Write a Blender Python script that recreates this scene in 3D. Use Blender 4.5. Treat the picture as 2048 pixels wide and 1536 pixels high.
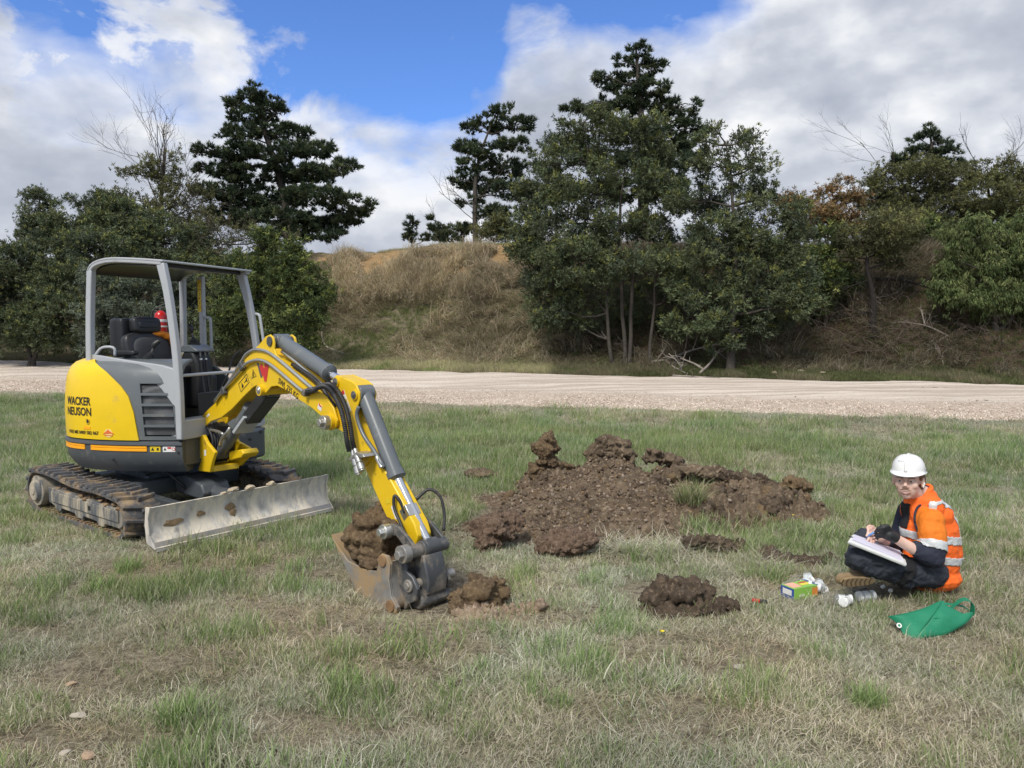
import bpy, math, random
import numpy as np
from mathutils import Vector, Matrix
random.seed(7); RNG = np.random.default_rng(11)
for o in list(bpy.data.objects): bpy.data.objects.remove(o)
C = bpy.context.scene.collection
SC = bpy.context.scene

# ---------------------------------------------------------------- camera
FP, CH, YH = 1500.0, 1.6, 665.0
TILT = math.atan((768-YH)/FP)
cam = bpy.data.cameras.new('camera'); cam.sensor_width = 36; cam.lens = 36*FP/2048
cam.clip_start = 0.05; cam.clip_end = 3000
co = bpy.data.objects.new('camera', cam); C.objects.link(co)
co.location = (0, 0, CH); co.rotation_euler = (math.pi/2-TILT, 0, 0)
SC.camera = co
# ---------------------------------------------------------------- exposure
vs = SC.view_settings
vs.view_transform = 'Standard'; vs.look = 'None'; vs.gamma = 1; vs.use_curve_mapping = False
vs.exposure = 0.64
SC.render.engine = 'CYCLES'
# ---------------------------------------------------------------- world: blue sky with broken cloud
SUN_EL, SUN_AZ = math.radians(50), math.radians(205)     # azimuth measured from +Y clockwise
W = bpy.data.worlds.new('World'); SC.world = W; W.use_nodes = True
nt = W.node_tree; nt.nodes.clear()
def N(t, **k):
    n = nt.nodes.new(t)
    for a, b in k.items(): setattr(n, a, b)
    return n
def L(a, b): nt.links.new(a, b)
def mth(op, a, b=None, c=None, clamp=False):
    n = N('ShaderNodeMath', operation=op); n.use_clamp = clamp
    for i, v in enumerate((a, b, c)):
        if v is None: continue
        if isinstance(v, (int, float)): n.inputs[i].default_value = v
        else: L(v, n.inputs[i])
    return n.outputs[0]
def mixc(f, a, b, bt='MIX'):
    n = N('ShaderNodeMix', data_type='RGBA', blend_type=bt)
    for s, v in ((n.inputs[0], f), (n.inputs[6], a), (n.inputs[7], b)):
        if isinstance(v, (int, float)): s.default_value = v
        elif isinstance(v, tuple): s.default_value = (*v, 1) if len(v) == 3 else v
        else: L(v, s)
    return n.outputs[2]
def ramp(x, stops):
    n = N('ShaderNodeValToRGB'); e = n.color_ramp.elements
    while len(e) < len(stops): e.new(0.5)
    for i, (p, c) in enumerate(stops):
        e[i].position = p; e[i].color = (*c, 1) if isinstance(c, tuple) else (c, c, c, 1)
    L(x, n.inputs[0]); return n.outputs[0]
def noise(vec, scale, detail=6, rough=.55, dist=0, w=None):
    n = N('ShaderNodeTexNoise'); n.inputs['Scale'].default_value = scale
    n.inputs['Detail'].default_value = detail; n.inputs['Roughness'].default_value = rough
    n.inputs['Distortion'].default_value = dist
    if vec is not None: L(vec, n.inputs['Vector'])
    return n.outputs[0]
sky = N('ShaderNodeTexSky'); sky.sky_type = 'NISHITA'; sky.sun_disc = False
sky.sun_elevation = SUN_EL; sky.sun_rotation = SUN_AZ; sky.air_density = 1.0; sky.dust_density = 0.3; sky.ozone_density = 2.0
tc = N('ShaderNodeTexCoord'); sx = N('ShaderNodeSeparateXYZ'); L(tc.outputs['Generated'], sx.inputs[0])
# cloud layer coordinates: the direction projected on a flat layer overhead
zz = mth('ADD', mth('MAXIMUM', sx.outputs[2], 0.0), 0.16)
cx = mth('DIVIDE', sx.outputs[0], zz); cy = mth('DIVIDE', sx.outputs[1], zz)
cb = N('ShaderNodeCombineXYZ'); L(cx, cb.inputs[0]); L(cy, cb.inputs[1]); cb.inputs[2].default_value = 3.7
# azimuth-like coordinate and height of the direction, for the long gap between two cloud banks
azx = mth('DIVIDE', sx.outputs[0], mth('MAXIMUM', sx.outputs[1], 0.15))
elv = mth('DIVIDE', sx.outputs[2], mth('MAXIMUM', sx.outputs[1], 0.15))
G_ = tc.outputs['Generated']
mpw = N('ShaderNodeMapping'); mpw.inputs['Scale'].default_value = (1, 1, 1.7); L(G_, mpw.inputs[0]); G2 = mpw.outputs[0]      # clouds lie flatter than tall
wob = mth('ADD', mth('MULTIPLY', mth('SUBTRACT', noise(G2, 4.5, 3, .5), 0.5), 0.22), mth('MULTIPLY', mth('SUBTRACT', noise(G2, 10, 8, .56, .3), 0.5), 0.13))
# height of the cloud tops along the horizon, then open sky, then unseen cloud added higher up for more light from above
fc = N('ShaderNodeFloatCurve'); L(mth('MULTIPLY', mth('ADD', azx, 1.0), 0.5), fc.inputs['Value']); cv = fc.mapping.curves[0]
pts_ = [(-1.0, .46), (-.72, .43), (-.60, .375), (-.48, .335), (-.36, .315), (-.27, .285), (-.15, .270), (-.06, .265), (-.015, .30), (.0, .35), (.05, .365), (.15, .372), (.25, .39), (.31, .44), (.38, .54), (1.0, .56)]
while len(cv.points) < len(pts_): cv.points.new(.5, .5)
for p_, (x_, y_) in zip(cv.points, pts_): p_.location = ((x_+1)/2, y_)
fc.mapping.update()
gap = mth('SUBTRACT', elv, fc.outputs[0]); gap = mth('MINIMUM', gap, mth('MULTIPLY', mth('SUBTRACT', 1.05, elv), .4))
puff = mth('MULTIPLY', mth('SUBTRACT', ramp(noise(G2, 7.5, 8, .6, .4), [(.46, 0.), (.68, 1.)]), 0.), .17)          # loose puffs inside the open sky
lft = N('ShaderNodeMapRange'); lft.inputs[1].default_value = -.20; lft.inputs[2].default_value = -.42; L(azx, lft.inputs[0])
cov = mth('SUBTRACT', wob, gap); cov = mth('ADD', cov, mth('MULTIPLY', puff, mth('ADD', mth('MULTIPLY', lft.outputs[0], .75), .30)))
covm = ramp(mth('ADD', cov, 0.5), [(0.465, 0.0), (0.497, .32), (0.54, .82), (0.60, 1.0)])
# shading: white billows near the tops and blue-grey undersides
dn = noise(G2, 3.2, 4, .5); dn2 = noise(G2, 9, 5, .5, .3); off = N('ShaderNodeVectorMath'); off.operation = 'ADD'; L(G2, off.inputs[0]); off.inputs[1].default_value = (.012, .0, .03)
relief = mth('SUBTRACT', noise(off.outputs[0], 5, 5, .5), noise(G2, 5, 5, .5))
rim = N('ShaderNodeMapRange'); rim.inputs[1].default_value = .03; rim.inputs[2].default_value = .16; rim.inputs[3].default_value = -.06; rim.inputs[4].default_value = .015; L(cov, rim.inputs[0])
thick = mth('ADD', mth('ADD', mth('MULTIPLY', dn, .62), mth('MULTIPLY', dn2, .38)), mth('ADD', mth('MULTIPLY', relief, .9), rim.outputs[0]))
ccol = ramp(thick, [(0.34, (.86, .87, .89)), (0.44, (.66, .69, .75)), (0.53, (.52, .555, .63)), (0.66, (.41, .445, .53))])
bg1 = N('ShaderNodeBackground'); bg1.inputs[1].default_value = 0.09
L(mixc(1.0, sky.outputs[0], (.62, .86, 1.32), 'MULTIPLY'), bg1.inputs[0])
bg2 = N('ShaderNodeBackground'); bg2.inputs[1].default_value = 0.70; L(ccol, bg2.inputs[0])
ms = N('ShaderNodeMixShader'); L(covm, ms.inputs[0]); L(bg1.outputs[0], ms.inputs[1]); L(bg2.outputs[0], ms.inputs[2])
wo = N('ShaderNodeOutputWorld'); L(ms.outputs[0], wo.inputs[0])
# ---------------------------------------------------------------- sun, veiled by cloud
sl = bpy.data.lights.new('sun', 'SUN'); sl.energy = 2.2; sl.angle = math.radians(14); sl.color = (1, .95, .87)
so = bpy.data.objects.new('sun', sl); C.objects.link(so)
sd = Vector((math.sin(SUN_AZ)*math.cos(SUN_EL), math.cos(SUN_AZ)*math.cos(SUN_EL), math.sin(SUN_EL)))
so.rotation_euler = (-sd).to_track_quat('-Z', 'Y').to_euler()

# ================================================================ helpers
def ond(px, py, d):
    """world point seen at photo pixel px,py lying at distance d along the view's ground axis"""
    a = (px-1024)/FP; b = -(py-768)/FP; c, s = math.cos(TILT), math.sin(TILT)
    r = np.array([a, c+b*s, -s+b*c]); return np.array([0, 0, CH])+r*(d/r[1])
def onz(px, py, z=0.0):
    a = (px-1024)/FP; b = -(py-768)/FP; c, s = math.cos(TILT), math.sin(TILT)
    r = np.array([a, c+b*s, -s+b*c]); return np.array([0, 0, CH])+r*((z-CH)/r[2])
def _h(ix, iy, iz, seed):
    n = (ix*374761393 + iy*668265263 + iz*2147483647*3 + seed*974634777) & 0xffffffff
    n = ((n ^ (n >> 13))*1274126177) & 0xffffffff
    n = ((n ^ (n >> 16))*2246822519) & 0xffffffff
    return ((n ^ (n >> 15)) & 0xffffff)/float(0xffffff)
def vnoise(p, seed=0):
    p = np.asarray(p, float); i = np.floor(p).astype(np.int64); f = p-i; f = f*f*f*(f*(f*6-15)+10)
    r = 0
    for dx in (0, 1):
        for dy in (0, 1):
            for dz in (0, 1):
                w = (f[:, 0] if dx else 1-f[:, 0])*(f[:, 1] if dy else 1-f[:, 1])*(f[:, 2] if dz else 1-f[:, 2])
                r = r+w*_h(i[:, 0]+dx, i[:, 1]+dy, i[:, 2]+dz, seed)
    return r*2-1
def p3(x, y, z=0.0): return np.stack([np.asarray(x, float), np.asarray(y, float), np.zeros(np.shape(x))+z], 1)
def fbm(p, sc, octv=4, seed=0, g=.5):
    r = 0; a = 1; t = 0
    for k in range(octv):
        r = r+a*vnoise(p*sc*(2.03**k)+k*17.3, seed+k); t += a; a *= g
    return r/t
def worley(p, sc, seed=0):
    p = np.asarray(p, float)*sc; i = np.floor(p).astype(np.int64); f = p-i
    d1 = np.full(len(p), 9.); d2 = np.full(len(p), 9.)
    for dx in (-1, 0, 1):
        for dy in (-1, 0, 1):
            for dz in (-1, 0, 1):
                c = (i[:, 0]+dx, i[:, 1]+dy, i[:, 2]+dz)
                v = np.stack([dx+_h(*c, seed), dy+_h(*c, seed+1), dz+_h(*c, seed+2)], 1)-f
                d = np.sqrt((v*v).sum(1)); d2 = np.where(d < d1, d1, np.minimum(d2, d)); d1 = np.minimum(d1, d)
    return d1, d2
def sstep(a, b, x):
    t = np.clip((np.asarray(x, float)-a)/(b-a), 0, 1); return t*t*(3-2*t)
def nrm(v): v = np.asarray(v, float); return v/np.maximum(np.linalg.norm(v, axis=-1, keepdims=True), 1e-9)
def spline(pts, n):
    P = np.array(pts, float); m = len(P)
    if m == 2: t = np.linspace(0, 1, n)[:, None]; return P[0]*(1-t)+P[1]*t
    Q = np.vstack([2*P[0]-P[1], P, 2*P[-1]-P[-2]]); out = []
    for t in np.linspace(0, m-1-1e-9, n):
        k = int(t); f = t-k; a, b, c, d = Q[k], Q[k+1], Q[k+2], Q[k+3]
        out.append(.5*((2*b)+(c-a)*f+(2*a-5*b+4*c-d)*f*f+(3*b-a-3*c+d)*f**3))
    return np.array(out)

def meta(o, label=None, cat=None, group=None, kind=None):
    if label: o['label'] = label
    if cat: o['category'] = cat
    if group: o['group'] = group
    if kind: o['kind'] = kind
    return o
def mkmesh(name, V, F, cols=None, smooth=None, sizes=None):
    """F: (n,k) array or list of index lists; cols: per-vertex rgb"""
    me = bpy.data.meshes.new(name); V = np.asarray(V, np.float32)
    if isinstance(F, np.ndarray):
        k = F.shape[1]; flat = F.ravel().astype(np.int32); ls = np.arange(0, len(flat), k, dtype=np.int32)
    else:
        sz = np.array([len(f) for f in F], np.int32); flat = np.array([i for f in F for i in f], np.int32)
        ls = np.concatenate([[0], np.cumsum(sz)[:-1]]).astype(np.int32)
    me.vertices.add(len(V)); me.vertices.foreach_set('co', V.ravel())
    me.loops.add(len(flat)); me.loops.foreach_set('vertex_index', flat)
    me.polygons.add(len(ls)); me.polygons.foreach_set('loop_start', ls)
    me.update(calc_edges=True)
    if cols is not None:
        a = me.color_attributes.new('Col', 'FLOAT_COLOR', 'POINT')
        c = np.ones((len(V), 4), np.float32); c[:, :3] = cols; a.data.foreach_set('color', c.ravel())
    if smooth is not None:
        me.polygons.foreach_set('use_smooth', np.ones(len(ls), bool))
        if smooth < 179: me.set_sharp_from_angle(angle=math.radians(smooth))
    return me
def link(name, me, mat=None, parent=None, loc=None):
    o = bpy.data.objects.new(name, me); C.objects.link(o)
    if mat is not None:
        for m in (mat if isinstance(mat, (list, tuple)) else [mat]): me.materials.append(m)
    if parent is not None: o.parent = parent
    if loc is not None: o.location = loc
    return o
def empty(name, loc, label, cat, group=None):
    o = bpy.data.objects.new(name, None); o.empty_display_size = .2; C.objects.link(o)
    o.location = tuple(float(v) for v in loc); meta(o, label, cat, group); return o
class MB:
    """collects shapes; F maps local Nx3 -> world, root's location is taken off at build"""
    def __init__(s, F=None): s.V = []; s.Fc = []; s.n = 0; s.F = F; s.cols = []; s.c = None
    def add(s, V, F):
        V = np.asarray(V, float)
        if s.F is not None: V = s.F(V)
        s.V.append(V); s.Fc += [[int(i)+s.n for i in f] for f in F]; s.n += len(V)
        s.cols.append(np.tile(s.c if s.c is not None else (1, 1, 1), (len(V), 1))); return s
    def box(s, a, b):
        x0, y0, z0 = a; x1, y1, z1 = b
        return s.add([(x0,y0,z0),(x1,y0,z0),(x1,y1,z0),(x0,y1,z0),(x0,y0,z1),(x1,y0,z1),(x1,y1,z1),(x0,y1,z1)],
                     [(0,3,2,1),(4,5,6,7),(0,1,5,4),(1,2,6,5),(2,3,7,6),(3,0,4,7)])
    def obox(s, c, ax, ay, az):
        c, ax, ay, az = map(lambda q: np.array(q, float), (c, ax, ay, az)); V = []
        for k in (-1, 1):
            for (i, j) in ((-1,-1),(1,-1),(1,1),(-1,1)): V.append(c+i*ax+j*ay+k*az)
        return s.add(V, [(0,3,2,1),(4,5,6,7),(0,1,5,4),(1,2,6,5),(2,3,7,6),(3,0,4,7)])
    def prism(s, poly, v0, v1, plane='uz'):
        """outline in the (u,z) plane extruded along v (or other planes)"""
        n = len(poly); A = []
        for w in (v0, v1):
            for (a, b) in poly:
                A.append((a, w, b) if plane == 'uz' else (w, a, b) if plane == 'vz' else (a, b, w))
        F = [list(range(n)), list(range(2*n-1, n-1, -1))]+[(i, i+n, (i+1) % n+n, (i+1) % n) for i in range(n)]
        return s.add(A, F)
    def cyl(s, p, q, r0, r1=None, n=16, caps=True):
        r1 = r0 if r1 is None else r1; p = np.array(p, float); q = np.array(q, float); d = nrm(q-p)
        a = nrm(np.cross(d, (0, 0, 1) if abs(d[2]) < .9 else (1, 0, 0))); b = np.cross(d, a)
        t = np.arange(n)*2*math.pi/n; ring = np.cos(t)[:, None]*a+np.sin(t)[:, None]*b
        V = np.vstack([p+ring*r0, q+ring*r1]); F = [(i, (i+1) % n, (i+1) % n+n, i+n) for i in range(n)]
        if caps: F += [list(range(n-1, -1, -1)), list(range(n, 2*n))]
        return s.add(V, F)
    def tube(s, pts, r, n=8, m=None, caps=True, ell=None):
        P = spline(pts, m) if m else np.array(pts, float); k = len(P)
        r = np.asarray(r, float)
        R = np.full(k, float(r)) if r.ndim == 0 else np.interp(np.linspace(0, 1, k), np.linspace(0, 1, len(r)), r)
        T = nrm(np.gradient(P, axis=0)); up = np.array((0, 0, 1.)) if abs(T[0][2]) < .9 else np.array((1., 0, 0))
        a = nrm(np.cross(T[0], up)); V = []; t = np.arange(n)*2*math.pi/n
        for i in range(k):
            a = nrm(a-T[i]*np.dot(a, T[i])); b = np.cross(T[i], a)
            e = ell if ell else 1
            V.append(P[i]+(np.cos(t)[:, None]*a+np.sin(t)[:, None]*b*e)*R[i])
        F = [(j*n+i, j*n+(i+1) % n, (j+1)*n+(i+1) % n, (j+1)*n+i) for j in range(k-1) for i in range(n)]
        if caps: F += [list(range(n-1, -1, -1)), list(range((k-1)*n, k*n))]
        return s.add(np.vstack(V), F)
    def lathe(s, prof, o=(0,0,0), axis=(0,0,1), n=24):
        """prof: (r, h) pairs along axis from o"""
        o = np.array(o, float); d = nrm(axis); a = nrm(np.cross(d, (0, 0, 1) if abs(d[2]) < .9 else (1, 0, 0))); b = np.cross(d, a)
        t = np.arange(n)*2*math.pi/n; ring = np.cos(t)[:, None]*a+np.sin(t)[:, None]*b
        V = np.vstack([o+d*h+ring*max(r, 1e-4) for r, h in prof]); k = len(prof)
        F = [(j*n+i, j*n+(i+1) % n, (j+1)*n+(i+1) % n, (j+1)*n+i) for j in range(k-1) for i in range(n)]
        F += [list(range(n-1, -1, -1)), list(range((k-1)*n, k*n))]
        return s.add(V, F)
    def ball(s, c, r, n=12, m=8, rot=None):
        c = np.array(c, float); r = np.array(r, float)*np.ones(3); V = [(0, 0, -1)]
        for j in range(1, m):
            th = -math.pi/2+math.pi*j/m
            for i in range(n): V.append((math.cos(th)*math.cos(2*math.pi*i/n), math.cos(th)*math.sin(2*math.pi*i/n), math.sin(th)))
        V.append((0, 0, 1)); V = np.array(V)*r
        if rot is not None: V = V@np.array(rot).T
        F = [(0, 1+(i+1) % n, 1+i) for i in range(n)]
        for j in range(m-2): F += [(1+j*n+i, 1+j*n+(i+1) % n, 1+(j+1)*n+(i+1) % n, 1+(j+1)*n+i) for i in range(n)]
        l = len(V)-1; b0 = 1+(m-2)*n; F += [(b0+i, b0+(i+1) % n, l) for i in range(n)]
        return s.add(V+c, F)
    def grid(s, G, close_u=False):
        """G: (a,b,3) array"""
        a, b = G.shape[:2]; F = []
        for i in range(a-(0 if close_u else 1)):
            for j in range(b-1): F.append((i*b+j, i*b+j+1, ((i+1) % a)*b+j+1, ((i+1) % a)*b+j))
        return s.add(G.reshape(-1, 3), F)
    def shell(s, G, N_, t):
        """grid G with thickness t inward along -N_"""
        a, b = G.shape[:2]; H = G-N_*t; V = np.vstack([G.reshape(-1, 3), H.reshape(-1, 3)]); k = a*b; F = []
        for i in range(a-1):
            for j in range(b-1):
                q = (i*b+j, i*b+j+1, (i+1)*b+j+1, (i+1)*b+j); F.append(q); F.append(tuple(k+x for x in q[::-1]))
        for i in range(a-1):
            for j in (0, b-1): F.append((i*b+j, (i+1)*b+j, k+(i+1)*b+j, k+i*b+j))
        for j in range(b-1):
            for i in (0, a-1): F.append((i*b+j, i*b+j+1, k+i*b+j+1, k+i*b+j))
        return s.add(V, F)
    def build(s, name, mat, parent=None, smooth=35, bevel=0, usecol=False, seg=2, rl=None):
        V = np.vstack(s.V); root = parent
        while root is not None and root.parent is not None: root = root.parent
        if parent is not None and root is not None: V = V-np.array(root.location)
        elif rl is not None: V = V-np.array(rl)
        me = mkmesh(name, V, s.Fc, np.vstack(s.cols) if usecol else None, smooth)
        o = link(name, me, mat, parent, rl if parent is None else None)
        import bmesh
        bm = bmesh.new(); bm.from_mesh(me); bmesh.ops.recalc_face_normals(bm, faces=bm.faces); bm.to_mesh(me); bm.free()
        if bevel:
            m = o.modifiers.new('bevel', 'BEVEL'); m.width = bevel; m.segments = seg; m.limit_method = 'ANGLE'; m.angle_limit = math.radians(40)
        return o
def frame(o, deg):
    a = math.radians(deg); u = np.array([math.cos(a), math.sin(a), 0]); v = np.array([-math.sin(a), math.cos(a), 0]); o = np.array(o, float)
    return lambda P: o+np.outer(P[:, 0], u)+np.outer(P[:, 1], v)+np.outer(P[:, 2], (0, 0, 1))

# ---------------------------------------------------------------- materials
def material(name):
    global nt
    m = bpy.data.materials.new(name); m.use_nodes = True; nt = m.node_tree; nt.nodes.clear()
    b = N('ShaderNodeBsdfPrincipled'); o = N('ShaderNodeOutputMaterial'); L(b.outputs[0], o.inputs[0]); return m, b
def setc(sock, v):
    if isinstance(v, tuple): sock.default_value = (*v, 1)
    elif isinstance(v, (int, float)): sock.default_value = v
    else: L(v, sock)
def bump(b, h, dist, strength=1.0):
    n = N('ShaderNodeBump'); n.inputs['Distance'].default_value = dist; n.inputs['Strength'].default_value = strength
    L(h, n.inputs['Height']); L(n.outputs[0], b.inputs['Normal'])
def objco(): return N('ShaderNodeTexCoord').outputs['Object']
def pbr(name, col, rough=.5, metal=0, var=.12, vs_=6, dirt=None, dsc=5, dth=.58, dirtz=None, bmp=0, bsc=40, chips=None, spec=.5, streak=False):
    m, b = material(name); co_ = objco()
    if streak:
        mp = N('ShaderNodeMapping'); mp.inputs['Scale'].default_value = (1, 1, .18); L(co_, mp.inputs[0]); sc_ = mp.outputs[0]
    else: sc_ = co_
    c = mixc(ramp(noise(co_, vs_, 5, .6), [(.3, 0.), (.7, 1.)]), tuple(v*(1-var) for v in col), tuple(min(1, v*(1+var)) for v in col))
    r = rough
    if dirt:
        dm = ramp(noise(sc_, dsc, 8, .68), [(max(0, dth-.07), 0.), (dth+.09, 1.)])
        if dirtz:      # caked lower down: height above ground
            g = N('ShaderNodeNewGeometry'); s_ = N('ShaderNodeSeparateXYZ'); L(g.outputs['Position'], s_.inputs[0])
            k = N('ShaderNodeMapRange'); k.inputs[1].default_value = dirtz[0]; k.inputs[2].default_value = dirtz[1]; k.inputs[3].default_value = dirtz[2]; k.inputs[4].default_value = 0
            L(s_.outputs[2], k.inputs[0]); dm = ramp(mth('ADD', noise(sc_, dsc, 8, .68), k.outputs[0]), [(dth-.03, 0.), (dth+.07, 1.)])
        c = mixc(dm, c, dirt); r = mth('ADD', mth('MULTIPLY', dm, .9-rough), rough)
    if chips:
        cm = ramp(noise(co_, 30, 6, .75), [(.70, 0.), (.72, 1.)]); c = mixc(cm, c, chips)
    setc(b.inputs['Base Color'], c); setc(b.inputs['Roughness'], r); b.inputs['Metallic'].default_value = metal
    b.inputs['Specular IOR Level'].default_value = spec
    if bmp: bump(b, noise(co_, bsc, 6, .6), bmp)
    return m
def vcol(name, rough=.8, trans=0, tint=None, bmp=0, bsc=60, spec=.3):
    """colour from the mesh's own colours, times an instance tint when there is one"""
    m, b = material(name); a = N('ShaderNodeAttribute'); a.attribute_name = 'Col'; c = a.outputs[0]
    if tint:
        t = N('ShaderNodeAttribute'); t.attribute_type = 'INSTANCER'; t.attribute_name = 'tint'; c = mixc(1.0, c, t.outputs[0], 'MULTIPLY')
    L(c, b.inputs['Base Color']); b.inputs['Roughness'].default_value = rough; b.inputs['Specular IOR Level'].default_value = spec
    if bmp: bump(b, noise(objco(), bsc, 6, .6), bmp)
    if trans:
        out = [n for n in nt.nodes if n.type == 'OUTPUT_MATERIAL'][0]
        tr = N('ShaderNodeBsdfTranslucent'); L(c, tr.inputs[0]); mx = N('ShaderNodeMixShader'); mx.inputs[0].default_value = trans
        L(b.outputs[0], mx.inputs[1]); L(tr.outputs[0], mx.inputs[2]); L(mx.outputs[0], out.inputs[0])
    return m
def rock_proto(seed, sub=1, flat=.7, name='stone'):
    import bmesh
    bm = bmesh.new(); bmesh.ops.create_icosphere(bm, subdivisions=sub, radius=1); V = np.array([v.co[:] for v in bm.verts]); F = [[v.index for v in f.verts] for f in bm.faces]; bm.free()
    V = V*(1+.30*fbm(V+seed*9.1, 1.1, 2, seed)[:, None]); rc_ = np.random.default_rng(seed+900)
    for k_ in range(7):
        n_ = nrm(rc_.normal(size=3)); t_ = rc_.uniform(.45, .8); V = V-np.outer(np.maximum(V@n_-t_, 0), n_)
    s_ = np.random.default_rng(seed).uniform(.6, 1.1, 3)*(1, 1, flat)
    d1, d2 = worley(V+seed, .9, seed); V = V*(1-.15*d1[:, None])*s_; return V, F

_IC = {}
def chunk(seed, sub=3, cuts=11, flat=1.):
    """angular broken lump: a noisy ball trimmed by random planes"""
    import bmesh
    if sub not in _IC:
        bm = bmesh.new(); bmesh.ops.create_icosphere(bm, subdivisions=sub, radius=1); _IC[sub] = (np.array([v.co[:] for v in bm.verts]), [[v.index for v in f.verts] for f in bm.faces]); bm.free()
    V, F = _IC[sub]; r = np.random.default_rng(seed+5000); V = V*(1+.28*fbm(V+seed*3.7, 1.2, 3, seed % 97)[:, None])
    for k in range(cuts):
        n = nrm(r.normal(size=3)); t = r.uniform(.45, .85); d = V@n; V = V-np.outer(np.maximum(d-t, 0), n)*.92
    return V*(r.uniform(.8, 1.25, 3)*np.array([1, 1, flat])), F
# ================================================================ terrain
NX = np.array([-60, -12.8, 0, 8.7, 60.]); NY = np.array([33.5, 18.75, 14.7, 12.7, 1.5])
FX = np.array([-70, -18, 0, 12.2, 70.]); FY = np.array([42., 26.3, 20.8, 17.9, 4.5])
def near_y(x): x = np.asarray(x, float); return np.interp(x, NX, NY)+.25*vnoise(p3(x*.5, 0*x, 1.), 3)+.10*vnoise(p3(x*2.1, 0*x, 1.), 5)
def far_y(x): x = np.asarray(x, float); return np.interp(x, FX, FY)+.18*vnoise(p3(x*.4, 0*x, 7.), 4)+.06*vnoise(p3(x*2.3, 0*x, 7.), 6)
def far_z(x): return np.clip(.45-.0083*np.asarray(x, float), .1, 1.0)
def top_z(x): return 4.90+.12*vnoise(p3(np.asarray(x, float)*.16, 0*np.asarray(x, float), 2.), 8)-.55*sstep(1, 12, x)
HOLES = [(-.52, 4.42, .62, .42, .055), (2.38, 5.75, .42, .20, .22), (1.95, 5.15+.55, .30, .13, .12)]
def ground_z(x, y):
    x = np.asarray(x, float); y = np.asarray(y, float)
    nb = np.interp(x, NX, NY); fb = np.interp(x, FX, FY); fz = far_z(x)
    flat = .03*fbm(p3(x, y), .5, 2, 21)+.012*fbm(p3(x, y), 3., 2, 22)
    flat = flat*sstep(1.0, 4.0, np.abs(y-6)+np.abs(x+2)*.0+1.5)
    z = flat+.1*sstep(nb-4, nb, y)
    w = np.clip((y-nb)/np.maximum(fb-nb, .5), 0, 1); z = z+w*(fz-.1)
    t = y-fb-1.4-.7*fbm(p3(x, 0*x), .35, 3, 31)
    prof = sstep(0, 7.2, t)*.62+.38*sstep(1.0, 5.4, t)
    z = z+.12*np.clip((y-fb)/1.4, 0, 1)+prof*(top_z(x)-fz-.12)
    z = z+np.where(y > fb+1, .22*fbm(p3(x, y), .7, 4, 33)*sstep(0, 2, t)*(1-.75*sstep(6.5, 8, t)), 0)
    for (hx, hy, ra, rb, dp) in HOLES:
        q = np.sqrt(((x-hx)/ra)**2+((y-hy)/rb)**2); z = z-dp*(1-sstep(.5, 1.1, q))
    return z
def strip_grid(xs, ys):
    X, Y = np.meshgrid(xs, ys, indexing='ij'); return X, Y
def heightmesh(name, xs, ys, zf, mat):
    X, Y = strip_grid(xs, ys); x, y = X.ravel(), Y.ravel(); V = np.stack([x, y, zf(x, y)], 1)
    a, b = X.shape; i = (np.arange(a-1)[:, None]*b+np.arange(b-1)[None]).ravel()
    return link(name, mkmesh(name, V, np.stack([i, i+b, i+b+1, i+1], 1), None, 180), mat)
xs = np.concatenate([np.linspace(-900, -75, 12), np.arange(-60, -14, 1.), np.arange(-14, 14, .14), np.arange(14, 60, 1.), np.linspace(75, 900, 12)])
ys = np.concatenate([np.linspace(-900, -10, 10), np.arange(-6, 1.5, .6), np.arange(1.5, 10, .07), np.arange(10, 34, .16), np.arange(34, 60, 1.5), np.linspace(70, 1500, 12)])
m, b = material('ground_soil'); g = N('ShaderNodeNewGeometry'); P_ = g.outputs['Position']; sp_ = N('ShaderNodeSeparateXYZ'); L(P_, sp_.inputs[0])
fine = noise(P_, 26, 8, .7); big = noise(P_, 1.1, 6, .6); mid = noise(P_, 6, 7, .65)
mead = mixc(ramp(mid, [(.36, 0.), (.62, 1.)]), (.13, .10, .072), (.27, .225, .16))
mead = mixc(ramp(fine, [(.42, 0.), (.58, .85)]), mead, (.44, .385, .285))
mead = mixc(ramp(big, [(.48, 0.), (.66, .6)]), mead, (.075, .09, .035))
# bank: litter below, ochre clay near the crest in the open middle, dark leaf litter under the trees
clay = mixc(ramp(fine, [(.35, 0.), (.65, 1.)]), (.27, .165, .075), (.44, .30, .155))
litter = mixc(ramp(fine, [(.38, 0.), (.62, 1.)]), (.035, .024, .017), (.125, .09, .06))
litter = mixc(ramp(mid, [(.5, 0.), (.68, .85)]), litter, (.055, .085, .02))
straw = mixc(ramp(fine, [(.35, 0.), (.62, 1.)]), (.10, .085, .055), (.27, .235, .16))
def rng_(sock, a0, a1, b0=0., b1=1.):
    k = N('ShaderNodeMapRange'); k.inputs[1].default_value = a0; k.inputs[2].default_value = a1; k.inputs[3].default_value = b0; k.inputs[4].default_value = b1; k.interpolation_type = 'SMOOTHSTEP'; L(sock, k.inputs[0]); return k.outputs[0]
xw = mth('ADD', sp_.outputs[0], mth('MULTIPLY', mth('SUBTRACT', noise(P_, .8, 6, .65), .5), 6.))
openx = mth('MULTIPLY', rng_(xw, -8.5, -6.5), rng_(xw, .3, 2.0, 1., 0.))
bankc = mixc(openx, litter, straw)
cl = ramp(mth('ADD', mth('MULTIPLY', mth('MULTIPLY', openx, rng_(sp_.outputs[2], 2.6, 4.6)), .30), mth('ADD', mth('MULTIPLY', mid, .35), mth('MULTIPLY', noise(P_, 1.3, 6, .7), .5))), [(.60, 0.), (.68, 1.)])
bankc = mixc(cl, bankc, clay)
isb = rng_(sp_.outputs[2], .75, 1.1)
verge = mixc(openx, litter, (.19, .16, .10))
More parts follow.
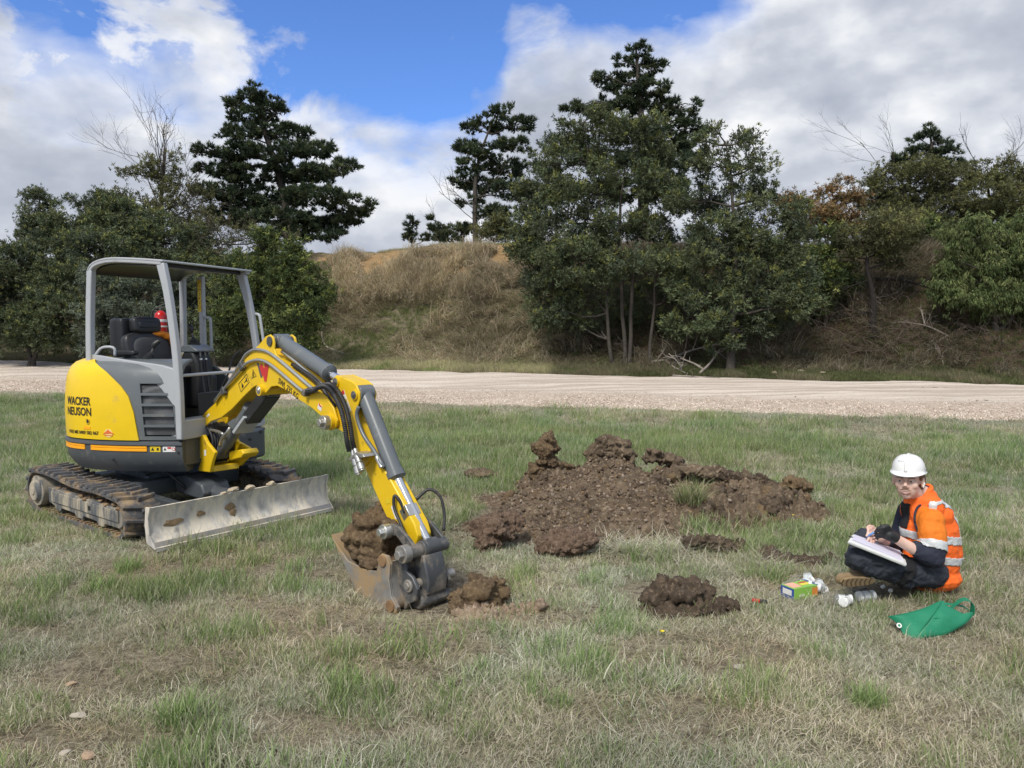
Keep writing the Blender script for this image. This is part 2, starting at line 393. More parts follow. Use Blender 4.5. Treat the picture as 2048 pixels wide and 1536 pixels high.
isv = N('ShaderNodeMath'); isv.operation = 'GREATER_THAN'; isv.inputs[1].default_value = .28; L(sp_.outputs[2], isv.inputs[0])
c = mixc(isv.outputs[0], mead, verge); c = mixc(isb, c, bankc)
L(c, b.inputs['Base Color']); b.inputs['Roughness'].default_value = .95; b.inputs['Specular IOR Level'].default_value = .15
bump(b, mth('ADD', fine, mth('MULTIPLY', mid, 2.)), .05)
M_GROUND = m
ground = meta(heightmesh('ground', xs, ys, ground_z, M_GROUND), kind='structure')
# gravel road
m, b = material('crushed_limestone'); g = N('ShaderNodeNewGeometry'); P_ = g.outputs['Position']
at = N('ShaderNodeAttribute'); at.attribute_name = 'Col'; sp_ = N('ShaderNodeSeparateXYZ'); L(at.outputs[1], sp_.inputs[0])
vr = N('ShaderNodeTexVoronoi'); vr.inputs['Scale'].default_value = 17; L(P_, vr.inputs[0])
stn = mixc(vr.outputs['Color'], (.30, .225, .17), (.74, .64, .54))
stn = mixc(ramp(noise(P_, 9, 6, .7), [(.4, 0.), (.6, .75)]), stn, (.50, .42, .35))
mp = N('ShaderNodeMapping'); mp.inputs['Rotation'].default_value = (0, 0, .27); mp.inputs['Scale'].default_value = (.10, 1.7, 1); L(P_, mp.inputs[0])
ruts = noise(mp.outputs[0], 2.2, 7, .62)
smo = mixc(ramp(ruts, [(.42, 0.), (.56, 1.)]), (.50, .425, .355), (.70, .62, .54))
smo = mixc(ramp(noise(P_, 40, 4, .7), [(.5, 0.), (.7, .4)]), smo, (.42, .34, .28))
c = mixc(ramp(mth('ADD', sp_.outputs[0], mth('MULTIPLY', mth('SUBTRACT', noise(P_, 1.6, 6, .65), .5), .35)), [(.30, 0.), (.42, 1.)]), stn, smo)
L(c, b.inputs['Base Color']); b.inputs['Roughness'].default_value = .93; b.inputs['Specular IOR Level'].default_value = .2
bump(b, mth('ADD', vr.outputs['Distance'], noise(P_, 30, 5, .6)), .03)
rx = np.concatenate([np.linspace(-200, -42, 6), np.arange(-40, 40, .2), np.linspace(42, 200, 6)]); rw = np.linspace(-.02, 1.02, 60)
RX, RW = np.meshgrid(rx, rw, indexing='ij'); x = RX.ravel(); w = RW.ravel()
ny, fy = near_y(x), far_y(x); y = ny+(fy-ny)*w
z = ground_z(x, y)+.03+.02*fbm(p3(x, y), 1.5, 3, 41)-.02*np.exp(-((w-.45)/.05)**2)-.02*np.exp(-((w-.8)/.05)**2)
z = np.where((w < 0) | (w > 1), z-.12, z)
a_, b_ = RX.shape; i = (np.arange(a_-1)[:, None]*b_+np.arange(b_-1)[None]).ravel()
road = link('gravel_road', mkmesh('gravel_road', np.stack([x, y, z], 1), np.stack([i, i+b_, i+b_+1, i+1], 1), np.stack([w, w, w], 1), 180), m)
meta(road, kind='structure')
PK = [(1.0,7.5,.38,.50,.42),(.42,7.5,.33,.32,.28),(1.62,7.3,.34,.42,.36),(2.10,6.95,.30,.40,.34),(1.0,6.75,.33,.75,.52),(.35,6.6,.20,.45,.45),(-.10,6.15,.15,.30,.28),(.35,5.75,.14,.45,.26),(1.55,6.35,.24,.50,.38),(-.1,7.0,.12,.28,.26),(1.0,6.0,.20,.5,.35),(2.45,6.6,.26,.30,.30),(1.95,6.45,.24,.4,.3),(.75,5.6,.10,.35,.2)]
def mound_h(x, y, fine=True):
    P0 = p3(x, y); wx = x+.10*fbm(P0, 2.2, 3, 201); wy = y+.10*fbm(P0, 2.2, 3, 207)
    h = sum((a*np.exp(-.5*(((wx-cx)/(rx*.72))**2+((wy-cy)/(ry*.72))**2)))**3 for cx, cy, a, rx, ry in PK)**(1/3.)
    return h
# ================================================================ grass and straw (countless: stuff)
def blades(n, rad, hmin, hmax, wd, bend, lie, pal, rng, seg=3, curl=.0, fall=None):
    """a tuft mesh: n curved tapering blades; pal = list of (weight, rgb)"""
    a = rng.uniform(0, 2*math.pi, n); r = rad*np.sqrt(rng.uniform(0, 1, n)); base = np.stack([r*np.cos(a), r*np.sin(a), np.full(n, -.01)], 1)
    h = rng.uniform(hmin, hmax, n); az = rng.uniform(0, 2*math.pi, n) if fall is None else rng.normal(0, fall, n)
    tilt = np.abs(rng.normal(lie, .28, n)); bd = rng.uniform(.3, 1, n)*bend
    w = wd*rng.uniform(.6, 1.3, n); side = az+math.pi/2+rng.normal(0, .5, n)
    cols = np.array([p[1] for p in pal]); ww = np.array([p[0] for p in pal], float); ci = rng.choice(len(pal), n, p=ww/ww.sum())
    col = cols[ci]*rng.uniform(.75, 1.25, n)[:, None]
    V = []; K = []; pos = base.copy(); ang = tilt.copy()
    S = np.stack([np.cos(side), np.sin(side), 0*side], 1)
    for k in range(seg+1):
        t = k/seg; ww_ = w*(1-t**1.6)*.5 if k < seg else 0*w
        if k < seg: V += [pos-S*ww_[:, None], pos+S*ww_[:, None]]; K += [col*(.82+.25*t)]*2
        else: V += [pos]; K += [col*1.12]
        d = np.stack([np.sin(ang)*np.cos(az), np.sin(ang)*np.sin(az), np.cos(ang)], 1)
        pos = pos+d*(h/seg)[:, None]; ang = np.minimum(ang+bd, 2.0); az = az+rng.normal(0, curl+1e-6, n)
    V = np.stack(V, 1); K = np.stack(K, 1); m_ = V.shape[1]; F = []
    for k in range(seg-1): F += [(2*k, 2*k+1, 2*k+3), (2*k, 2*k+3, 2*k+2)]
    F += [(2*seg-2, 2*seg-1, 2*seg)]; F = np.array(F)
    Fa = (F[None]+(np.arange(n)*m_)[:, None, None]).reshape(-1, 3)
    V = V.reshape(-1, 3); V[:, 2] = np.maximum(V[:, 2], -.012)
    return V, Fa, np.clip(K.reshape(-1, 3), 0, 1)
DRY = [(3, (.66, .62, .49)), (3, (.56, .53, .40)), (2, (.42, .39, .27)), (1.5, (.74, .71, .60)), (.6, (.28, .22, .15)), (2.2, (.34, .38, .20))]
MIX = [(3.0, (.61, .58, .45)), (2, (.44, .43, .28)), (2.6, (.26, .33, .15)), (2, (.34, .40, .20)), (1.1, (.70, .67, .55))]
GRN = [(4, (.20, .29, .095)), (3, (.26, .36, .13)), (2, (.34, .42, .19)), (2.8, (.52, .51, .36))]
STR = [(3, (.46, .40, .29)), (3, (.36, .31, .22)), (2.4, (.58, .52, .40)), (1.3, (.22, .18, .125)), (1.6, (.26, .28, .15))]
VRG = [(3, (.40, .35, .23)), (2, (.29, .27, .16)), (2, (.20, .24, .10)), (1, (.48, .43, .31))]
def protos(tag, mat, specs):
    col = bpy.data.collections.new(tag)
    for i, sp in enumerate(specs):
        V, F, K = blades(rng=np.random.default_rng(100+i*7+len(tag)), **sp)
        o = bpy.data.objects.new('%s_tuft_%02d' % (tag, i), mkmesh('%s_tuft' % tag, V, F, K)); o.data.materials.append(mat); col.objects.link(o)
    return col
def scatter(name, col, pts, rot, scl, idx, tint, label=None):
    me = bpy.data.meshes.new(name); me.vertices.add(len(pts)); me.vertices.foreach_set('co', np.asarray(pts, np.float32).ravel())
    for an, ty, da in (('rot', 'FLOAT_VECTOR', rot), ('tint', 'FLOAT_COLOR', None)):
        at = me.attributes.new(an, ty, 'POINT')
        if da is not None: at.data.foreach_set('vector', np.asarray(da, np.float32).ravel())
    c = np.ones((len(pts), 4), np.float32); c[:, :3] = tint; me.attributes['tint'].data.foreach_set('color', c.ravel())
    me.attributes.new('scl', 'FLOAT', 'POINT').data.foreach_set('value', np.asarray(scl, np.float32))
    me.attributes.new('idx', 'INT', 'POINT').data.foreach_set('value', np.asarray(idx, np.int32))
    o = link(name, me); ng = bpy.data.node_groups.new(name+'_scatter', 'GeometryNodeTree')
    ng.interface.new_socket('Geometry', in_out='INPUT', socket_type='NodeSocketGeometry'); ng.interface.new_socket('Geometry', in_out='OUTPUT', socket_type='NodeSocketGeometry')
    n = ng.nodes; gi = n.new('NodeGroupInput'); go = n.new('NodeGroupOutput'); ip = n.new('GeometryNodeInstanceOnPoints'); ci = n.new('GeometryNodeCollectionInfo')
    ci.inputs[0].default_value = col; ci.inputs[1].default_value = True; ci.inputs[2].default_value = True
    ip.inputs['Pick Instance'].default_value = True; lk = ng.links.new
    lk(gi.outputs[0], ip.inputs['Points']); lk(ci.outputs[0], ip.inputs['Instance']); lk(ip.outputs[0], go.inputs[0])
    for an, ty, so_ in (('rot', 'FLOAT_VECTOR', 'Rotation'), ('scl', 'FLOAT', 'Scale'), ('idx', 'INT', 'Instance Index')):
        a = n.new('GeometryNodeInputNamedAttribute'); a.data_type = ty; a.inputs[0].default_value = an
        out = [s for s in a.outputs if s.enabled][0]; lk(out, ip.inputs[so_])
    md = o.modifiers.new('scatter', 'NODES'); md.node_group = ng
    meta(o, label, kind='stuff'); return o
M_GRASS = vcol('grass_blades', .75, .38, tint=True)
GC = protos('grass', M_GRASS,
  [dict(n=56, rad=.085, hmin=.02, hmax=.075, wd=.0038, bend=.35, lie=.85, pal=DRY, curl=.35) for _ in range(5)] +
  [dict(n=52, rad=.08, hmin=.02, hmax=.085, wd=.0038, bend=.30, lie=.6, pal=MIX, curl=.25) for _ in range(4)] +
  [dict(n=46, rad=.065, hmin=.03, hmax=.115, wd=.0040, bend=.25, lie=.35, pal=GRN, curl=.12) for _ in range(4)] +
  [dict(n=30, rad=.10, hmin=.04, hmax=.15, wd=.0034, bend=.10, lie=1.3, pal=DRY, curl=.3) for _ in range(3)])
# where the soil lies bare or something stands
MOUND_C = [(1.06, 6.75, 1.75, 1.15)]
def in_ell(x, y, cx, cy, a, b, rot=0):
    c, s = math.cos(rot), math.sin(rot); dx, dy = x-cx, y-cy; return np.sqrt(((dx*c+dy*s)/a)**2+((-dx*s+dy*c)/b)**2)
BARE = [(-.36, 4.55, .42, .26), (.98, 4.52, .34, .20), (2.36, 4.5, .34, .16)]
THIN = [(-2.0, 5.35, .85, .22, .9), (-1.2, 5.3, .5, .3, .3), (-.9, 4.0, .9, .35, -.3), (.1, 4.0, .6, .25, .2), (-1.75, 3.45, .55, .32), (-.55, 3.5, .5, .3), (-1.5, 2.85, .5, .2), (.9, 3.6, .6, .25), (-2.4, 4.9, .8, .3), (-1.35, 4.85, .9, .30), (-.8, 2.9, .35, .2), (.6, 3.0, .5, .22), (-2.4, 3.9, .3, .12), (3.1, 3.7, .4, .3), (1.9, 4.6, .5, .25)]
def thin(x, y):
    d = np.ones(len(x)); wv = fbm(p3(x, y), 2.5, 4, 61)*.55
    for e in THIN: d *= sstep(.55, 1.15, in_ell(x, y, *e)+wv)*.42+.58
    for e in BARE: d *= sstep(.75, 1.1, in_ell(x, y, *e)+wv*.4)
    return d
def mound_mask(x, y): return 1-sstep(.018, .05, mound_h(x, y))
def green(x, y):
    nb = near_y(x); g = .30*fbm(p3(x, y), .55, 4, 81)+.30*fbm(p3(x, y), 2.4, 3, 83)+.36*fbm(p3(x, y), 7., 2, 84)
    g = g+.30*sstep(5.2, 9.5, y)*(1-.95*sstep(nb-3.2, nb-1.2, y))+.02
    g = g+.35*np.exp(-((x+2.2)**2+(y-4.55)**2)/.12)+.32*np.exp(-((x-3.0)**2+(y-6)**2)/1.2)+.25*np.exp(-((x-2.0)**2+(y-5.3)**2)/.35)
    return g-.25*sstep(nb-1.6, nb-.3, y)
def fieldpts(y0, y1, dens, seed, mar=.6):
    r = np.random.default_rng(seed); wmax = y1*.70+mar; n = int(dens*2*wmax*(y1-y0)); x = r.uniform(-wmax, wmax, n); y = r.uniform(y0, y1, n)
    k = np.abs(x) < y*.70+mar; return x[k], y[k]
X_, Y_ = [], []
for i, (a, b_, dn_) in enumerate([(1.9, 4.2, 800), (4.2, 7, 540), (7, 11, 300), (11, 20, 170)]):
    x, y = fieldpts(a, b_, dn_, 50+i); X_.append(x); Y_.append(y)
x = np.concatenate(X_); y = np.concatenate(Y_); r = np.random.default_rng(5)
keep = (y < near_y(x)+.12-.55*r.uniform(0, 1, len(x))**3) & (r.uniform(0, 1, len(x)) < thin(x, y)) & (r.uniform(0, 1, len(x)) < mound_mask(x, y))
for (hx, hy, ra, rb, dp) in HOLES[1:]: keep &= in_ell(x, y, hx, hy, ra*.95, rb*.95) > 1
# under the machine's tracks, the sitting person
TR = np.radians(-37.5); tu = np.array([math.cos(TR), math.sin(TR)]); tv = np.array([-math.sin(TR), math.cos(TR)])
du = (x+3.197)*tu[0]+(y-6.8)*tu[1]; dv = (x+3.197)*tv[0]+(y-6.8)*tv[1]
for s_ in (-1, 1): keep &= ~((np.abs(dv-.66*s_) < .15) & (du > -1.0) & (du < .95))
keep &= ~((np.abs(du) < .9) & (np.abs(dv) < .55) & (r.uniform(0, 1, len(x)) < .6))
keep &= in_ell(x, y, 2.32, 4.52, .36, .17) > 1
keep &= ~((in_ell(x, y, -.50, 4.42, .42, .22, -.76) < 1) & (r.uniform(0, 1, len(x)) < .85))
x, y = x[keep], y[keep]; n = len(x); tv_ = thin(x, y); g = green(x, y)+r.normal(0, .16, n)
idx = np.where(g > .30, r.integers(9, 13, n), np.where(g > .05, r.integers(5, 9, n), np.where(r.uniform(0, 1, n) < .3, r.integers(13, 16, n), r.integers(0, 5, n))))
lay = (tv_ < .75) & (r.uniform(0, 1, n) < .85) & (g < .45); idx = np.where(lay, r.integers(13, 16, n), idx)
tall = .80+.40*sstep(0, .5, g)+.5*np.clip(fbm(p3(x, y), 1.3, 3, 91), 0, 1)
edge = 1+.5*sstep(-2.2, -.4, y-near_y(x)); scl = r.uniform(.7, 1.25, n)*tall*edge*np.where(y > 8, 1.2, 1.)
tb = 1+.22*fbm(p3(x, y), .8, 3, 93)+r.normal(0, .07, n); wm = .10*fbm(p3(x, y), 1.7, 3, 95)
tb = tb*np.where(lay, .90, 1.); tint = np.stack([tb*(1+wm)*np.where(lay, 1.04, 1), tb*np.where(lay, .95, 1), tb*(1-wm*.5)*np.where(lay, .88, 1)], 1)
z = ground_z(x, y); scl = scl*np.where(lay, .75, 1.); rot = np.stack([r.normal(0, .12, n), r.normal(0, .12, n), r.uniform(0, 6.283, n)], 1)
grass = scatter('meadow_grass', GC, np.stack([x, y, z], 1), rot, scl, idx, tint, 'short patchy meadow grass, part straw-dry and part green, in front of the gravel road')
print('grass', n)
# ---- bank straw
SCb = protos('straw', M_GRASS,
  [dict(n=30, rad=.20, hmin=.35, hmax=1.0, wd=.017, bend=.5, lie=.5, pal=STR, seg=5, curl=.16, fall=.45) for _ in range(4)] +
  [dict(n=34, rad=.22, hmin=.25, hmax=.6, wd=.013, bend=.35, lie=1.1, pal=STR+[(2, (.24, .27, .13))], seg=4, curl=.3, fall=1.5) for _ in range(3)] +
  [dict(n=36, rad=.15, hmin=.12, hmax=.35, wd=.010, bend=.3, lie=.5, pal=VRG, seg=3, curl=.2) for _ in range(3)] +
  [dict(n=40, rad=.14, hmin=.08, hmax=.22, wd=.010, bend=.3, lie=.4, pal=[(2, (.13, .18, .06)), (2, (.17, .22, .08)), (2, (.28, .26, .14))], seg=3, curl=.2) for _ in range(2)])
r = np.random.default_rng(77); n = 60000; x = r.uniform(-26, 24, n); f = far_y(x); y = f+.05+r.uniform(0, 1, n)*9.2
nzb = fbm(p3(x, y), .8, 4, 101); nz2 = fbm(p3(x, y), .35, 3, 103)
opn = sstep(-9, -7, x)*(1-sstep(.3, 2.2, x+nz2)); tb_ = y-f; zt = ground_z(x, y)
verge = tb_ < 1.5
# clay scars stay open near the crest
scar = (zt > 3.0) & (opn > .4) & (nzb+.35*sstep(3.2, 4.4, zt) > .16) & (zt < 4.9)
dens = np.where(verge, .95, .30+.45*opn); dens = np.where(scar, .12, dens)
k = (r.uniform(0, 1, n) < dens) & (np.abs(x) < .75*y); x, y, nzb, nz2, opn, tb_, verge, zt, scar = (q[k] for q in (x, y, nzb, nz2, opn, tb_, verge, zt, scar)); n = len(x)
dk = (opn < .5) & (nz2 < -.05)
idx = np.where(verge, r.integers(7, 10, n), np.where(nzb > .05, r.integers(4, 7, n), r.integers(0, 4, n)))
idx = np.where((~verge) & (zt < 2.7) & (r.uniform(0, 1, n) < .85), r.integers(4, 7, n), idx)
idx = np.where((~verge) & (zt < 2.2) & (r.uniform(0, 1, n) < .22), r.integers(10, 12, n), idx)
idx = np.where((zt > 4.7), r.integers(7, 10, n), idx)
gr = ((x > 6) & (nzb > -.05) & (zt < 3)) | ((nzb > .22) & (zt < 2.5)) | ((zt > 4.6) & (nzb > .1))
idx = np.where(gr, 10+r.integers(0, 2, n), idx)
rz = -math.pi/2-.3+r.normal(0, .35, n)+1.3*fbm(p3(x, y), .45, 2, 107)
scl = r.uniform(.6, 1.15, n)*np.where(verge, .8, 1.)*np.where(scar, .5, 1.)*np.where(zt > 4.6, .55, 1)
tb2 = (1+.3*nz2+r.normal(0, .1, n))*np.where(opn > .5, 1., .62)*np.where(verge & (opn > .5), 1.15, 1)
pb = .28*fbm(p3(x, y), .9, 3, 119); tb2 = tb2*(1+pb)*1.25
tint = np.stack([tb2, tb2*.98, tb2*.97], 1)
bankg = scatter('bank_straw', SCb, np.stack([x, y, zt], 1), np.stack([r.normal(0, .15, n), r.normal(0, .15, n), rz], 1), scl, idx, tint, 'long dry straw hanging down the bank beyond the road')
print('bank', n)
# stones strewn along the near half of the road
def rock_coll(tag, mat, cols, k=8, sub=1):
    col = bpy.data.collections.new(tag)
    for i in range(k):
        V, F = rock_proto(i+1, sub); c = np.tile(np.array(cols[i % len(cols)]), (len(V), 1))*(1+.12*np.random.default_rng(i).normal(size=(len(V), 1)))
        o = bpy.data.objects.new('%s_%02d' % (tag, i), mkmesh(tag, V, F, np.clip(c, 0, 1))); o.data.materials.append(mat); col.objects.link(o)
    return col
M_STONE = vcol('loose_stone', .9, 0, tint=True)
RC = rock_coll('gravel', M_STONE, [(.70, .61, .52), (.55, .45, .37), (.74, .69, .62), (.42, .33, .26), (.64, .53, .44), (.36, .29, .23)])
r = np.random.default_rng(9); n = 42000; x = r.uniform(-22, 14, n); w = r.beta(1.1, 2.6, n)*.50-.015; ny, fy = near_y(x), far_y(x); y = ny+(fy-ny)*w; k = np.abs(x) < .75*y; x, y, w = x[k], y[k], w[k]; n = len(x)
s_ = .009+.018*r.uniform(0, 1, n)**3; s_ *= np.where(w > .3, .8, 1.)
z = ground_z(x, y)+.034; rot = r.uniform(0, 6.28, (n, 3)); tt = r.uniform(.75, 1.15, n)
scatter('road_gravel', RC, np.stack([x, y, z], 1), rot, s_, r.integers(0, 8, n), np.stack([tt]*3, 1), 'loose pinkish gravel along the near side of the road')
# ================================================================ trees and shrubs
M_LEAF = vcol('foliage', .65, .18, spec=.25)
M_BARK = pbr('bark', (.065, .055, .045), .9, var=.35, vs_=12, bmp=.02, bsc=30)
M_BARKD = pbr('charred_bark', (.018, .015, .013), .9, var=.4, vs_=12, bmp=.02, bsc=30)
M_DEAD = pbr('dead_wood', (.27, .235, .20), .9, var=.3, vs_=9, bmp=.01, bsc=30)
M_TWIG = pbr('dry_twigs', (.115, .090, .070), .95, var=.3, vs_=9)
def hit(px, py, d0=8., d1=60.):
    d = np.arange(d0, d1, .04); a = (px-1024)/FP; b = -(py-768)/FP; c, s = math.cos(TILT), math.sin(TILT)
    r = np.array([a, c+b*s, -s+b*c])/(c+b*s); P = np.array([0, 0, CH])+r[None]*d[:, None]
    g = ground_z(P[:, 0], P[:, 1]); k = np.nonzero(P[:, 2] <= g+.03)[0]; return P[k[0]] if len(k) else P[-1]
NLEAF = 0
class Leaves:
    def __init__(s): s.V = []; s.K = []; s.q = []
    def quads(s, P, A, B, K):
        """P centre, A half length vector, B half width vector"""
        V = np.stack([P-A+B, P-A-B, P+A], 1); s.V.append(V.reshape(-1, 3)); s.K.append(np.repeat(K, 3, 0))
    def build(s, name, parent, mat=None):
        global NLEAF; NLEAF += sum(len(v) for v in s.V)//3; V = np.vstack(s.V)-np.array(parent.location); K = np.clip(np.vstack(s.K), 0, 1); n = len(V)//3
        o = link(name, mkmesh(name, V, np.arange(3*n).reshape(n, 3), K), mat or M_LEAF, parent); return o
def randdir(r, n): return nrm(r.normal(size=(n, 3)))
STY = {
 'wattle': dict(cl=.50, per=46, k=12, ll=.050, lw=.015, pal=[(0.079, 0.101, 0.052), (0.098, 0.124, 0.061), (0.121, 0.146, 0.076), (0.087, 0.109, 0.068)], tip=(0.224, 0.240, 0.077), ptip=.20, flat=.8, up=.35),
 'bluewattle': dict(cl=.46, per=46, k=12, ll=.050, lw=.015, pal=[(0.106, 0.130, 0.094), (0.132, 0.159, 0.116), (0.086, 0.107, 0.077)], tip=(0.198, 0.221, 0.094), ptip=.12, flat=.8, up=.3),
 'green': dict(cl=.46, per=46, k=11, ll=.050, lw=.016, pal=[(.075, .105, .038), (.10, .13, .048), (.06, .085, .032)], tip=(0.224, 0.260, 0.071), ptip=.28, flat=.8, up=.35),
 'olive': dict(cl=.5, per=36, k=11, ll=.050, lw=.015, pal=[(0.099, 0.107, 0.045), (0.125, 0.130, 0.054), (0.082, 0.085, 0.040)], tip=(0.224, 0.227, 0.083), ptip=.2, flat=.9, up=.6),
 'rust': dict(cl=.45, per=40, k=11, ll=.050, lw=.015, pal=[(0.264, 0.163, 0.071), (0.218, 0.143, 0.065), (0.145, 0.117, 0.053)], tip=(0.356, 0.247, 0.106), ptip=.2, flat=.8, up=.5),
 'twiggy': dict(cl=.55, per=26, k=7, ll=.055, lw=.011, pal=[(0.099, 0.091, 0.057), (0.119, 0.101, 0.065), (0.092, 0.094, 0.047)], tip=(0.172, 0.169, 0.071), ptip=.15, flat=.9, up=.5),
 'pine': dict(cl=.34, per=14, k=15, ll=.095, lw=.016, pal=[(0.045, 0.068, 0.035), (0.058, 0.083, 0.042), (0.037, 0.057, 0.033), (0.069, 0.091, 0.045)], tip=(0.132, 0.156, 0.065), ptip=.15, flat=.55, up=.75),
 'weep': dict(cl=.5, per=42, k=12, ll=.060, lw=.013, pal=[(.085, .115, .040), (.108, .140, .050), (.07, .095, .034)], tip=(.19, .22, .085), ptip=.25, flat=.9, up=-.9),
}
def foliage(Lv, lobes, sty, r, dens=1.0):
    S = STY[sty]; pal = np.array(S['pal']); ends = []
    for (c, R, dn) in lobes:
        c = np.array(c); R = np.array(R); area = (R[0]*R[2]+R[0]*R[1]+R[1]*R[2])
        nc = max(3, int(area*6.2*dens*dn/S['cl']**1.2)); D = randdir(r, nc); D[:, 2] *= 1
        rad = r.uniform(.35, 1.05, nc)**.6; CC = c+D*R*rad[:, None]; ends.append((c, CC))
        cc = S['cl']*r.uniform(.55, 1.15, nc)*min(1, 1.2*np.min(R)/S['cl']+.25)
        per = np.maximum(4, (S['per']*(cc/S['cl'])**1.5)).astype(int); ix = np.repeat(np.arange(nc), per); n = len(ix)
        d2 = randdir(r, n); d2[:, 2] *= S['flat']; lo = r.uniform(0, 1, n) < (.22 if sty != 'pine' else .06); P = CC[ix]+d2*(cc[ix]*r.uniform(.15, 1, n)**.5)[:, None]*np.where(lo, 1.25, .68)[:, None]
        out = nrm(d2*.9+D[ix]*.5+np.array([0, 0, S['up']])+r.normal(0, .25, (n, 3)))
        ck = pal[r.integers(0, len(pal), nc)]*r.uniform(.75, 1.25, nc)[:, None]
        K = ck[ix]*r.uniform(.75, 1.3, n)[:, None]
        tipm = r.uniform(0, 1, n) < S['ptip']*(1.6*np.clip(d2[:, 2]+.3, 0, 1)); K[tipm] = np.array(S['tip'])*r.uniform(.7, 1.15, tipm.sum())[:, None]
        k = S['k']; jx = np.repeat(np.arange(n), k); m_ = len(jx); spread = .85 if sty != 'pine' else .62
        A = nrm(out[jx]+r.normal(0, spread, (m_, 3)))
        if sty == 'weep': A = nrm(A+np.array([0, 0, -1.]))
        ln = S['ll']*r.uniform(.6, 1.2, m_); st = P[jx]+(r.normal(0, .035, (m_, 3)) if sty != 'pine' else r.normal(0, .018, (m_, 3)))
        B = nrm(np.cross(A, r.normal(size=(m_, 3))))*(S['lw']*r.uniform(.8, 1.5, m_))[:, None]
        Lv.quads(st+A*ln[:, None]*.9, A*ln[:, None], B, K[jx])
    return ends
def limb(mb, p, q, r0, r1, rr, sag=.12, n=5, m=6):
    p = np.array(p); q = np.array(q); l = np.linalg.norm(q-p); t = np.linspace(0, 1, 4)[:, None]
    P = p*(1-t)+q*t; P[1:-1] += rr.normal(0, sag*l*.35, (2, 3)); P[1, 2] -= sag*l*.3; mb.tube(P, [r0, r1], n, m, caps=False)
def twigs(mb, p, d, l, r0, depth, rr, up=.15, spread=.55, nb=(2, 4), rough=.2):
    """bare branching"""
    k = 5; P = [np.array(p, float)]; d = nrm(d)
    for i in range(k-1): d = nrm(d+rr.normal(0, rough, 3)+np.array([0, 0, up*.3])); P.append(P[-1]+d*l/(k-1))
    mb.tube(P, [r0, r0*.55], 5 if r0 > .02 else 3, caps=False)
    if depth > 0:
        for j in range(rr.integers(nb[0], nb[1]+1)):
            t = rr.uniform(.35, 1); i = min(int(t*(k-1)), k-2); s_ = P[i]+(P[i+1]-P[i])*(t*(k-1)-i)
            twigs(mb, s_, d+rr.normal(0, spread, 3)+np.array([0, 0, up]), l*rr.uniform(.45, .75), r0*.55, depth-1, rr, up, spread, nb, rough)
def tree(name, label, cat, group, d, trunks, lobes, sty, seed, r0=.12, base=None, dens=1., bark=None, sub=None, bare=None, twr=.010, depthr=.9):
    rr = np.random.default_rng(seed); k = d/FP
    T = []
    for t in trunks:
        P = [ond(px, py, d+(t[-1] if not isinstance(t[-1], tuple) else 0)) for (px, py) in t if isinstance((px, py), tuple)]
        P = np.array(P); gz = float(ground_z(P[0][0:1], P[0][1:2])[0])
        if P[0][2] > gz+.05: P = np.vstack([[P[0][0], P[0][1], gz-.1], P])
        else: P[0][2] = gz-.1
        T.append(P)
    b0 = T[0][0].copy(); b0[2] += .1
    root = empty(name, b0, label, cat, group); mb = MB(); cs = []
    for i, P in enumerate(T):
        q = spline(P, 12); q[1:-1] += rr.normal(0, .02, (10, 3)); mb.tube(q, [r0*(1.25 if i == 0 else .9), r0*.8, r0*.55, r0*.18], 9, caps=False); cs.append(q)
    LB = []
    for lb in lobes:
        px, py, rx, ry = lb[:4]; dd = lb[4] if len(lb) > 4 else rr.uniform(-.5, .5)*rx*k*1.2; dn = lb[5] if len(lb) > 5 else 1.
        c = ond(px, py, d+dd); LB.append((c, (rx*k, max(.3, depthr*.5*(rx+ry)*k), ry*k), dn))
    Lv = Leaves(); ends = foliage(Lv, LB, sty, rr, dens)
    for c, CC in ends:
        best = None
        for q in cs:
            dist = np.linalg.norm(q[2:]-c, axis=1)+.5*np.maximum(q[2:, 2]-c[2]+.2, 0)*2; j = int(np.argmin(dist))
            if best is None or dist[j] < best[0]: best = (dist[j], q[2+j], j/len(q))
        l0 = best[0]; limb(mb, best[1], c, min(r0*.5, .02+.018*l0), .012, rr)
        for e in CC[rr.permutation(len(CC))[:min(len(CC), 9)]]: limb(mb, c*.7+best[1]*.3, e, twr*1.3, twr*.6, rr, n=3, m=4)
    if bare:
        for (px, py, dd_, qx, qy, l, r1, dep) in bare:
            p = ond(px, py, d+dd_); q = ond(qx, qy, d+dd_*1.3); twigs(mb, p, q-p, float(np.linalg.norm(q-p))*l, r1, dep, rr, .12, .42, (3, 4), .13)
    mb.build('trunk', bark or M_BARK, root, smooth=180)
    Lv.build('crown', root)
    return root
PG = 'dark pines on the crest of the bank'; WG = 'wattles along the far roadside'; SG = 'shrubs on the bank'
tree('pine_tree', 'tall dark pine on the crest behind the excavator, with broad ragged tiers', 'pine', PG, 33, [[(578, 490), (566, 380), (535, 280), (505, 172)]],
 [(505,182,28,15),(478,208,26,14),(535,205,36,15),(512,232,50,15),(562,218,18,9),(480,265,42,15),(560,262,62,15),(478,302,58,16),(560,305,72,18),(625,300,45,18),(440,335,50,16),(520,350,85,20),(620,345,65,20),(692,332,28,14),(402,300,18,12),(430,385,50,18),(530,398,92,22),(632,392,78,20),(700,425,42,16),(742,412,14,9),(460,432,60,18),(560,442,92,22),(660,448,60,20),(620,468,66,13)], 'pine', 1, r0=.24, dens=1.15)
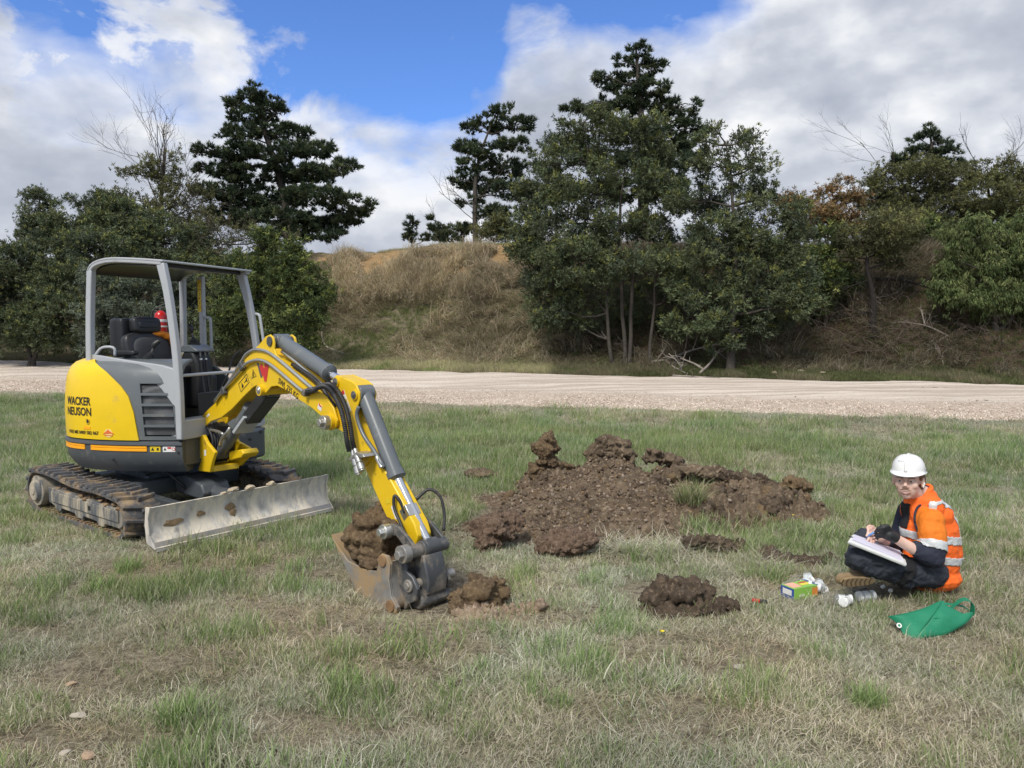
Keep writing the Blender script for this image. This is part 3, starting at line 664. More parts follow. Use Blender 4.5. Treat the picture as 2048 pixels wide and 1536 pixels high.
tree('pine_tree', 'slim pine with bare branches at its left, right of the open clay bank', 'pine', PG, 33, [[(952, 490), (950, 410), (955, 330), (992, 228)]],
 [(1000,224,26,14),(985,248,38,15),(1038,250,34,15),(942,255,22,12),(928,290,26,12),(970,300,44,15),(1032,290,44,15),(940,332,40,14),(1012,335,55,16),(912,355,22,10),(962,372,46,15),(1022,382,48,18),(938,402,28,12),(1000,425,42,15),(1005,458,45,14)], 'pine', 2, r0=.15, dens=.95,
 bare=[(950,420,0,895,385,1.,.02,2),(948,440,0,870,395,1.,.02,2),(955,350,0,915,300,.8,.02,2),(960,400,-.3,1010,330,.9,.02,2)])
tree('pine_tree', 'tallest pine, its pointed top rising behind the big wattles', 'pine', PG, 32, [[(1290, 520), (1285, 300), (1272, 95)]],
 [(1278,102,24,14),(1243,122,18,10),(1302,132,28,13),(1262,158,48,15),(1198,150,16,11),(1218,170,24,10),(1302,180,44,15),(1240,202,58,16),(1312,215,58,17),(1148,215,32,9),(1190,222,38,12),(1352,242,44,14),(1386,210,11,16),(1340,280,62,20),(1392,256,12,12),(1270,262,70,22),(1388,302,28,14),(1352,322,52,22),(1280,320,70,25),(1330,370,60,25),(1260,380,60,25)], 'pine', 3, r0=.24, dens=1.15)
tree('pine_tree', 'pine with candle-like shoots at the right edge of the crest', 'pine', PG, 35, [[(1858, 440), (1860, 330), (1862, 245)]],
 [(1860,262,12,15),(1838,278,16,10),(1886,280,18,11),(1850,303,38,12),(1902,302,26,11),(1808,316,26,11),(1862,328,48,14),(1785,322,18,9),(1915,325,20,9)], 'pine', 4, r0=.14, dens=.9)
tree('pine_tree', 'young cone-shaped pine alone on the grassy crest', 'pine', PG, 36, [[(825, 489), (825, 425)]], [(825,436,5,9,0),(824,450,12,7,0),(823,463,17,7,0),(825,476,22,7,0),(851,479,10,8,0)], 'pine', 5, r0=.05, dens=1.1)
tree('pine_tree', 'low dark pine scrub on the crest beside the young pine', 'pine', PG, 34, [[(905, 489), (902, 455)]], [(880,458,22,11),(918,460,34,14),(895,474,40,9),(862,440,8,7)], 'pine', 6, r0=.06, bare=[(880,470,0,862,425,1.,.015,2)])
tree('small_tree', 'small dark round-topped tree at the far left of the crest', 'tree', None, 39, [[(84, 490), (82, 440), (78, 385)]], [(72,395,24,18),(98,412,22,18),(62,432,26,18),(88,445,30,18),(70,465,34,14),(44,458,9,8)], 'wattle', 7, r0=.1, dens=.8)
tree('half_dead_tree', 'half-dead tree with bare twiggy top behind the canopy of the excavator', 'tree', None, 29.5, [[(322, 530), (322, 440), (326, 350), (330, 290)]],
 [(335,325,48,22,0,.45),(290,352,48,22,0,.45),(372,352,34,24,0,.4),(300,400,75,28,0,.5),(378,405,55,30,0,.45),(250,345,22,12,0,.4),(330,448,80,26,0,.6),(345,375,60,22,0,.45)], 'olive', 8, r0=.13, dens=.8,
 bare=[(322,420,0,255,300,1.,.022,3),(322,400,.3,285,275,.95,.022,3),(325,380,0,305,262,.9,.022,3),(326,370,-.3,335,245,1.,.022,3),(328,360,0,365,262,.9,.03,3),(324,430,0,400,330,.9,.022,3),(322,450,0,430,400,.9,.03,3),(322,470,.2,430,470,.9,.03,3)])
tree('wattle_tree', 'broad dark wattle spreading under the half-dead tree', 'wattle', WG, 27, [[(250, 640), (240, 540), (225, 430)], [(255, 640), (300, 560), (350, 490)]],
 [(190,405,55,22),(225,425,70,28),(145,450,50,34),(255,455,90,36),(120,490,60,36),(335,485,80,36),(415,490,45,36),(200,505,100,38),(300,535,100,34),(400,535,60,30)], 'wattle', 9, r0=.14)
tree('shrub', 'grey-green shrub thicket at the left edge behind the gravel road', 'shrub', SG, 24.3, [[(60, 712), (50, 620), (40, 540)], [(70, 712), (120, 620), (150, 560)]],
 [(-40,540,60,40),(40,530,70,38),(115,560,70,42),(20,600,80,45),(-50,630,70,45),(110,625,75,45),(40,665,85,36),(140,680,70,22)], 'wattle', 10, r0=.09)
tree('shrub', 'dark shrub seen through the cab frame, left of the seat', 'shrub', SG, 24.0, [[(250, 708), (245, 620), (235, 560)]],
 [(215,570,70,42),(215,640,75,42),(290,600,70,46),(300,665,70,30),(220,690,60,18),(365,590,60,45)], 'bluewattle', 11, r0=.08, dens=.8)
tree('shrub', 'dark shrub filling the view behind the excavator canopy', 'shrub', SG, 23.6, [[(430, 710), (425, 640), (430, 560)]],
 [(400,570,60,40),(440,620,60,45),(380,650,60,35),(450,670,55,30),(470,560,50,40),(350,690,50,16)], 'wattle', 12, r0=.08, dens=.85)
tree('shrub', 'green rounded shrub right of the cab at the foot of the clay bank', 'shrub', SG, 22.6, [[(580, 706), (575, 640), (560, 540)]],
 [(560,515,52,34),(598,560,52,42),(520,580,58,46),(612,620,50,44),(540,640,60,44),(590,672,60,24),(648,590,20,30),(480,540,45,40),(480,640,50,40),(515,485,42,22)], 'green', 13, r0=.08)
tree('shrub', 'sparse brown twiggy shrub between the broad wattle and the rounded shrub', 'shrub', SG, 26.5, [[(450, 600), (446, 520), (440, 455)]],
 [(430,455,46,20,0,.6),(470,475,42,22,0,.6),(410,500,40,24,0,.6),(500,468,36,18,0,.7),(450,520,60,24,0,.6),(560,470,40,14,0,.6)], 'twiggy', 14, r0=.05, bare=[(448,540,0,390,450,1.,.02,3),(448,540,0,430,430,1.,.02,3),(448,530,0,500,450,1.,.02,3)])
tree('bush', 'olive bush at the foot of the slim pine', 'bush', None, 31, [[(988, 490), (985, 450)]], [(985,455,34,20),(965,470,26,12),(1012,468,28,14)], 'olive', 15, r0=.04)
PA = hit(1240, 727); dA = float(PA[1])
tree('wattle_tree', 'largest wattle, several bare slim trunks at the roadside in front of the tallest pine', 'wattle', WG, dA, [[(1222, 724), (1213, 600), (1203, 430), (1168, 262)], [(1258, 728), (1262, 610), (1275, 450), (1292, 285)], [(1249, 726), (1243, 600), (1240, 420), (1250, 330)], [(1300, 720), (1308, 600), (1320, 470)]],
 [(1168,238,50,20),(1222,262,40,28),(1122,288,28,20),(1158,305,66,30),(1285,268,36,28),(1312,300,44,34),(1095,330,30,20),(1245,345,60,30),(1100,372,56,32),(1055,395,34,28),(1175,395,70,30),(1322,385,50,36),(1060,445,36,30),(1120,455,76,34),(1222,452,60,30),(1300,455,56,32),(1075,505,40,26),(1150,520,70,36),(1235,530,60,30),(1110,570,48,28),(1085,620,36,22),(1180,585,44,26),(1330,520,40,30),(1130,640,44,20,.6),(1200,640,40,18,.8,.7),(1290,590,44,24,.8),(1350,580,40,26,.6),(1090,560,40,34),(1330,640,36,16,1.2,.7),(1040,490,24,30),(1250,630,50,18,1.4,.7),(1170,655,36,16,1.2,.6)], 'wattle', 16, r0=.07, dens=.95)
PB = hit(1462, 741); dB = float(PB[1])
tree('wattle_tree', 'wattle with one thick trunk, leafy almost to the ground, right of the largest wattle', 'wattle', WG, dB, [[(1460, 742), (1464, 640), (1472, 500), (1452, 290)]],
 [(1440,262,40,14,0,.7),(1405,282,32,18,0,.8),(1482,288,40,20,0,.7),(1512,330,26,26,0,.7),(1430,325,56,24,0,.7),(1395,400,62,34),(1480,385,50,26,0,.6),(1545,392,36,20),(1585,430,34,26),(1440,460,76,34),(1535,478,76,36),(1392,512,52,36),(1592,520,38,36),(1470,532,76,36),(1562,575,58,36),(1402,585,46,30),(1480,602,62,30),(1440,645,44,20),(1508,640,54,26),(1565,618,38,22),(1466,688,24,12),(1380,650,40,20,.5),(1550,650,40,18,.5),(1440,690,30,12,.4,.7),(1600,590,36,28),(1350,540,30,26,.5)], 'wattle', 17, r0=.11)
tree('wattle_tree', 'pale thin wattle on the crest, between the slim pine and the largest wattle', 'wattle', WG, 29, [[(1115, 500), (1110, 400), (1104, 270)]], [(1100,275,18,20,0,.6),(1118,305,26,20,0,.6),(1090,320,24,20,0,.6),(1110,350,36,24,0,.7)], 'bluewattle', 18, r0=.06, dens=.7)
tree('wattle_tree', 'small wattle with a blackened trunk on the green slope', 'wattle', WG, float(hit(1747, 668)[1]), [[(1747, 668), (1745, 600), (1733, 530), (1742, 450)]],
 [(1745,440,44,20),(1792,462,44,24),(1722,478,36,24),(1765,498,58,26),(1822,448,32,22),(1700,512,26,14),(1800,510,36,22)], 'olive', 19, r0=.10, bark=M_BARKD, dens=.8, bare=[(1738,560,0,1690,575,1.,.02,2),(1745,600,0,1800,590,1.4,.03,3),(1742,620,0,1700,640,1.,.02,3)])
tree('shrub', 'rust-brown shrub on the crest right of the thick-trunked wattle', 'shrub', SG, 29.5, [[(1640, 520), (1640, 450), (1645, 400)]], [(1598,402,36,18),(1640,428,50,22),(1648,384,22,14),(1692,362,18,10),(1702,405,34,24),(1625,458,56,20),(1700,450,50,22)], 'rust', 20, r0=.06)
tree('shrub', 'yellow-green shrub between the thick-trunked wattle and the blackened one', 'shrub', SG, 23.0, [[(1650, 665), (1648, 590), (1645, 520)]], [(1635,520,34,36),(1655,570,34,40),(1630,620,36,30),(1690,560,30,36),(1665,480,40,26)], 'green', 21, r0=.05, dens=.8)
tree('leafy_tree', 'leafy tree with upright twigs in front of the rightmost pine', 'tree', None, 30.5, [[(1820, 540), (1815, 450), (1800, 340)]],
 [(1738,368,26,20),(1788,348,38,24),(1848,340,46,24),(1905,365,50,30),(1830,395,76,32),(1760,410,50,26),(1890,425,70,30),(1820,450,80,26)], 'olive', 22, r0=.12, bare=[(1790,380,0,1725,280,1.,.016,3),(1800,380,0,1770,270,.9,.016,3)])
tree('leafy_tree', 'leafy tree with bare forked twigs at the right edge of the photo', 'tree', None, 30, [[(1985, 540), (1982, 450), (1975, 340)]],
 [(1962,352,36,28),(2012,345,30,22),(1985,400,76,34),(2050,375,50,40),(1960,450,80,32),(2060,450,70,40)], 'olive', 23, r0=.12, bare=[(1975,380,0,1950,290,1.,.02,2),(1985,380,0,2010,300,1.,.02,2),(2020,380,0,2040,300,1.,.016,3)])
tree('weeping_wattle', 'bright green weeping wattle on the slope at the right edge', 'wattle', None, 21.6, [[(1990, 700), (1985, 610), (1975, 500)], [(1995, 700), (2030, 620), (2050, 540)]],
 [(1938,462,52,24),(1992,495,60,34),(1908,520,36,32),(2042,530,50,42),(1958,560,54,38),(2022,598,50,36),(1928,608,38,32),(2070,470,50,40),(1890,585,26,26),(2060,640,50,30)], 'weep', 24, r0=.09)
tree('shrub', 'dense dark shrub behind the weeping wattle', 'shrub', SG, 25.5, [[(1890, 600), (1895, 540), (1900, 480)]], [(1850,470,50,30),(1900,490,60,34),(1860,530,50,34),(2040,480,60,40)], 'green', 25, r0=.06, dens=.8)
for i, (px, d, sg) in enumerate([(-190, 25, 'wattle'), (-330, 26, 'wattle'), (2210, 21, 'green'), (2350, 20, 'wattle')]):
    tree('shrub', ['roadside shrub just past the left edge, nearest the grey-green thicket', 'roadside shrub far past the left edge', 'roadside shrub just past the right edge, nearest the weeping wattle', 'roadside shrub far past the right edge'][i], 'shrub', None, d, [[(px, 700), (px+10, 600), (px, 500)]], [(px-40,520,70,45),(px+50,560,70,50),(px-20,600,90,50),(px,660,80,40)], sg, 30+i, r0=.08, dens=.7)
# ---- dead wood and litter under the trees
def deadwood(name, label, paths, r, mat, seed, dep=2, sub=.5, group=None, base=None, cat='branch'):
    rr = np.random.default_rng(seed); W = []
    for p in paths:
        Q = []
        for (px, py, h) in p:
            a = hit(px, py+h) if h else hit(px, py); q = ond(px, py, a[1]) if h else a; Q.append(q+np.array([0, 0, r*.6]))
        W.append(np.array(Q))
    o = W[0][0].copy(); root = MB()
    for Q in W:
        q = spline(Q, 10); root.tube(q, [r, r*.8, r*.4], 6, caps=True); l = float(np.linalg.norm(q[-1]-q[0]))
        for k in range(int(4*dep)):
            j = rr.integers(2, 10); twigs(root, q[j], rr.normal(0, .6, 3)+nrm(q[-1]-q[0])*.6+np.array([0, 0, .35]), l*sub*rr.uniform(.3, .8), r*.4, dep-1, rr, .1, .6, (1, 3), .25)
    ob = root.build(name, mat, None, smooth=180, rl=[float(v) for v in o]); meta(ob, label, cat, group); return ob
deadwood('fallen_branch', 'bleached fallen log with an upturned end beside the rounded shrub', [[(688, 710, 0), (662, 700, 0), (648, 690, 0), (644, 672, 18), (645, 652, 40)]], .05, M_DEAD, 1, 0)
deadwood('fallen_branch', 'long grey fallen limb between the two big wattles', [[(1275, 728, 0), (1330, 722, 0), (1385, 702, 15), (1440, 690, 30)], [(1330, 722, 0), (1345, 735, 0), (1370, 748, 0)]], .05, M_DEAD, 2, 2)
deadwood('fallen_branch', 'thin bleached stick lying on the gravel edge under the thick-trunked wattle', [[(1345, 752, 0), (1400, 755, 0), (1440, 757, 0)]], .025, M_DEAD, 3, 1, .4)
deadwood('fallen_branch', 'forked grey branch leaning against the thick trunk', [[(1400, 748, 0), (1420, 728, 12), (1440, 700, 40)], [(1408, 742, 0), (1390, 730, 8), (1360, 718, 20)]], .04, M_DEAD, 4, 1)
deadwood('fallen_branch', 'pale bare forked branch lying on the green slope at the right', [[(1895, 672, 10), (1870, 690, 0), (1882, 712, 0), (1888, 735, 0)], [(1895, 672, 10), (1850, 652, 14), (1800, 645, 18)], [(1850, 652, 14), (1842, 620, 36)]], .028, M_DEAD, 5, 2)
deadwood('fallen_branch', 'dark fallen limb reaching right from the blackened trunk', [[(1752, 560, 60), (1800, 562, 40), (1850, 575, 20), (1890, 590, 10)]], .05, M_BARKD, 6, 3)
rr = np.random.default_rng(88)
def brush(label, px0, px1, py0, py1, n, seed, mat=M_TWIG, h=.7):
    rr = np.random.default_rng(seed); mb = MB(); c = hit((px0+px1)/2, py1)
    for k in range(n):
        p = hit(rr.uniform(px0, px1), rr.uniform(py0, py1)); dr = np.array([rr.normal(0, .8), rr.normal(-.3, .5), rr.uniform(.1, 1.1)])
        twigs(mb, p, dr, rr.uniform(.5, 1.3)*h, .012, 2, rr, -.05, .5, (2, 3), .22)
    o = mb.build('dead_brush', mat, None, smooth=180, rl=[float(v) for v in c]); meta(o, label, kind='stuff'); return o
brush('dry twigs and dead stems under the largest wattle', 1130, 1420, 610, 725, 90, 1)
brush('tangled brown brush below the blackened wattle', 1600, 1780, 580, 710, 110, 2, h=.9)
brush('tangled dry brush under the weeping wattle', 1840, 2048, 600, 720, 100, 3)
brush('dark twigs low in the left thicket', 0, 640, 600, 705, 120, 4)
m_ = vcol('field_stone', .9, bmp=.01)
for i, (px, py, s_, lb) in enumerate([(868, 528, .13, 'pale flat stone set in the ochre clay of the bank'), (1204, 748, .10, None), (985, 648, .16, 'tan half-buried rock low on the bank'), (1602, 744, .12, 'pale angular stone on the dirt below the blackened wattle'), (1548, 748, .11, 'brown lump of rock on the dirt right of the thick trunk'), (1645, 747, .08, 'small buff stone right of the pale angular one')]):
    if lb is None: continue
    V, F = rock_proto(40+i, 2); p = hit(px, py); o = link('stone', mkmesh('stone', V*s_*np.array([1.3, .8, .8]), F, np.tile((.40, .33, .24), (len(V), 1)), 30), m_, None, (float(p[0]), float(p[1]), float(p[2])+s_*.25)); meta(o, lb, 'stone')
mb = MB(); p = hit(1023, 528); mb.tube([p-[0, 0, .05], p+[.01, 0, .2], p+[-.02, 0, .42]], [.06, .05, .045], 8); o = mb.build('tree_stump', M_DEAD, None, 40, rl=[float(v) for v in p]); meta(o, 'short weathered stump standing near the top of the clay bank', 'stump')

print('leaf quads', NLEAF)
# ================================================================ mini excavator
XO = np.array([-3.197, 6.80, 0.0]); FT = np.array([-2.56, 6.41, 0.0])
UCF, UPF, BMF = frame(XO, -37.5), frame(XO, -20), frame(FT, -43.8)
EX = empty('mini_excavator', XO, 'yellow and grey mini excavator on rubber tracks, its bucket full of soil', 'excavator')
MUD = (.30, .215, .125); MUDL = (.42, .365, .275)
Y_ = pbr('yellow_paint', (.80, .545, .012), .33, var=.04, dirt=(.50, .36, .10), dsc=4.5, dth=.64, spec=.45, chips=(.25, .18, .06))
YB = pbr('worn_yellow_paint', (.76, .50, .012), .36, var=.05, dirt=(.10, .075, .04), dsc=6, dth=.665, chips=(.12, .09, .05), bmp=.0006)
GR = pbr('dark_grey_paint', (.075, .085, .095), .38, var=.06, dirt=(.22, .20, .17), dsc=7, dth=.66)
GRH = pbr('grey_hood_paint', (.125, .14, .15), .30, var=.05, dirt=(.24, .22, .19), dsc=6, dth=.66)
LG = pbr('light_grey_paint', (.40, .42, .44), .40, var=.04, dirt=(.24, .22, .19), dsc=5, dth=.67)
BK = pbr('black_plastic', (.018, .019, .021), .45, var=.2)
SEATM = pbr('black_vinyl', (.020, .021, .024), .42, var=.15, bmp=.001)
RB = pbr('rubber_track', (.085, .085, .09), .7, var=.3, dirt=MUD, dsc=7, dth=.55, bmp=.004)
MUDM = pbr('dried_mud', (.27, .185, .105), .95, var=.3, vs_=14, bmp=.012, bsc=25)
MUDG = pbr('grey_mud', (.42, .35, .25), .95, var=.3, vs_=14, bmp=.008, bsc=25)
TF = pbr('caked_steel', (.10, .105, .11), .7, var=.2, dirt=MUDL, dsc=9, dth=.50, streak=True, bmp=.002)
ST = pbr('worn_steel', (.30, .29, .275), .5, .5, var=.25, dirt=(.36, .31, .24), dsc=8, dth=.50, bmp=.001)
STD = pbr('dark_cast_steel', (.085, .09, .095), .45, .25, var=.2, dirt=(.28, .24, .19), dsc=7, dth=.56, bmp=.001)
BLM = pbr('blade_steel', (.44, .42, .39), .75, .0, var=.38, vs_=9, dirt=(.70, .63, .51), dsc=11, dth=.49, chips=(.22, .13, .08), streak=True, bmp=.0015)
CHR = pbr('chrome_rod', (.75, .76, .78), .12, 1., var=.03)
ZN = pbr('zinc_fitting', (.55, .55, .53), .35, .85, var=.15)
HOSE = pbr('hydraulic_hose', (.022, .022, .024), .5, var=.3, dirt=(.10, .085, .06), dsc=10, dth=.62)
ORG = pbr('orange_reflector', (.92, .40, .015), .25, var=.05)
TXT = pbr('black_lettering', (.02, .018, .016), .5, var=.1)
REDM = pbr('red_print', (.55, .03, .03), .4, var=.05)
WHT = pbr('white_sticker', (.74, .74, .72), .45, var=.08)
def B(F=None): return MB(F)
# ---------------- tracks
def track(v0, v1, sgn):
    r1, r2 = .195, .165; ua, ub = -.70, .80
    prof = []
    for a in np.linspace(-90, -270, 15): prof.append((ua+r1*math.cos(math.radians(a)), r1+r1*math.sin(math.radians(a))))
    for t in np.linspace(0, 1, 9)[1:-1]: prof.append((ua+(ub-ua)*t, 2*r1*(1-t)+2*r2*t+.012*math.sin(t*math.pi*3)))
    for a in np.linspace(90, -90, 15): prof.append((ub+r2*math.cos(math.radians(a)), r2+r2*math.sin(math.radians(a))))
    prof = np.array(prof); tot = np.vstack([prof, prof[:1]]); sl_ = np.concatenate([[0], np.cumsum(np.linalg.norm(np.diff(tot, axis=0), axis=1))])
    S = np.linspace(0, sl_[-1], 121)[:-1]; P = np.stack([np.interp(S, sl_, tot[:, 0]), np.interp(S, sl_, tot[:, 1])], 1)
    Tn = nrm(np.roll(P, -1, 0)-np.roll(P, 1, 0)); Nn = np.stack([-Tn[:, 1], Tn[:, 0]], 1); c0 = np.array([.05, .18])
    if ((P-c0)*Nn).sum() < 0: Nn = -Nn
    mb = B(UCF); G = []
    sec = [(v0, 0.), (v0, .022), (v0+.012, .030), (v1-.012, .030), (v1, .022), (v1, 0.), (v1-.05, -.006), (v0+.05, -.006)]
    for i in range(120): G.append([(P[i][0]+Nn[i][0]*(h-.03), v, P[i][1]+Nn[i][1]*(h-.03)) for v, h in sec])
    G = np.array(G); n = len(sec); F = [(i*n+j, i*n+(j+1) % n, ((i+1) % 120)*n+(j+1) % n, ((i+1) % 120)*n+j) for i in range(120) for j in range(n)]
    mb.add(G.reshape(-1, 3), F); tr_ = mb.build('rubber_track', RB, EX, 50)
    # moulded lugs, staggered left and right
    lug = B(UCF); w = (v1-v0)
    for k in range(0, 120, 3):
        i = k; T3 = np.array([Tn[i][0], 0, Tn[i][1]]); N3 = np.array([Nn[i][0], 0, Nn[i][1]]); c = np.array([P[i][0], 0, P[i][1]])
        odd = (k//3) % 2
        for (a, b_, o_) in ((0., .53, 0), (.47, 1., .5)):
            cc = c+T3*(.026*(o_*2)); va, vb = v0+w*a-.006*(a == 0), v0+w*b_+.006*(b_ == 1)
            sk = T3*(.016 if a == 0 else -.016); V = []
            for h, tw in ((-.004, .018), (.026, .012)):
                V += [cc+N3*h-T3*tw+np.array([0, va, 0])-sk, cc+N3*h+T3*tw+np.array([0, va, 0])-sk, cc+N3*h+T3*tw+np.array([0, vb, 0])+sk, cc+N3*h-T3*tw+np.array([0, vb, 0])+sk]
            lug.add(V, [(0,3,2,1),(4,5,6,7),(0,1,5,4),(1,2,6,5),(2,3,7,6),(3,0,4,7)])
    l = lug.build('tread_lug', RB, tr_, 40, bevel=.004); l['kind'] = 'stuff'
    # inner drive teeth edge seen as a light rim of caked mud
    rim = B(UCF); oe = v0 if sgn < 0 else v1
    for k in range(0, 120, 2):
        i = k; c = np.array([P[i][0]-Nn[i][0]*.036, (v0+v1)/2, P[i][1]-Nn[i][1]*.036]); T3 = np.array([Tn[i][0], 0, Tn[i][1]]); N3 = np.array([Nn[i][0], 0, Nn[i][1]])
        rim.obox(c, T3*.012, np.array([0, w*.42, 0]), N3*.010)
    rim.build('drive_tooth', MUDM, tr_, 40)['kind'] = 'stuff'
    # frame beam between the wheels
    f = B(UCF); o0, o1 = (v0+.03, v1-.05) if sgn < 0 else (v0+.05, v1-.03)
    f.prism([(-.50, .25), (.82, .235), (.86, .12), (.80, .085), (.56, .085), (.53, .055), (.44, .055), (.41, .085), (.18, .09), (.15, .06), (.04, .06), (.01, .09), (-.24, .095), (-.27, .065), (-.36, .065), (-.39, .10), (-.50, .12)], o0, o1)
    f.build('track_frame', TF, EX, 30, bevel=.006)
    f = B(UCF); f.box((-.42, o0-.012, .135), (.80, o0+.002, .225)); f.build('side_plate', TF, EX, 30, bevel=.004)
    f = B(UCF); f.box((.30, o0-.016, .165), (.34, o0-.011, .20)); f.build('inspection_hole', BK, EX)
    f = B(UCF); f.cyl((ua, o0-.02, r1), (ua, v1-.02, r1), .135, n=28); f.cyl((ua, o0-.05, r1), (ua, o0-.018, r1), .085, .105, n=28); f.cyl((ua, o0-.058, r1), (ua, o0-.048, r1), .035, n=12)
    f.build('drive_sprocket', TF, EX, 35, bevel=.006)
    f = B(UCF); f.cyl((ub, v0+.06, r2), (ub, v1-.06, r2), .125, n=24); f.build('idler_wheel', TF, EX, 35, bevel=.006)
    for uu in (-.31, .10, .48):
        f = B(UCF); f.cyl((uu, v0+.05, .095), (uu, v1-.05, .095), .055, n=16); f.build('track_roller', TF, EX, 35)
    # clay caught on top of the frame
    rr = np.random.default_rng(3 if sgn < 0 else 4); f = B(UCF)
    for k in range(60):
        s_ = rr.uniform(.015, .05); V, Fc = rock_proto(int(k % 9)+70, 1); f.add(V*s_*np.array([1.3, 1, .7])+np.array([rr.uniform(-.5, .84), rr.uniform(o0, o1), .235+rr.uniform(0, .03)]), Fc)
    for k in range(46):
        s_ = rr.uniform(.012, .03); V, Fc = rock_proto(int(k % 9)+70, 1); f.add(V*s_*np.array([1.8, 1.2, .5])+np.array([rr.uniform(-.75, .85), rr.uniform(v0+.01, v1-.01), .022]), Fc)
    f.build('clay', MUDM, EX, 60)['kind'] = 'stuff'
track(-.80, -.53, -1); track(.53, .80, 1)
f = B(UCF); f.box((-.42, -.54, .20), (.38, .54, .34)); f.box((-.30, -.30, .30), (.30, .30, .40)); f.build('centre_frame', GR, EX, 30, bevel=.02)
f = B(UCF); f.cyl((0, 0, .36), (0, 0, .47), .34, n=40); f.cyl((0, 0, .40), (0, 0, .44), .37, n=40); f.build('slew_ring', GR, EX, 35)
# ---------------- dozer blade
bp_ = [(1.415, .045), (1.375, .075), (1.335, .13), (1.315, .19), (1.318, .25), (1.345, .325), (1.352, .335)]
f = B(UCF); back = [(u-.022, z) for u, z in bp_]; f.prism(bp_+back[::-1], -.80, .79); f.build('blade', BLM, EX, 35, bevel=.003)
for v in (-.812, .79): 
    f = B(UCF); f.prism([(1.42, .04), (1.34, .13), (1.33, .25), (1.36, .34), (1.30, .335), (1.28, .2), (1.30, .07)], v, v+.012); f.build('blade_end_plate', BLM, EX, 35, bevel=.002)
f = B(UCF); f.prism([(1.425, .022), (1.385, .085), (1.375, .080), (1.405, .018)], -.80, .79); f.build('cutting_edge', ST, EX, 35, bevel=.002)
for v in (-.30, .30): 
    f = B(UCF); f.prism([(.30, .22), (1.285, .20), (1.285, .10), (.30, .14)], v-.035, v+.035); f.build('blade_arm', GR, EX, 30, bevel=.006)
f = B(UCF); f.prism([(.42, .36), (.62, .385), (.86, .335), (.90, .26), (.86, .20), (.46, .22)], -.125, .125); f.build('blade_cylinder_cover', GR, EX, 30, bevel=.018, seg=3)
f = B(UCF); f.cyl((.60, 0, .27), (1.16, 0, .235), .058, n=18); f.cyl((1.0, 0, .243), (1.2, 0, .233), .066, n=18); f.cyl((1.15, 0, .236), (1.285, 0, .228), .03); f.box((1.20, -.07, .17), (1.285, .07, .27)); f.build('blade_cylinder', GR, EX, 35, bevel=.004)
for k, (a, b_) in enumerate([((.30, -.30, .38), (.62, -.12, .27)), ((.28, -.22, .42), (.58, -.08, .40)), ((.22, .20, .42), (.55, .12, .38))]):
    f = B(UCF); f.tube([a, ((a[0]+b_[0])/2, (a[1]+b_[1])/2-.04, a[2]+.06), b_], .014, 8, 10); f.build('hydraulic_hose', HOSE, EX, 180)
rr = np.random.default_rng(12)
for (v, z, s_, mm) in [(-.62, .185, .062, MUDM), (-.40, .215, .034, MUDM), (-.14, .22, .042, MUDM), (-.13, .17, .036, MUDM), (.0, .35, .04, MUDG), (-.22, .345, .03, MUDG), (-.14, .36, .045, MUDG), (.22, .352, .05, MUDG)]:
    V, Fc = rock_proto(int(rr.integers(1, 60)), 3, 1.); V = V*(1+.45*fbm(V+s_*99, 2.2, 4, 5)[:, None])*1.25; f = B(UCF)
    u_ = np.interp(z, [p[1] for p in bp_], [p[0] for p in bp_]); f.add(V*s_*np.array([.30 if z < .3 else .8, 1.15, .85 if z < .3 else .45])+np.array([u_+.002, v, z]), Fc); f.build('mud_clod', mm, EX, 60)
# ---------------- upper body
FP0 = [(-.66, 0), (-.655, -.24), (-.59, -.42), (-.475, -.56), (-.30, -.655), (-.08, -.685), (.12, -.675), (.30, -.64), (.52, -.575), (.72, -.50)]
foot = spline([(u, v) for u, v in FP0], 80)
foot_s = np.concatenate([[0], np.cumsum(np.linalg.norm(np.diff(foot, axis=0), axis=1))])
ftan = nrm(np.gradient(foot, axis=0)); fnor = np.stack([ftan[:, 1], -ftan[:, 0]], 1)
if (fnor*foot).sum() < 0: fnor = -fnor
def fp(s, inset=0., side=1):
    u = np.interp(s, foot_s, foot[:, 0]); v = np.interp(s, foot_s, foot[:, 1]); nu = np.interp(s, foot_s, fnor[:, 0]); nv = np.interp(s, foot_s, fnor[:, 1])
    return u-nu*inset, (v-nv*inset)*side, nu, nv*side
ZS = np.array([.72, .80, .95, 1.08, 1.16, 1.22, 1.27, 1.31, 1.34, 1.36, 1.372, 1.378]); IN = np.array([.0, -.004, -.006, 0, .008, .018, .034, .058, .092, .14, .19, .24])
def s_at_u(u): return float(np.interp(u, foot[20:, 0], foot_s[20:]))
def bound(z): return s_at_u(np.interp(z, [.72, 1.0, 1.10, 1.19, 1.29, 1.34, 1.378], [.385, .345, .30, .22, .07, -.08, -.22]))
def hood(side, sa, sb, extra, name, mat, t=.012, nS=44, zs=ZS, zmax=None):
    G = np.zeros((nS, len(zs), 3)); Nn = np.zeros_like(G)
    for j, z in enumerate(zs):
        ins = np.interp(z, ZS, IN)-extra; a = sa(z) if callable(sa) else sa; b_ = sb(z) if callable(sb) else sb
        ss = np.linspace(a, b_, nS); u, v, nu, nv = fp(ss, ins, side); k = np.interp(z, [1.1, 1.3, 1.38], [0, .7, 1.])
        G[:, j] = np.stack([u, v, np.full(nS, z+extra*k)], 1); Nn[:, j] = nrm(np.stack([nu*(1-k), nv*(1-k), np.full(nS, k+.001)], 1))
    f = B(UPF); f.shell(G, Nn, t); return f.build(name, mat, EX, 40)
smax = foot_s[-1]; sg0 = s_at_u(.30); sg1 = s_at_u(.665)
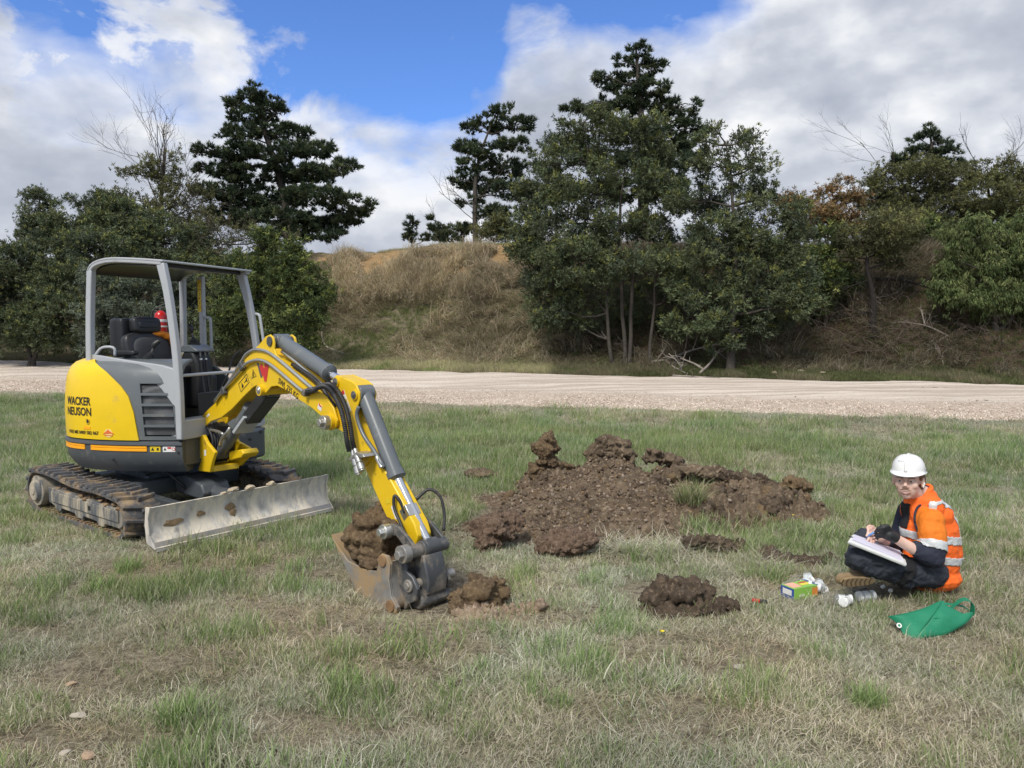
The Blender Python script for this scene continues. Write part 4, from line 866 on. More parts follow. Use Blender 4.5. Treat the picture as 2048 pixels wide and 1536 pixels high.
hood(1, 0., bound, .012, 'engine_hood', Y_, .014); hood(-1, 0., lambda z: np.minimum(bound(z), s_at_u(-.05)), .012, 'engine_hood', Y_, .014)
# grey side panel: above, below, before and behind the grille opening
zt_, zb_ = 1.185, .752
def band(name, a, b_, z0, z1): 
    zs = np.unique(np.concatenate([[z0], ZS[(ZS > z0) & (ZS < z1)], [z1]])); return hood(1, a, b_, 0., name, GRH, .02, 26, zs)
sgt = lambda z: np.interp(z, [.75, 1.0, 1.185], [s_at_u(.43), s_at_u(.415), s_at_u(.395)])
sgr = lambda z: np.interp(z, [.75, 1.05, 1.13, 1.185], [s_at_u(.67), s_at_u(.655), s_at_u(.64), s_at_u(.60)])
band('side_panel', lambda z: bound(z)-.03, sgt, .722, 1.186); band('side_panel', sgr, smax, .722, 1.186); band('side_panel', sgt, sgr, .722, zb_)
hood(1, lambda z: bound(z)-.03, smax, 0., 'side_panel', GRH, .02, 40, np.concatenate([[1.1851], ZS[ZS > 1.19]])); hood(-1, lambda z: bound(z)-.03, s_at_u(.0), 0., 'side_panel', GRH, .02, 20)
# louvres with mesh behind
gz = np.linspace(zb_, zt_, 6)
for i in range(5):
    z0, z1 = gz[i]+.010, gz[i+1]-.010; zs = np.array([z0, (z0+z1)/2, z1])
    hood(1, sgt, sgr, -.022, 'grille_mesh', None, .003, 20, zs)
    if i: zb = gz[i]; hood(1, sgt, sgr, .004, 'grille_bar', GRH, .024, 20, np.array([zb-.010, zb, zb+.010]))
m, b = material('punched_mesh'); vo = N('ShaderNodeTexVoronoi'); vo.inputs['Scale'].default_value = 130; vo.inputs['Randomness'].default_value = .15; L(objco(), vo.inputs[0])
k_ = ramp(vo.outputs['Distance'], [(.30, 0.), (.42, 1.)]); L(mixc(k_, (.006, .006, .007), (.12, .125, .13)), b.inputs['Base Color']); b.inputs['Roughness'].default_value = .5; bump(b, k_, .002)
for o in bpy.data.objects:
    if o.name.startswith('grille_mesh'): o.data.materials.clear(); o.data.materials.append(m)
# deck behind the seat
f = B(UPF); pts = [fp(s, .235, 1)[:2] for s in np.linspace(0, s_at_u(-.05), 24)]+[fp(s, .235, -1)[:2] for s in np.linspace(s_at_u(-.05), 0, 24)]
f.prism([(float(a), float(c)) for a, c in pts[:-1]], 1.30, 1.372, 'uv'); o_ = f.build('engine_deck', GRH, EX, 30)
# skirt, with the reflector band
def ring(prof, name, mat, s0=0., s1=smax, sides=(1, -1), nS=48, close=True):
    out = []
    for sd_ in sides:
        ss = np.linspace(s0, s1, nS); G = []
        for (ins, z) in prof: u, v, nu, nv = fp(ss, ins, sd_); G.append(np.stack([u, v, np.full(nS, z)], 1))
        G = np.array(G).transpose(1, 0, 2); k = len(prof); V = G.reshape(-1, 3); F = [(i*k+j, i*k+(j+1) % k, (i+1)*k+(j+1) % k, (i+1)*k+j) for i in range(nS-1) for j in range(k)]
        F += [list(range(k)), list(range((nS-1)*k, nS*k))]; f = B(UPF); f.add(V, F); out.append(f.build(name, mat, EX, 35))
    return out
ring([(.20, .445), (.07, .450), (.03, .50), (-.005, .56), (-.012, .625), (-.012, .675), (-.025, .682), (-.022, .702), (.0, .712), (.20, .712)], 'counterweight', GR)
def refl(s0, s1): ring([(-.010, .630), (-.020, .632), (-.020, .648), (-.016, .650), (-.016, .656), (-.020, .658), (-.020, .672), (-.010, .675)], 'reflector', ORG, s0, s1, (1,), 24)
sgap = s_at_u(-.10); refl(.30, sgap-.02); refl(sgap+.05, s_at_u(.45))
# floor and front
f = B(UPF); f.prism([(-.5, -.45), (.70, -.48), (.72, .48), (-.5, .45)], .50, .72, 'uv'); f.build('base_plate', GR, EX, 30, bevel=.01)
f = B(UPF); f.box((.60, -.505, .722), (.735, -.16, .885)); f.build('front_panel', LG, EX, 30, bevel=.012)
f = B(UPF); f.box((.60, -.155, .722), (.735, .50, .885)); f.build('front_panel', LG, EX, 30, bevel=.012)
f = B(UPF); f.prism([(.20, .56), (.62, .56), (.765, .48), (.78, .30), (.73, .14), (.2, .14)], .44, .719, 'uv'); q_ = f.build('front_cover', GR, EX, 30, bevel=.03, seg=3)
rr = np.random.default_rng(2)
for (v, z, a, b_) in [(.40, .68, .04, .025), (.26, .63, .03, .02), (.33, .57, .022, .03), (.22, .55, .03, .018)]:
    f = B(UPF); f.obox((.772, v, z), (.004, 0, 0), (0, a/2, 0), (0, 0, b_/2)); f.build('cover_slot', BK, EX)
f = B(UPF); f.box((-.15, -.48, .722), (.60, .48, .76)); f.build('cab_floor', BK, EX)
f = B(UPF); f.box((-.35, -.40, .76), (.28, .42, 1.20)); f.build('seat_box', BK, EX, 30, bevel=.02)
f = B(UPF); f.obox((.58, .15, .98), (.008, 0, 0), (0, .32, 0), (0, 0, .10)); f.build('kick_panel', BK, EX, 30, bevel=.01)
for v in (-.02, .10): f = B(UPF); f.obox((.50, v, .84), (.05, 0, .01), (0, .035, 0), (-.002, 0, .012)); f.build('travel_pedal', BK, EX, 30, bevel=.005)
# ---------------- canopy frame
def bar(name, pts, w, d, mat=LG, n=14, bv=.008):
    """rectangular bar along a path in upper coordinates: w across u, d across v"""
    P = spline(pts, n); W_ = np.interp(np.linspace(0, 1, n), np.linspace(0, 1, len(np.atleast_1d(w))), np.atleast_1d(w)); T = nrm(np.gradient(P, axis=0)); f = B(UPF); V = []
    for i in range(n):
        a = np.array([0, 1., 0]); a = nrm(a-T[i]*np.dot(a, T[i])); c = np.cross(T[i], a)
        for (x, y) in ((-1,-1),(1,-1),(1,1),(-1,1)): V.append(P[i]+c*x*W_[i]/2+a*y*d/2)
    F = [(4*i+j, 4*i+(j+1) % 4, 4*i+4+(j+1) % 4, 4*i+4+j) for i in range(n-1) for j in range(4)]+[(0,1,2,3), (4*n-4,4*n-3,4*n-2,4*n-1)]
    f.add(V, F); return f.build(name, mat, EX, 40, bevel=bv)
VR = -.505; VL = .52
bar('canopy_post', [(-.215, VR-.03, 1.30), (-.21, VR-.02, 1.7), (-.20, VR, 2.125)], .055, .055)
bar('canopy_post', [(.565, VR, 2.155), (.63, VR-.005, 1.9), (.695, VR-.01, 1.46), (.715, VR-.012, 1.1), (.72, VR-.012, .73)], [.075, .062, .058, .062, .058], .05)
bar('canopy_post', [(.50, VL, 2.155), (.585, VL, 1.85), (.655, VL, 1.46), (.68, VL, 1.1), (.69, VL, .73)], [.085, .065, .055, .055, .055], .05)
bar('canopy_post', [(-.215, VL, 1.30), (-.20, VL, 2.125)], .05, .05)
bar('canopy_post', [(.03, VL, .76), (.03, VL, 2.14)], .045, .05)
for v in (VR, VL): bar('roof_rail', [(-.205, v, 2.115), (-.16, v, 2.165), (-.05, v, 2.195), (.10, v, 2.20), (.35, v, 2.185), (.58, v, 2.165)], .045, .055)
for u, z in ((.57, 2.163), (-.19, 2.135)): bar('roof_cross_bar', [(u, VR, z), (u, VL, z)], .045, .045)
xs_ = [-.215, -.16, -.05, .10, .35, .60]; zs_ = [2.125, 2.185, 2.216, 2.222, 2.207, 2.185]
f = B(UPF); pr = spline(list(zip(xs_, zs_)), 16); f.prism([tuple(p) for p in pr]+[(p[0], p[1]-.018) for p in pr[::-1]], VR-.03, VL+.03); f.build('roof_panel', LG, EX, 40, bevel=.006)
f = B(UPF); f.prism([(p[0], p[1]-.022) for p in pr[1:-1]]+[(p[0], p[1]-.055) for p in pr[1:-1][::-1]], VR+.035, VL-.035); f.build('roof_lining', BK, EX, 40)
f = B(UPF); f.prism([(-.24, 1.42), (.15, 1.375), (.55, 1.335), (.715, 1.30), (.71, .98), (.66, 1.02), (.55, 1.14), (.42, 1.235), (.25, 1.30), (-.24, 1.375)], VR-.035, VR+.005); f.build('side_rail', LG, EX, 30, bevel=.006)
f = B(UPF); f.tube([(.66, VR, 1.245), (.70, -.1, 1.25), (.70, .30, 1.25), (.66, VL, 1.25)], .014, 10, 14); f.build('front_hand_rail', LG, EX, 180)
f = B(UPF); f.tube([(.05, VL, 1.745), (.115, VL, 1.735), (.125, VL, 1.68), (.125, VL, 1.47), (.115, VL, 1.42), (.05, VL, 1.41)], .014, 10, 26); f.build('grab_handle', LG, EX, 180)
f = B(UPF); f.tube([(.60, VL+.02, 1.775), (.665, VL+.03, 1.765), (.685, VL+.03, 1.70), (.72, VL+.03, 1.45), (.72, VL+.03, 1.38), (.66, VL+.02, 1.36)], .014, 10, 26); f.build('grab_handle', LG, EX, 180)
f = B(UPF); f.box((.004, VL-.030, 1.80), (.044, VL-.026, 2.10)); f.build('yellow_label', pbr('label_yellow', (.72, .50, .02), .5, dirt=(.05, .04, .02), dsc=40, dth=.56), EX)
# ---------------- seat and controls
def cushion(name, c, r, p=.35, mat=SEATM, rot=None, parent=None, F=UPF):
    f = B(F); n, m_ = 28, 18; V = [];
    for j in range(m_+1):
        th = -math.pi/2+math.pi*j/m_
        for i in range(n):
            a = 2*math.pi*i/n; sg = lambda q, e: np.sign(q)*abs(q)**e
            V.append((sg(math.cos(th), p)*sg(math.cos(a), p), sg(math.cos(th), p)*sg(math.sin(a), p), sg(math.sin(th), p)))
    V = np.array(V)*np.array(r)
    if rot is not None: V = V@np.array(rot).T
    F_ = [(j*n+i, j*n+(i+1) % n, (j+1)*n+(i+1) % n, (j+1)*n+i) for j in range(m_) for i in range(n)]
    f.add(V+np.array(c), F_); return f.build(name, mat, parent or EX, 60)
def ry(a): a = math.radians(a); return [(math.cos(a), 0, math.sin(a)), (0, 1, 0), (-math.sin(a), 0, math.cos(a))]
seat = empty('seat', (0, 0, 0), None, None); seat.parent = EX
def rz(a): a = math.radians(a); return [(math.cos(a), -math.sin(a), 0), (math.sin(a), math.cos(a), 0), (0, 0, 1)]
cushion('seat_cushion', (.10, -.08, 1.26), (.24, .235, .07), .4, parent=seat)
cushion('backrest', (-.05, -.08, 1.43), (.055, .255, .17), .4, rot=ry(-10), parent=seat)
cushion('backrest_pad', (-.01, -.08, 1.425), (.045, .20, .135), .6, mat=pbr('grey_seat_cloth', (.045, .048, .055), .85, var=.2, bmp=.001), rot=ry(-10), parent=seat)
cushion('headrest', (-.07, -.08, 1.665), (.048, .152, .072), .42, rot=ry(-6), parent=seat)
cushion('headrest_ridge', (-.028, -.08, 1.668), (.012, .11, .030), .4, rot=ry(-6), parent=seat)
f = B(UPF); [MB(UPF).cyl((-.08, v, 1.56), (-.075, v, 1.64), .009).build('headrest_rod', CHR, seat) for v in (-.13, -.03)]
cushion('armrest', (.0, -.365, 1.425), (.12, .035, .022), .45, parent=seat)
cushion('manual_box', (-.185, -.17, 1.555), (.075, .13, .17), .18)
f = B(UPF); f.tube([(-.17, -.53, 1.40), (-.12, -.50, 1.47), (-.02, -.47, 1.47), (-.02, -.46, 1.40)], .012, 8, 12); f.build('latch_handle', LG, EX, 180)
def joystick(c, lean, name='joystick', h=.13):
    c = np.array(c); t = c+np.array([lean[0], lean[1], h]); f = B(UPF)
    prof = [(.055, 0), (.057, .008), (.045, .014), (.048, .022), (.037, .029), (.040, .037), (.030, .044), (.032, .052), (.020, .06), (.010, .075)]
    f.lathe(prof, c, t-c, 18); bt = f.build(name, BK, EX, 40)
    f = B(UPF); f.tube([c+(t-c)*.4, c+(t-c)*.75, t], .009, 8, 8); f.build('lever', STD, bt, 180)
    f = B(UPF); f.tube([c+(t-c)*.75, t, t+np.array([lean[0], lean[1], .035])*.9], [.014, .024, .019], 12, 10); f.build('grip', BK, bt, 180)
f = B(UPF); f.prism([(.12, 1.22), (.16, 1.36), (.36, 1.375), (.40, 1.22)], -.44, -.31); f.build('control_console', BK, EX, 30, bevel=.02, seg=3)
joystick((.26, -.37, 1.37), (.035, .03)); joystick((.29, .12, 1.485), (-.03, .0), h=.15)
f = B(UPF); f.prism([(.24, .92), (.20, 1.28), (.24, 1.43), (.36, 1.45), (.42, 1.32), (.40, .92)], .02, .22); f.build('left_console', BK, EX, 30, bevel=.03, seg=3)
f = B(UPF); f.prism([(.215, 1.425), (.25, 1.485), (.34, 1.49), (.42, 1.445), (.42, 1.425)], .01, .235); f.build('console_cap', GRH, EX, 30, bevel=.018, seg=3)
for v in (.04, .10): f = B(UPF); f.tube([(.43, v, 1.43), (.45, v, 1.20), (.50, v, .90)], .010, 8, 8); f.build('control_rod', BK, EX, 180); f = B(UPF); f.cyl((.435, v, 1.37), (.437, v, 1.355), .013); f.build('rod_collar', ZN, EX)
f = B(UPF); f.tube([(.48, .22, 1.08), (.54, .26, 1.22), (.55, .30, 1.34), (.60, .34, 1.43)], .009, 8, 16); f.build('travel_lever', BK, EX, 180)
# ---------------- engraving and print: flat lettering laid on the hood
def text_mesh(s, size, bold=0.):
    c = bpy.data.curves.new('t', 'FONT'); c.body = s; c.size = size; c.offset = bold; c.resolution_u = 3
    o = bpy.data.objects.new('t', c); C.objects.link(o); dg = bpy.context.evaluated_depsgraph_get(); me = bpy.data.meshes.new_from_object(o.evaluated_get(dg))
    import bmesh
    bm = bmesh.new(); bm.from_mesh(me); bmesh.ops.triangulate(bm, faces=bm.faces); bm.to_mesh(me); bm.free()
    V = np.array([v.co[:] for v in me.vertices]); F = [list(p.vertices) for p in me.polygons]; bpy.data.objects.remove(o); return V, F
def on_hood(name, s, u0, z0, width, height, mat=TXT, bold=.004, off=.0155):
    V, F = text_mesh(s, 1., .022); x0, x1 = V[:, 0].min(), V[:, 0].max(); y0, y1 = V[:, 1].min(), V[:, 1].max()
    ss = s_at_u(u0)+(V[:, 0]-x0)/(x1-x0)*width; zz = z0+(V[:, 1]-y0)/(y1-y0)*height; ins = np.interp(zz, ZS, IN)
    u, v, nu, nv = fp(ss, 0.); P = np.stack([u-nu*(ins-off), v-nv*(ins-off), zz], 1); f = B(UPF); f.add(P, F); return f.build(name, mat, EX)
on_hood('lettering', 'WACKER', -.345, .998, .315, .070); on_hood('lettering', 'NEUSON', -.34, .912, .315, .070)
on_hood('lettering', 'HIRE ME 0409 582 067', -.33, .758, .37, .030)
def hood_patch(name, u0, z0, w, h, mat, off=.0148, shape=None, frame_=fp):
    n = 20; a = np.linspace(0, 2*math.pi, n, endpoint=False); base = s_at_u(u0)
    pts = [(math.cos(t)*w/2, math.sin(t)*h/2) for t in a] if shape == 'o' else [(-w/2, -h/2), (w/2, -h/2), (w/2, h/2), (-w/2, h/2)] if shape is None else shape
    P = []
    for k in (off-.003, off):
        for (x, z) in pts: u, v, nu, nv = fp(base+x, 0.); i_ = np.interp(z0+z, ZS, IN); P.append((float(u-nu*(i_-k)), float(v-nv*(i_-k)), z0+z))
    n = len(pts); f = B(UPF); f.add(P, [list(range(n)), list(range(2*n-1, n-1, -1))]+[(i, (i+1) % n, (i+1) % n+n, i+n) for i in range(n)]); return f.build(name, mat, EX)
hood_patch('lock_recess', -.075, .868, .050, .052, YB, .017, 'o'); hood_patch('hood_lock', -.07, .868, .024, .034, TXT, .019, 'o')
hood_patch('orange_label', -.085, .812, .075, .024, ORG)
hood_patch('round_emblem', .13, .775, .075, .07, pbr('emblem_yellow', (.80, .62, .25), .4), .0148, 'o')
hood_patch('emblem_mountain', .13, .778, 0, 0, pbr('emblem_red', (.75, .16, .04), .4), .0165, [(-.052, -.012), (-.03, .006), (-.012, .018), (.0, .030), (.014, .014), (.03, .006), (.055, -.008), (.02, -.004)])
hood_patch('emblem_band', .13, .758, .075, .008, pbr('emblem_red2', (.72, .2, .06), .4), .0165)
# stickers on the skirt
def skirt_patch(name, u0, z0, w, h, mat, off=.014, dz=0): return hood_patch(name, u0, z0, w, h, mat, off)
def sk(name, u0, z0, w, h, mat, off=.0, shape=None):
    base = s_at_u(u0); pts = shape or [(-w/2, -h/2), (w/2, -h/2), (w/2, h/2), (-w/2, h/2)]; P = []
    for k in (.011, .015+off):
        for (x, z) in pts: u, v, nu, nv = fp(base+x, 0.); P.append((float(u+nu*k), float(v+nv*k), z0+z))
    n = len(pts); f = B(UPF); f.add(P, [list(range(n)), list(range(2*n-1, n-1, -1))]+[(i, (i+1) % n, (i+1) % n+n, i+n) for i in range(n)]); f.build(name, mat, EX)
LBY = pbr('label_amber', (.70, .52, .02), .45, var=.03)
sk('warning_label', .515, .650, .085, .045, LBY); sk('warning_triangle', .495, .650, 0, 0, TXT, .001, [(-.014, -.012), (.014, -.012), (0, .016)]); sk('warning_figure', .535, .650, .016, .022, TXT, .001)
sk('white_label', .62, .650, .10, .045, WHT); sk('label_triangle', .59, .650, 0, 0, TXT, .001, [(-.012, -.010), (.012, -.010), (0, .013)]); sk('label_header', .623, .660, .03, .014, REDM, .001)
sk('prohibition_mark', .655, .650, 0, 0, REDM, .001, [(.014*math.cos(t)*(1 if i % 1 == 0 else 1), .014*math.sin(t)) for i, t in enumerate(np.linspace(0, 2*math.pi, 14, endpoint=False))]); sk('prohibition_centre', .655, .650, 0, 0, WHT, .002, [(.009*math.cos(t), .009*math.sin(t)) for t in np.linspace(0, 2*math.pi, 12, endpoint=False)])
for (u0, z0) in ((.16, .555), (.69, .62)): sk('bolt_hole', u0, z0, .018, .02, BK)
# ---------------- swing bracket and boom (boom plane)
f = B(BMF); f.prism([(-.05, .80), (.0, .72), (.10, .745), (.16, .69), (.31, .62), (.26, .545), (.205, .44), (-.02, .425), (.05, .53), (-.02, .56)], -.145, -.115); f.build('swing_bracket_plate', YB, EX, 30, bevel=.006)
f = B(BMF); f.prism([(-.05, .80), (.10, .745), (.17, .67), (.36, .64), (.42, .60), (.34, .545), (.205, .46), (-.02, .425)], .115, .145); f.build('swing_bracket_plate', YB, EX, 30, bevel=.006)
f = B(BMF); f.prism([(.205, .44), (-.02, .425), (-.06, .47), (.20, .49)], -.115, .115); f.build('swing_bracket_base', YB, EX, 30, bevel=.006)
f = B(BMF); f.prism([(.22, .60), (.44, .64), (.48, .61), (.43, .57), (.22, .52)], .02, .16); f.build('swing_bracket_arm', YB, EX, 30, bevel=.008)
f = B(BMF); f.cyl((-.13, .02, .44), (-.13, .02, .80), .075, n=20); f.box((-.30, -.10, .52), (-.10, .14, .72)); f.build('swing_post', GR, EX, 30, bevel=.01)
rr = np.random.default_rng(8)
for k in range(9):
    v = -.09+.022*k; f = B(BMF); f.tube([(-.20, v, .62), (-.10, v, .80+.01*(k % 3)), (.06, v, .80), (.14, v+.01, .70), (.12, v, .56), (.02, v, .50)], .011, 7, 20); f.build('hydraulic_hose', HOSE, EX, 180)
boom = None
outl = [(-.085, .765), (-.092, .81), (-.065, .86), (.033, .925), (.23, 1.016), (.467, 1.17), (.692, 1.331), (.757, 1.385), (.88, 1.45), (1.025, 1.523), (1.104, 1.572), (1.165, 1.585), (1.21, 1.565), (1.225, 1.53), (1.222, 1.48), (1.255, 1.436), (1.355, 1.392), (1.543, 1.311), (1.75, 1.225), (1.90, 1.17), (1.99, 1.10), (2.035, 1.02), (2.01, .965), (1.955, .945), (1.905, .975), (1.845, 1.031), (1.719, 1.083), (1.537, 1.133), (1.36, 1.19), (1.26, 1.21), (1.17, 1.20), (1.10, 1.155), (1.03, 1.135), (.985, 1.155), (.95, 1.20), (.889, 1.18), (.722, 1.095), (.523, .985), (.339, .905), (.15, .86), (.06, .82), (-.01, .77), (-.05, .755)]
f = B(BMF); f.prism(outl, -.095, -.080); boom = f.build('boom', YB, EX, 30, bevel=.004)
f = B(BMF); f.prism(outl, .080, .095); f.build('boom_side_plate', YB, boom, 30, bevel=.004)
inn = [(.10, .875), (.33, .955), (.50, 1.10), (.72, 1.27), (.90, 1.37), (1.12, 1.375), (1.30, 1.33), (1.54, 1.24), (1.80, 1.14), (1.83, 1.065), (1.537, 1.16), (1.26, 1.235), (1.05, 1.23), (.90, 1.21), (.722, 1.12), (.523, 1.005), (.339, .925), (.15, .865)]
inn = [(.10, .905), (.23, .985), (.467, 1.14), (.692, 1.30), (.90, 1.42), (1.06, 1.435), (1.20, 1.41), (1.355, 1.365), (1.543, 1.285), (1.80, 1.175), (1.86, 1.06), (1.719, 1.105), (1.537, 1.155), (1.36, 1.21), (1.26, 1.235), (1.10, 1.225), (.889, 1.20), (.722, 1.118), (.523, 1.008), (.339, .93), (.15, .885)]
f = B(BMF); f.prism(inn, -.080, .080); f.build('boom_box', YB, boom, 30, bevel=.003)
def pin(name, u, z, v, r, l=.03, mat=ZN, par=None):
    f = B(BMF); f.cyl((u, v, z), (u, v-l, z), r*1.25, n=20); f.cyl((u, v-l+.001, z), (u, v-l-l*.6, z), r*.8, r*.7, n=6); f.build(name, mat, par or EX, 35, bevel=.003)
f = B(BMF); f.cyl((-.045, -.10, .812), (-.045, .12, .812), .045, n=20); f.build('pivot_boss', YB, boom, 35); pin('pivot_bolt', -.05, .805, -.10, .032, .045, par=boom)
f = B(BMF); f.cyl((1.17, -.105, 1.535), (1.17, .105, 1.535), .036, n=20); f.build('pin_boss', STD, boom, 35)
f = B(BMF); f.cyl((1.035, -.125, 1.168), (1.035, .125, 1.168), .042, n=20); f.build('pin_boss', YB, boom, 35); pin('pin_cap', 1.035, 1.168, -.122, .024, .008, par=boom)
f = B(BMF); f.cyl((1.965, -.125, 1.005), (1.965, .125, 1.005), .052, n=20); f.build('pivot_boss', YB, boom, 35); pin('pivot_bolt', 1.965, 1.005, -.12, .038, .045, par=boom)
def cylinder(name, a, b_, c, r, rr_, v=0., rodmat=CHR, eye=True):
    """barrel a->b, rod b->c in boom coordinates"""
    P = lambda q: (q[0], v, q[1]); f = B(BMF); f.cyl(P(a), P(b_), r, n=26)
    d = nrm(np.array([b_[0]-a[0], b_[1]-a[1]])); e = np.array(b_)
    f.cyl(P(e-d*.035), P(e+d*.008), r*1.14, n=26); f.cyl(P(e+d*.008), P(e+d*.018), r*1.05, r*.7, n=26); f.cyl((a[0], v-.055, a[1]), (a[0], v+.055, a[1]), r*1.05, n=20); o = f.build(name, GRH, EX, 35, bevel=.003)
    f = B(BMF); f.cyl(P(e), P(np.array(c)), rr_, n=20); f.build('rod', rodmat, o, 35); f = B(BMF); f.cyl((c[0], v-.05, c[1]), (c[0], v+.05, c[1]), rr_*1.9, n=20); f.build('rod_eye', STD, o, 35, bevel=.003)
    return o
cylinder('arm_cylinder', (1.165, 1.535), (1.80, 1.322), (1.99, 1.262), .052, .026)
cylinder('boom_cylinder', (.10, .575), (.66, 1.0), (1.01, 1.16), .052, .028, rodmat=CHR)
f = B(BMF); f.obox((.835, -.0, 1.03), (.165, 0, .115), (0, .062, 0), (.026, 0, -.040)); f.build('rod_guard', BK, EX, 30, bevel=.008)
f = B(BMF); f.prism([(.50, .80), (.53, .785), (.72, .93), (.70, .945), (.69, .94), (.51, .81)], -.085, .075); f.build('guard_plate', LG, EX, 30, bevel=.004)
f = B(BMF); f.tube([(.27, -.08, .66), (.33, -.09, .73), (.42, -.085, .79), (.44, -.07, .83)], .014, 8, 12); f.tube([(.08, -.08, .78), (.25, -.09, .785), (.36, -.09, .77)], .012, 8, 10); f.build('metal_line', ZN, EX, 180)
# arm
aout = [(1.946, 1.262), (1.958, 1.30), (1.992, 1.318), (2.08, 1.30), (2.16, 1.285), (2.215, 1.262), (2.25, 1.215), (2.25, 1.17), (2.225, 1.124), (2.235, 1.04), (2.29, .94), (2.384, .822), (2.529, .722), (2.63, .62), (2.80, .45), (2.83, .39), (2.80, .30), (2.755, .262), (2.705, .268), (2.663, .30), (2.60, .355), (2.524, .419), (2.404, .562), (2.295, .703), (2.185, .842), (2.10, .93), (2.02, .95), (1.955, .96), (1.925, 1.005), (1.945, 1.06), (2.015, 1.12), (1.985, 1.19)]
armo = None
f = B(BMF); f.prism(aout[:12]+[(2.384, .822), (2.30, .74), (2.185, .842)]+aout[25:], -.066, -.052); armo = f.build('arm', YB, EX, 30, bevel=.004)
f = B(BMF); f.prism(aout[:12]+[(2.384, .822), (2.30, .74), (2.185, .842)]+aout[25:], .052, .066); f.build('arm_side_plate', YB, armo, 30, bevel=.004)
f = B(BMF); f.prism([(2.08, 1.05), (2.16, 1.10), (2.20, 1.04), (2.28, .925), (2.375, .815), (2.529, .715), (2.63, .61), (2.785, .45), (2.815, .385), (2.79, .30), (2.75, .268), (2.705, .274), (2.60, .362), (2.524, .425), (2.404, .568), (2.295, .71), (2.185, .85), (2.10, .94)], -.055, .055); f.build('arm_box', YB, armo, 30, bevel=.008)
f = B(BMF); f.prism([(1.955, 1.285), (1.99, 1.316), (2.08, 1.299), (2.16, 1.284), (2.215, 1.26), (2.20, 1.24), (2.08, 1.275), (1.99, 1.29)], -.052, .052); f.build('arm_top_plate', YB, armo, 30, bevel=.003)
f = B(BMF); f.prism([(2.00, 1.09), (2.06, 1.13), (2.14, 1.12), (2.12, 1.02), (2.10, .95), (2.03, .96), (1.96, .97), (1.94, 1.005)], -.05, .05); f.build('arm_heel', STD, armo, 30, bevel=.003)
for (u, z) in ((1.995, 1.273), (2.205, 1.197)): f = B(BMF); f.cyl((u, -.078, z), (u, .078, z), .033, n=20); f.build('pin_boss', YB, armo, 35); pin('pin_cap', u, z, -.077, .021, .007, STD, par=armo)
cylinder('bucket_cylinder', (2.207, 1.205), (2.545, .700), (2.862, .318), .052, .027)
# hoses and metal lines along boom and arm
def line(name, pts, r, mat, m_=30, F=BMF): f = B(F); f.tube(pts, r, 8, m_); return f.build(name, mat, EX, 180)
line('metal_line', [(.268, -.115, 1.03), (.404, -.115, 1.121), (.735, -.115, 1.305), (.83, -.115, 1.36), (.93, -.115, 1.385), (1.056, -.115, 1.395), (1.225, -.113, 1.358), (1.607, -.112, 1.205), (1.70, -.112, 1.185)], .0125, ZN)
line('metal_line', [(.25, -.10, 1.045), (.439, -.10, 1.155), (.734, -.10, 1.38), (.799, -.10, 1.428), (.90, -.10, 1.463), (.99, -.10, 1.472), (1.136, -.10, 1.458), (1.318, -.10, 1.397), (1.756, -.10, 1.213), (1.80, -.10, 1.20)], .0125, ZN)
line('metal_line', [(1.22, -.03, 1.46), (1.40, -.03, 1.395), (1.62, -.03, 1.30), (1.86, -.03, 1.20)], .012, ZN); line('hydraulic_hose', [(1.22, .02, 1.49), (1.45, .03, 1.37), (1.70, .03, 1.28), (1.90, .02, 1.15), (2.02, .02, 1.05)], .015, HOSE)
line('hydraulic_hose', [(1.40, -.05, 1.37), (1.60, -.05, 1.31), (1.76, -.05, 1.24), (1.86, -.05, 1.16), (1.93, -.04, 1.10)], .014, HOSE)
for (u, z) in ((.44, 1.13), (.76, 1.34)): f = B(BMF); f.obox((u, -.112, z), (.022, 0, .012), (0, .018, 0), (-.016, 0, .026)); f.build('line_clamp', STD, EX, 30, bevel=.003)
f = B(BMF); f.obox((1.69, -.118, 1.187), (.018, 0, -.004), (0, .022, 0), (.004, 0, .022)); f.build('line_clamp', STD, EX, 30, bevel=.003)
for dv, du in ((-.155, 0), (-.125, .012)):
    P = spline([(1.70, -.12, 1.19), (1.80, -.125, 1.205), (1.90, dv+.01, 1.235), (2.00, dv, 1.245), (2.09, dv, 1.20), (2.17, dv, 1.11), (2.215, dv, 1.0), (2.24, dv, .90), (2.262, dv, .845)], 300)+np.array([du, 0, du])
    f = B(BMF); f.tube(P, .016+.0020*np.cos(np.arange(300)*math.pi/2), 8); f.build('spiral_wrapped_hose', HOSE, EX, 60)
for i, (a, b_) in enumerate([((2.262, .85), (2.335, .70)), ((2.305, .865), (2.385, .735))]):
    d = np.array([b_[0]-a[0], b_[1]-a[1]]); f = B(BMF); P = lambda t: (a[0]+d[0]*t, -.135-.008*i, a[1]+d[1]*t)
    for (t0, t1, r) in ((0, .22, .014), (.22, .3, .02), (.3, .62, .0235), (.62, .68, .019), (.68, .94, .025), (.94, 1., .020)): f.cyl(P(t0), P(t1), r, n=14)
    f.build('hose_coupler', ZN, EX, 35, bevel=.002)
f = B(BMF); f.prism([(2.25, .80), (2.27, .805), (2.34, .85), (2.41, .845), (2.43, .83), (2.40, .82), (2.34, .83), (2.27, .785)], -.16, -.06); f.build('coupler_bracket', ZN, EX, 30, bevel=.002)
line('metal_line', [(2.249, -.07, 1.126), (2.233, -.075, 1.059), (2.301, -.075, .949), (2.41, -.07, .855), (2.48, -.07, .79), (2.50, -.065, .76)], .013, GRH); line('metal_line', [(2.50, -.03, .74), (2.60, -.03, .60), (2.68, -.03, .49)], .008, ZN)
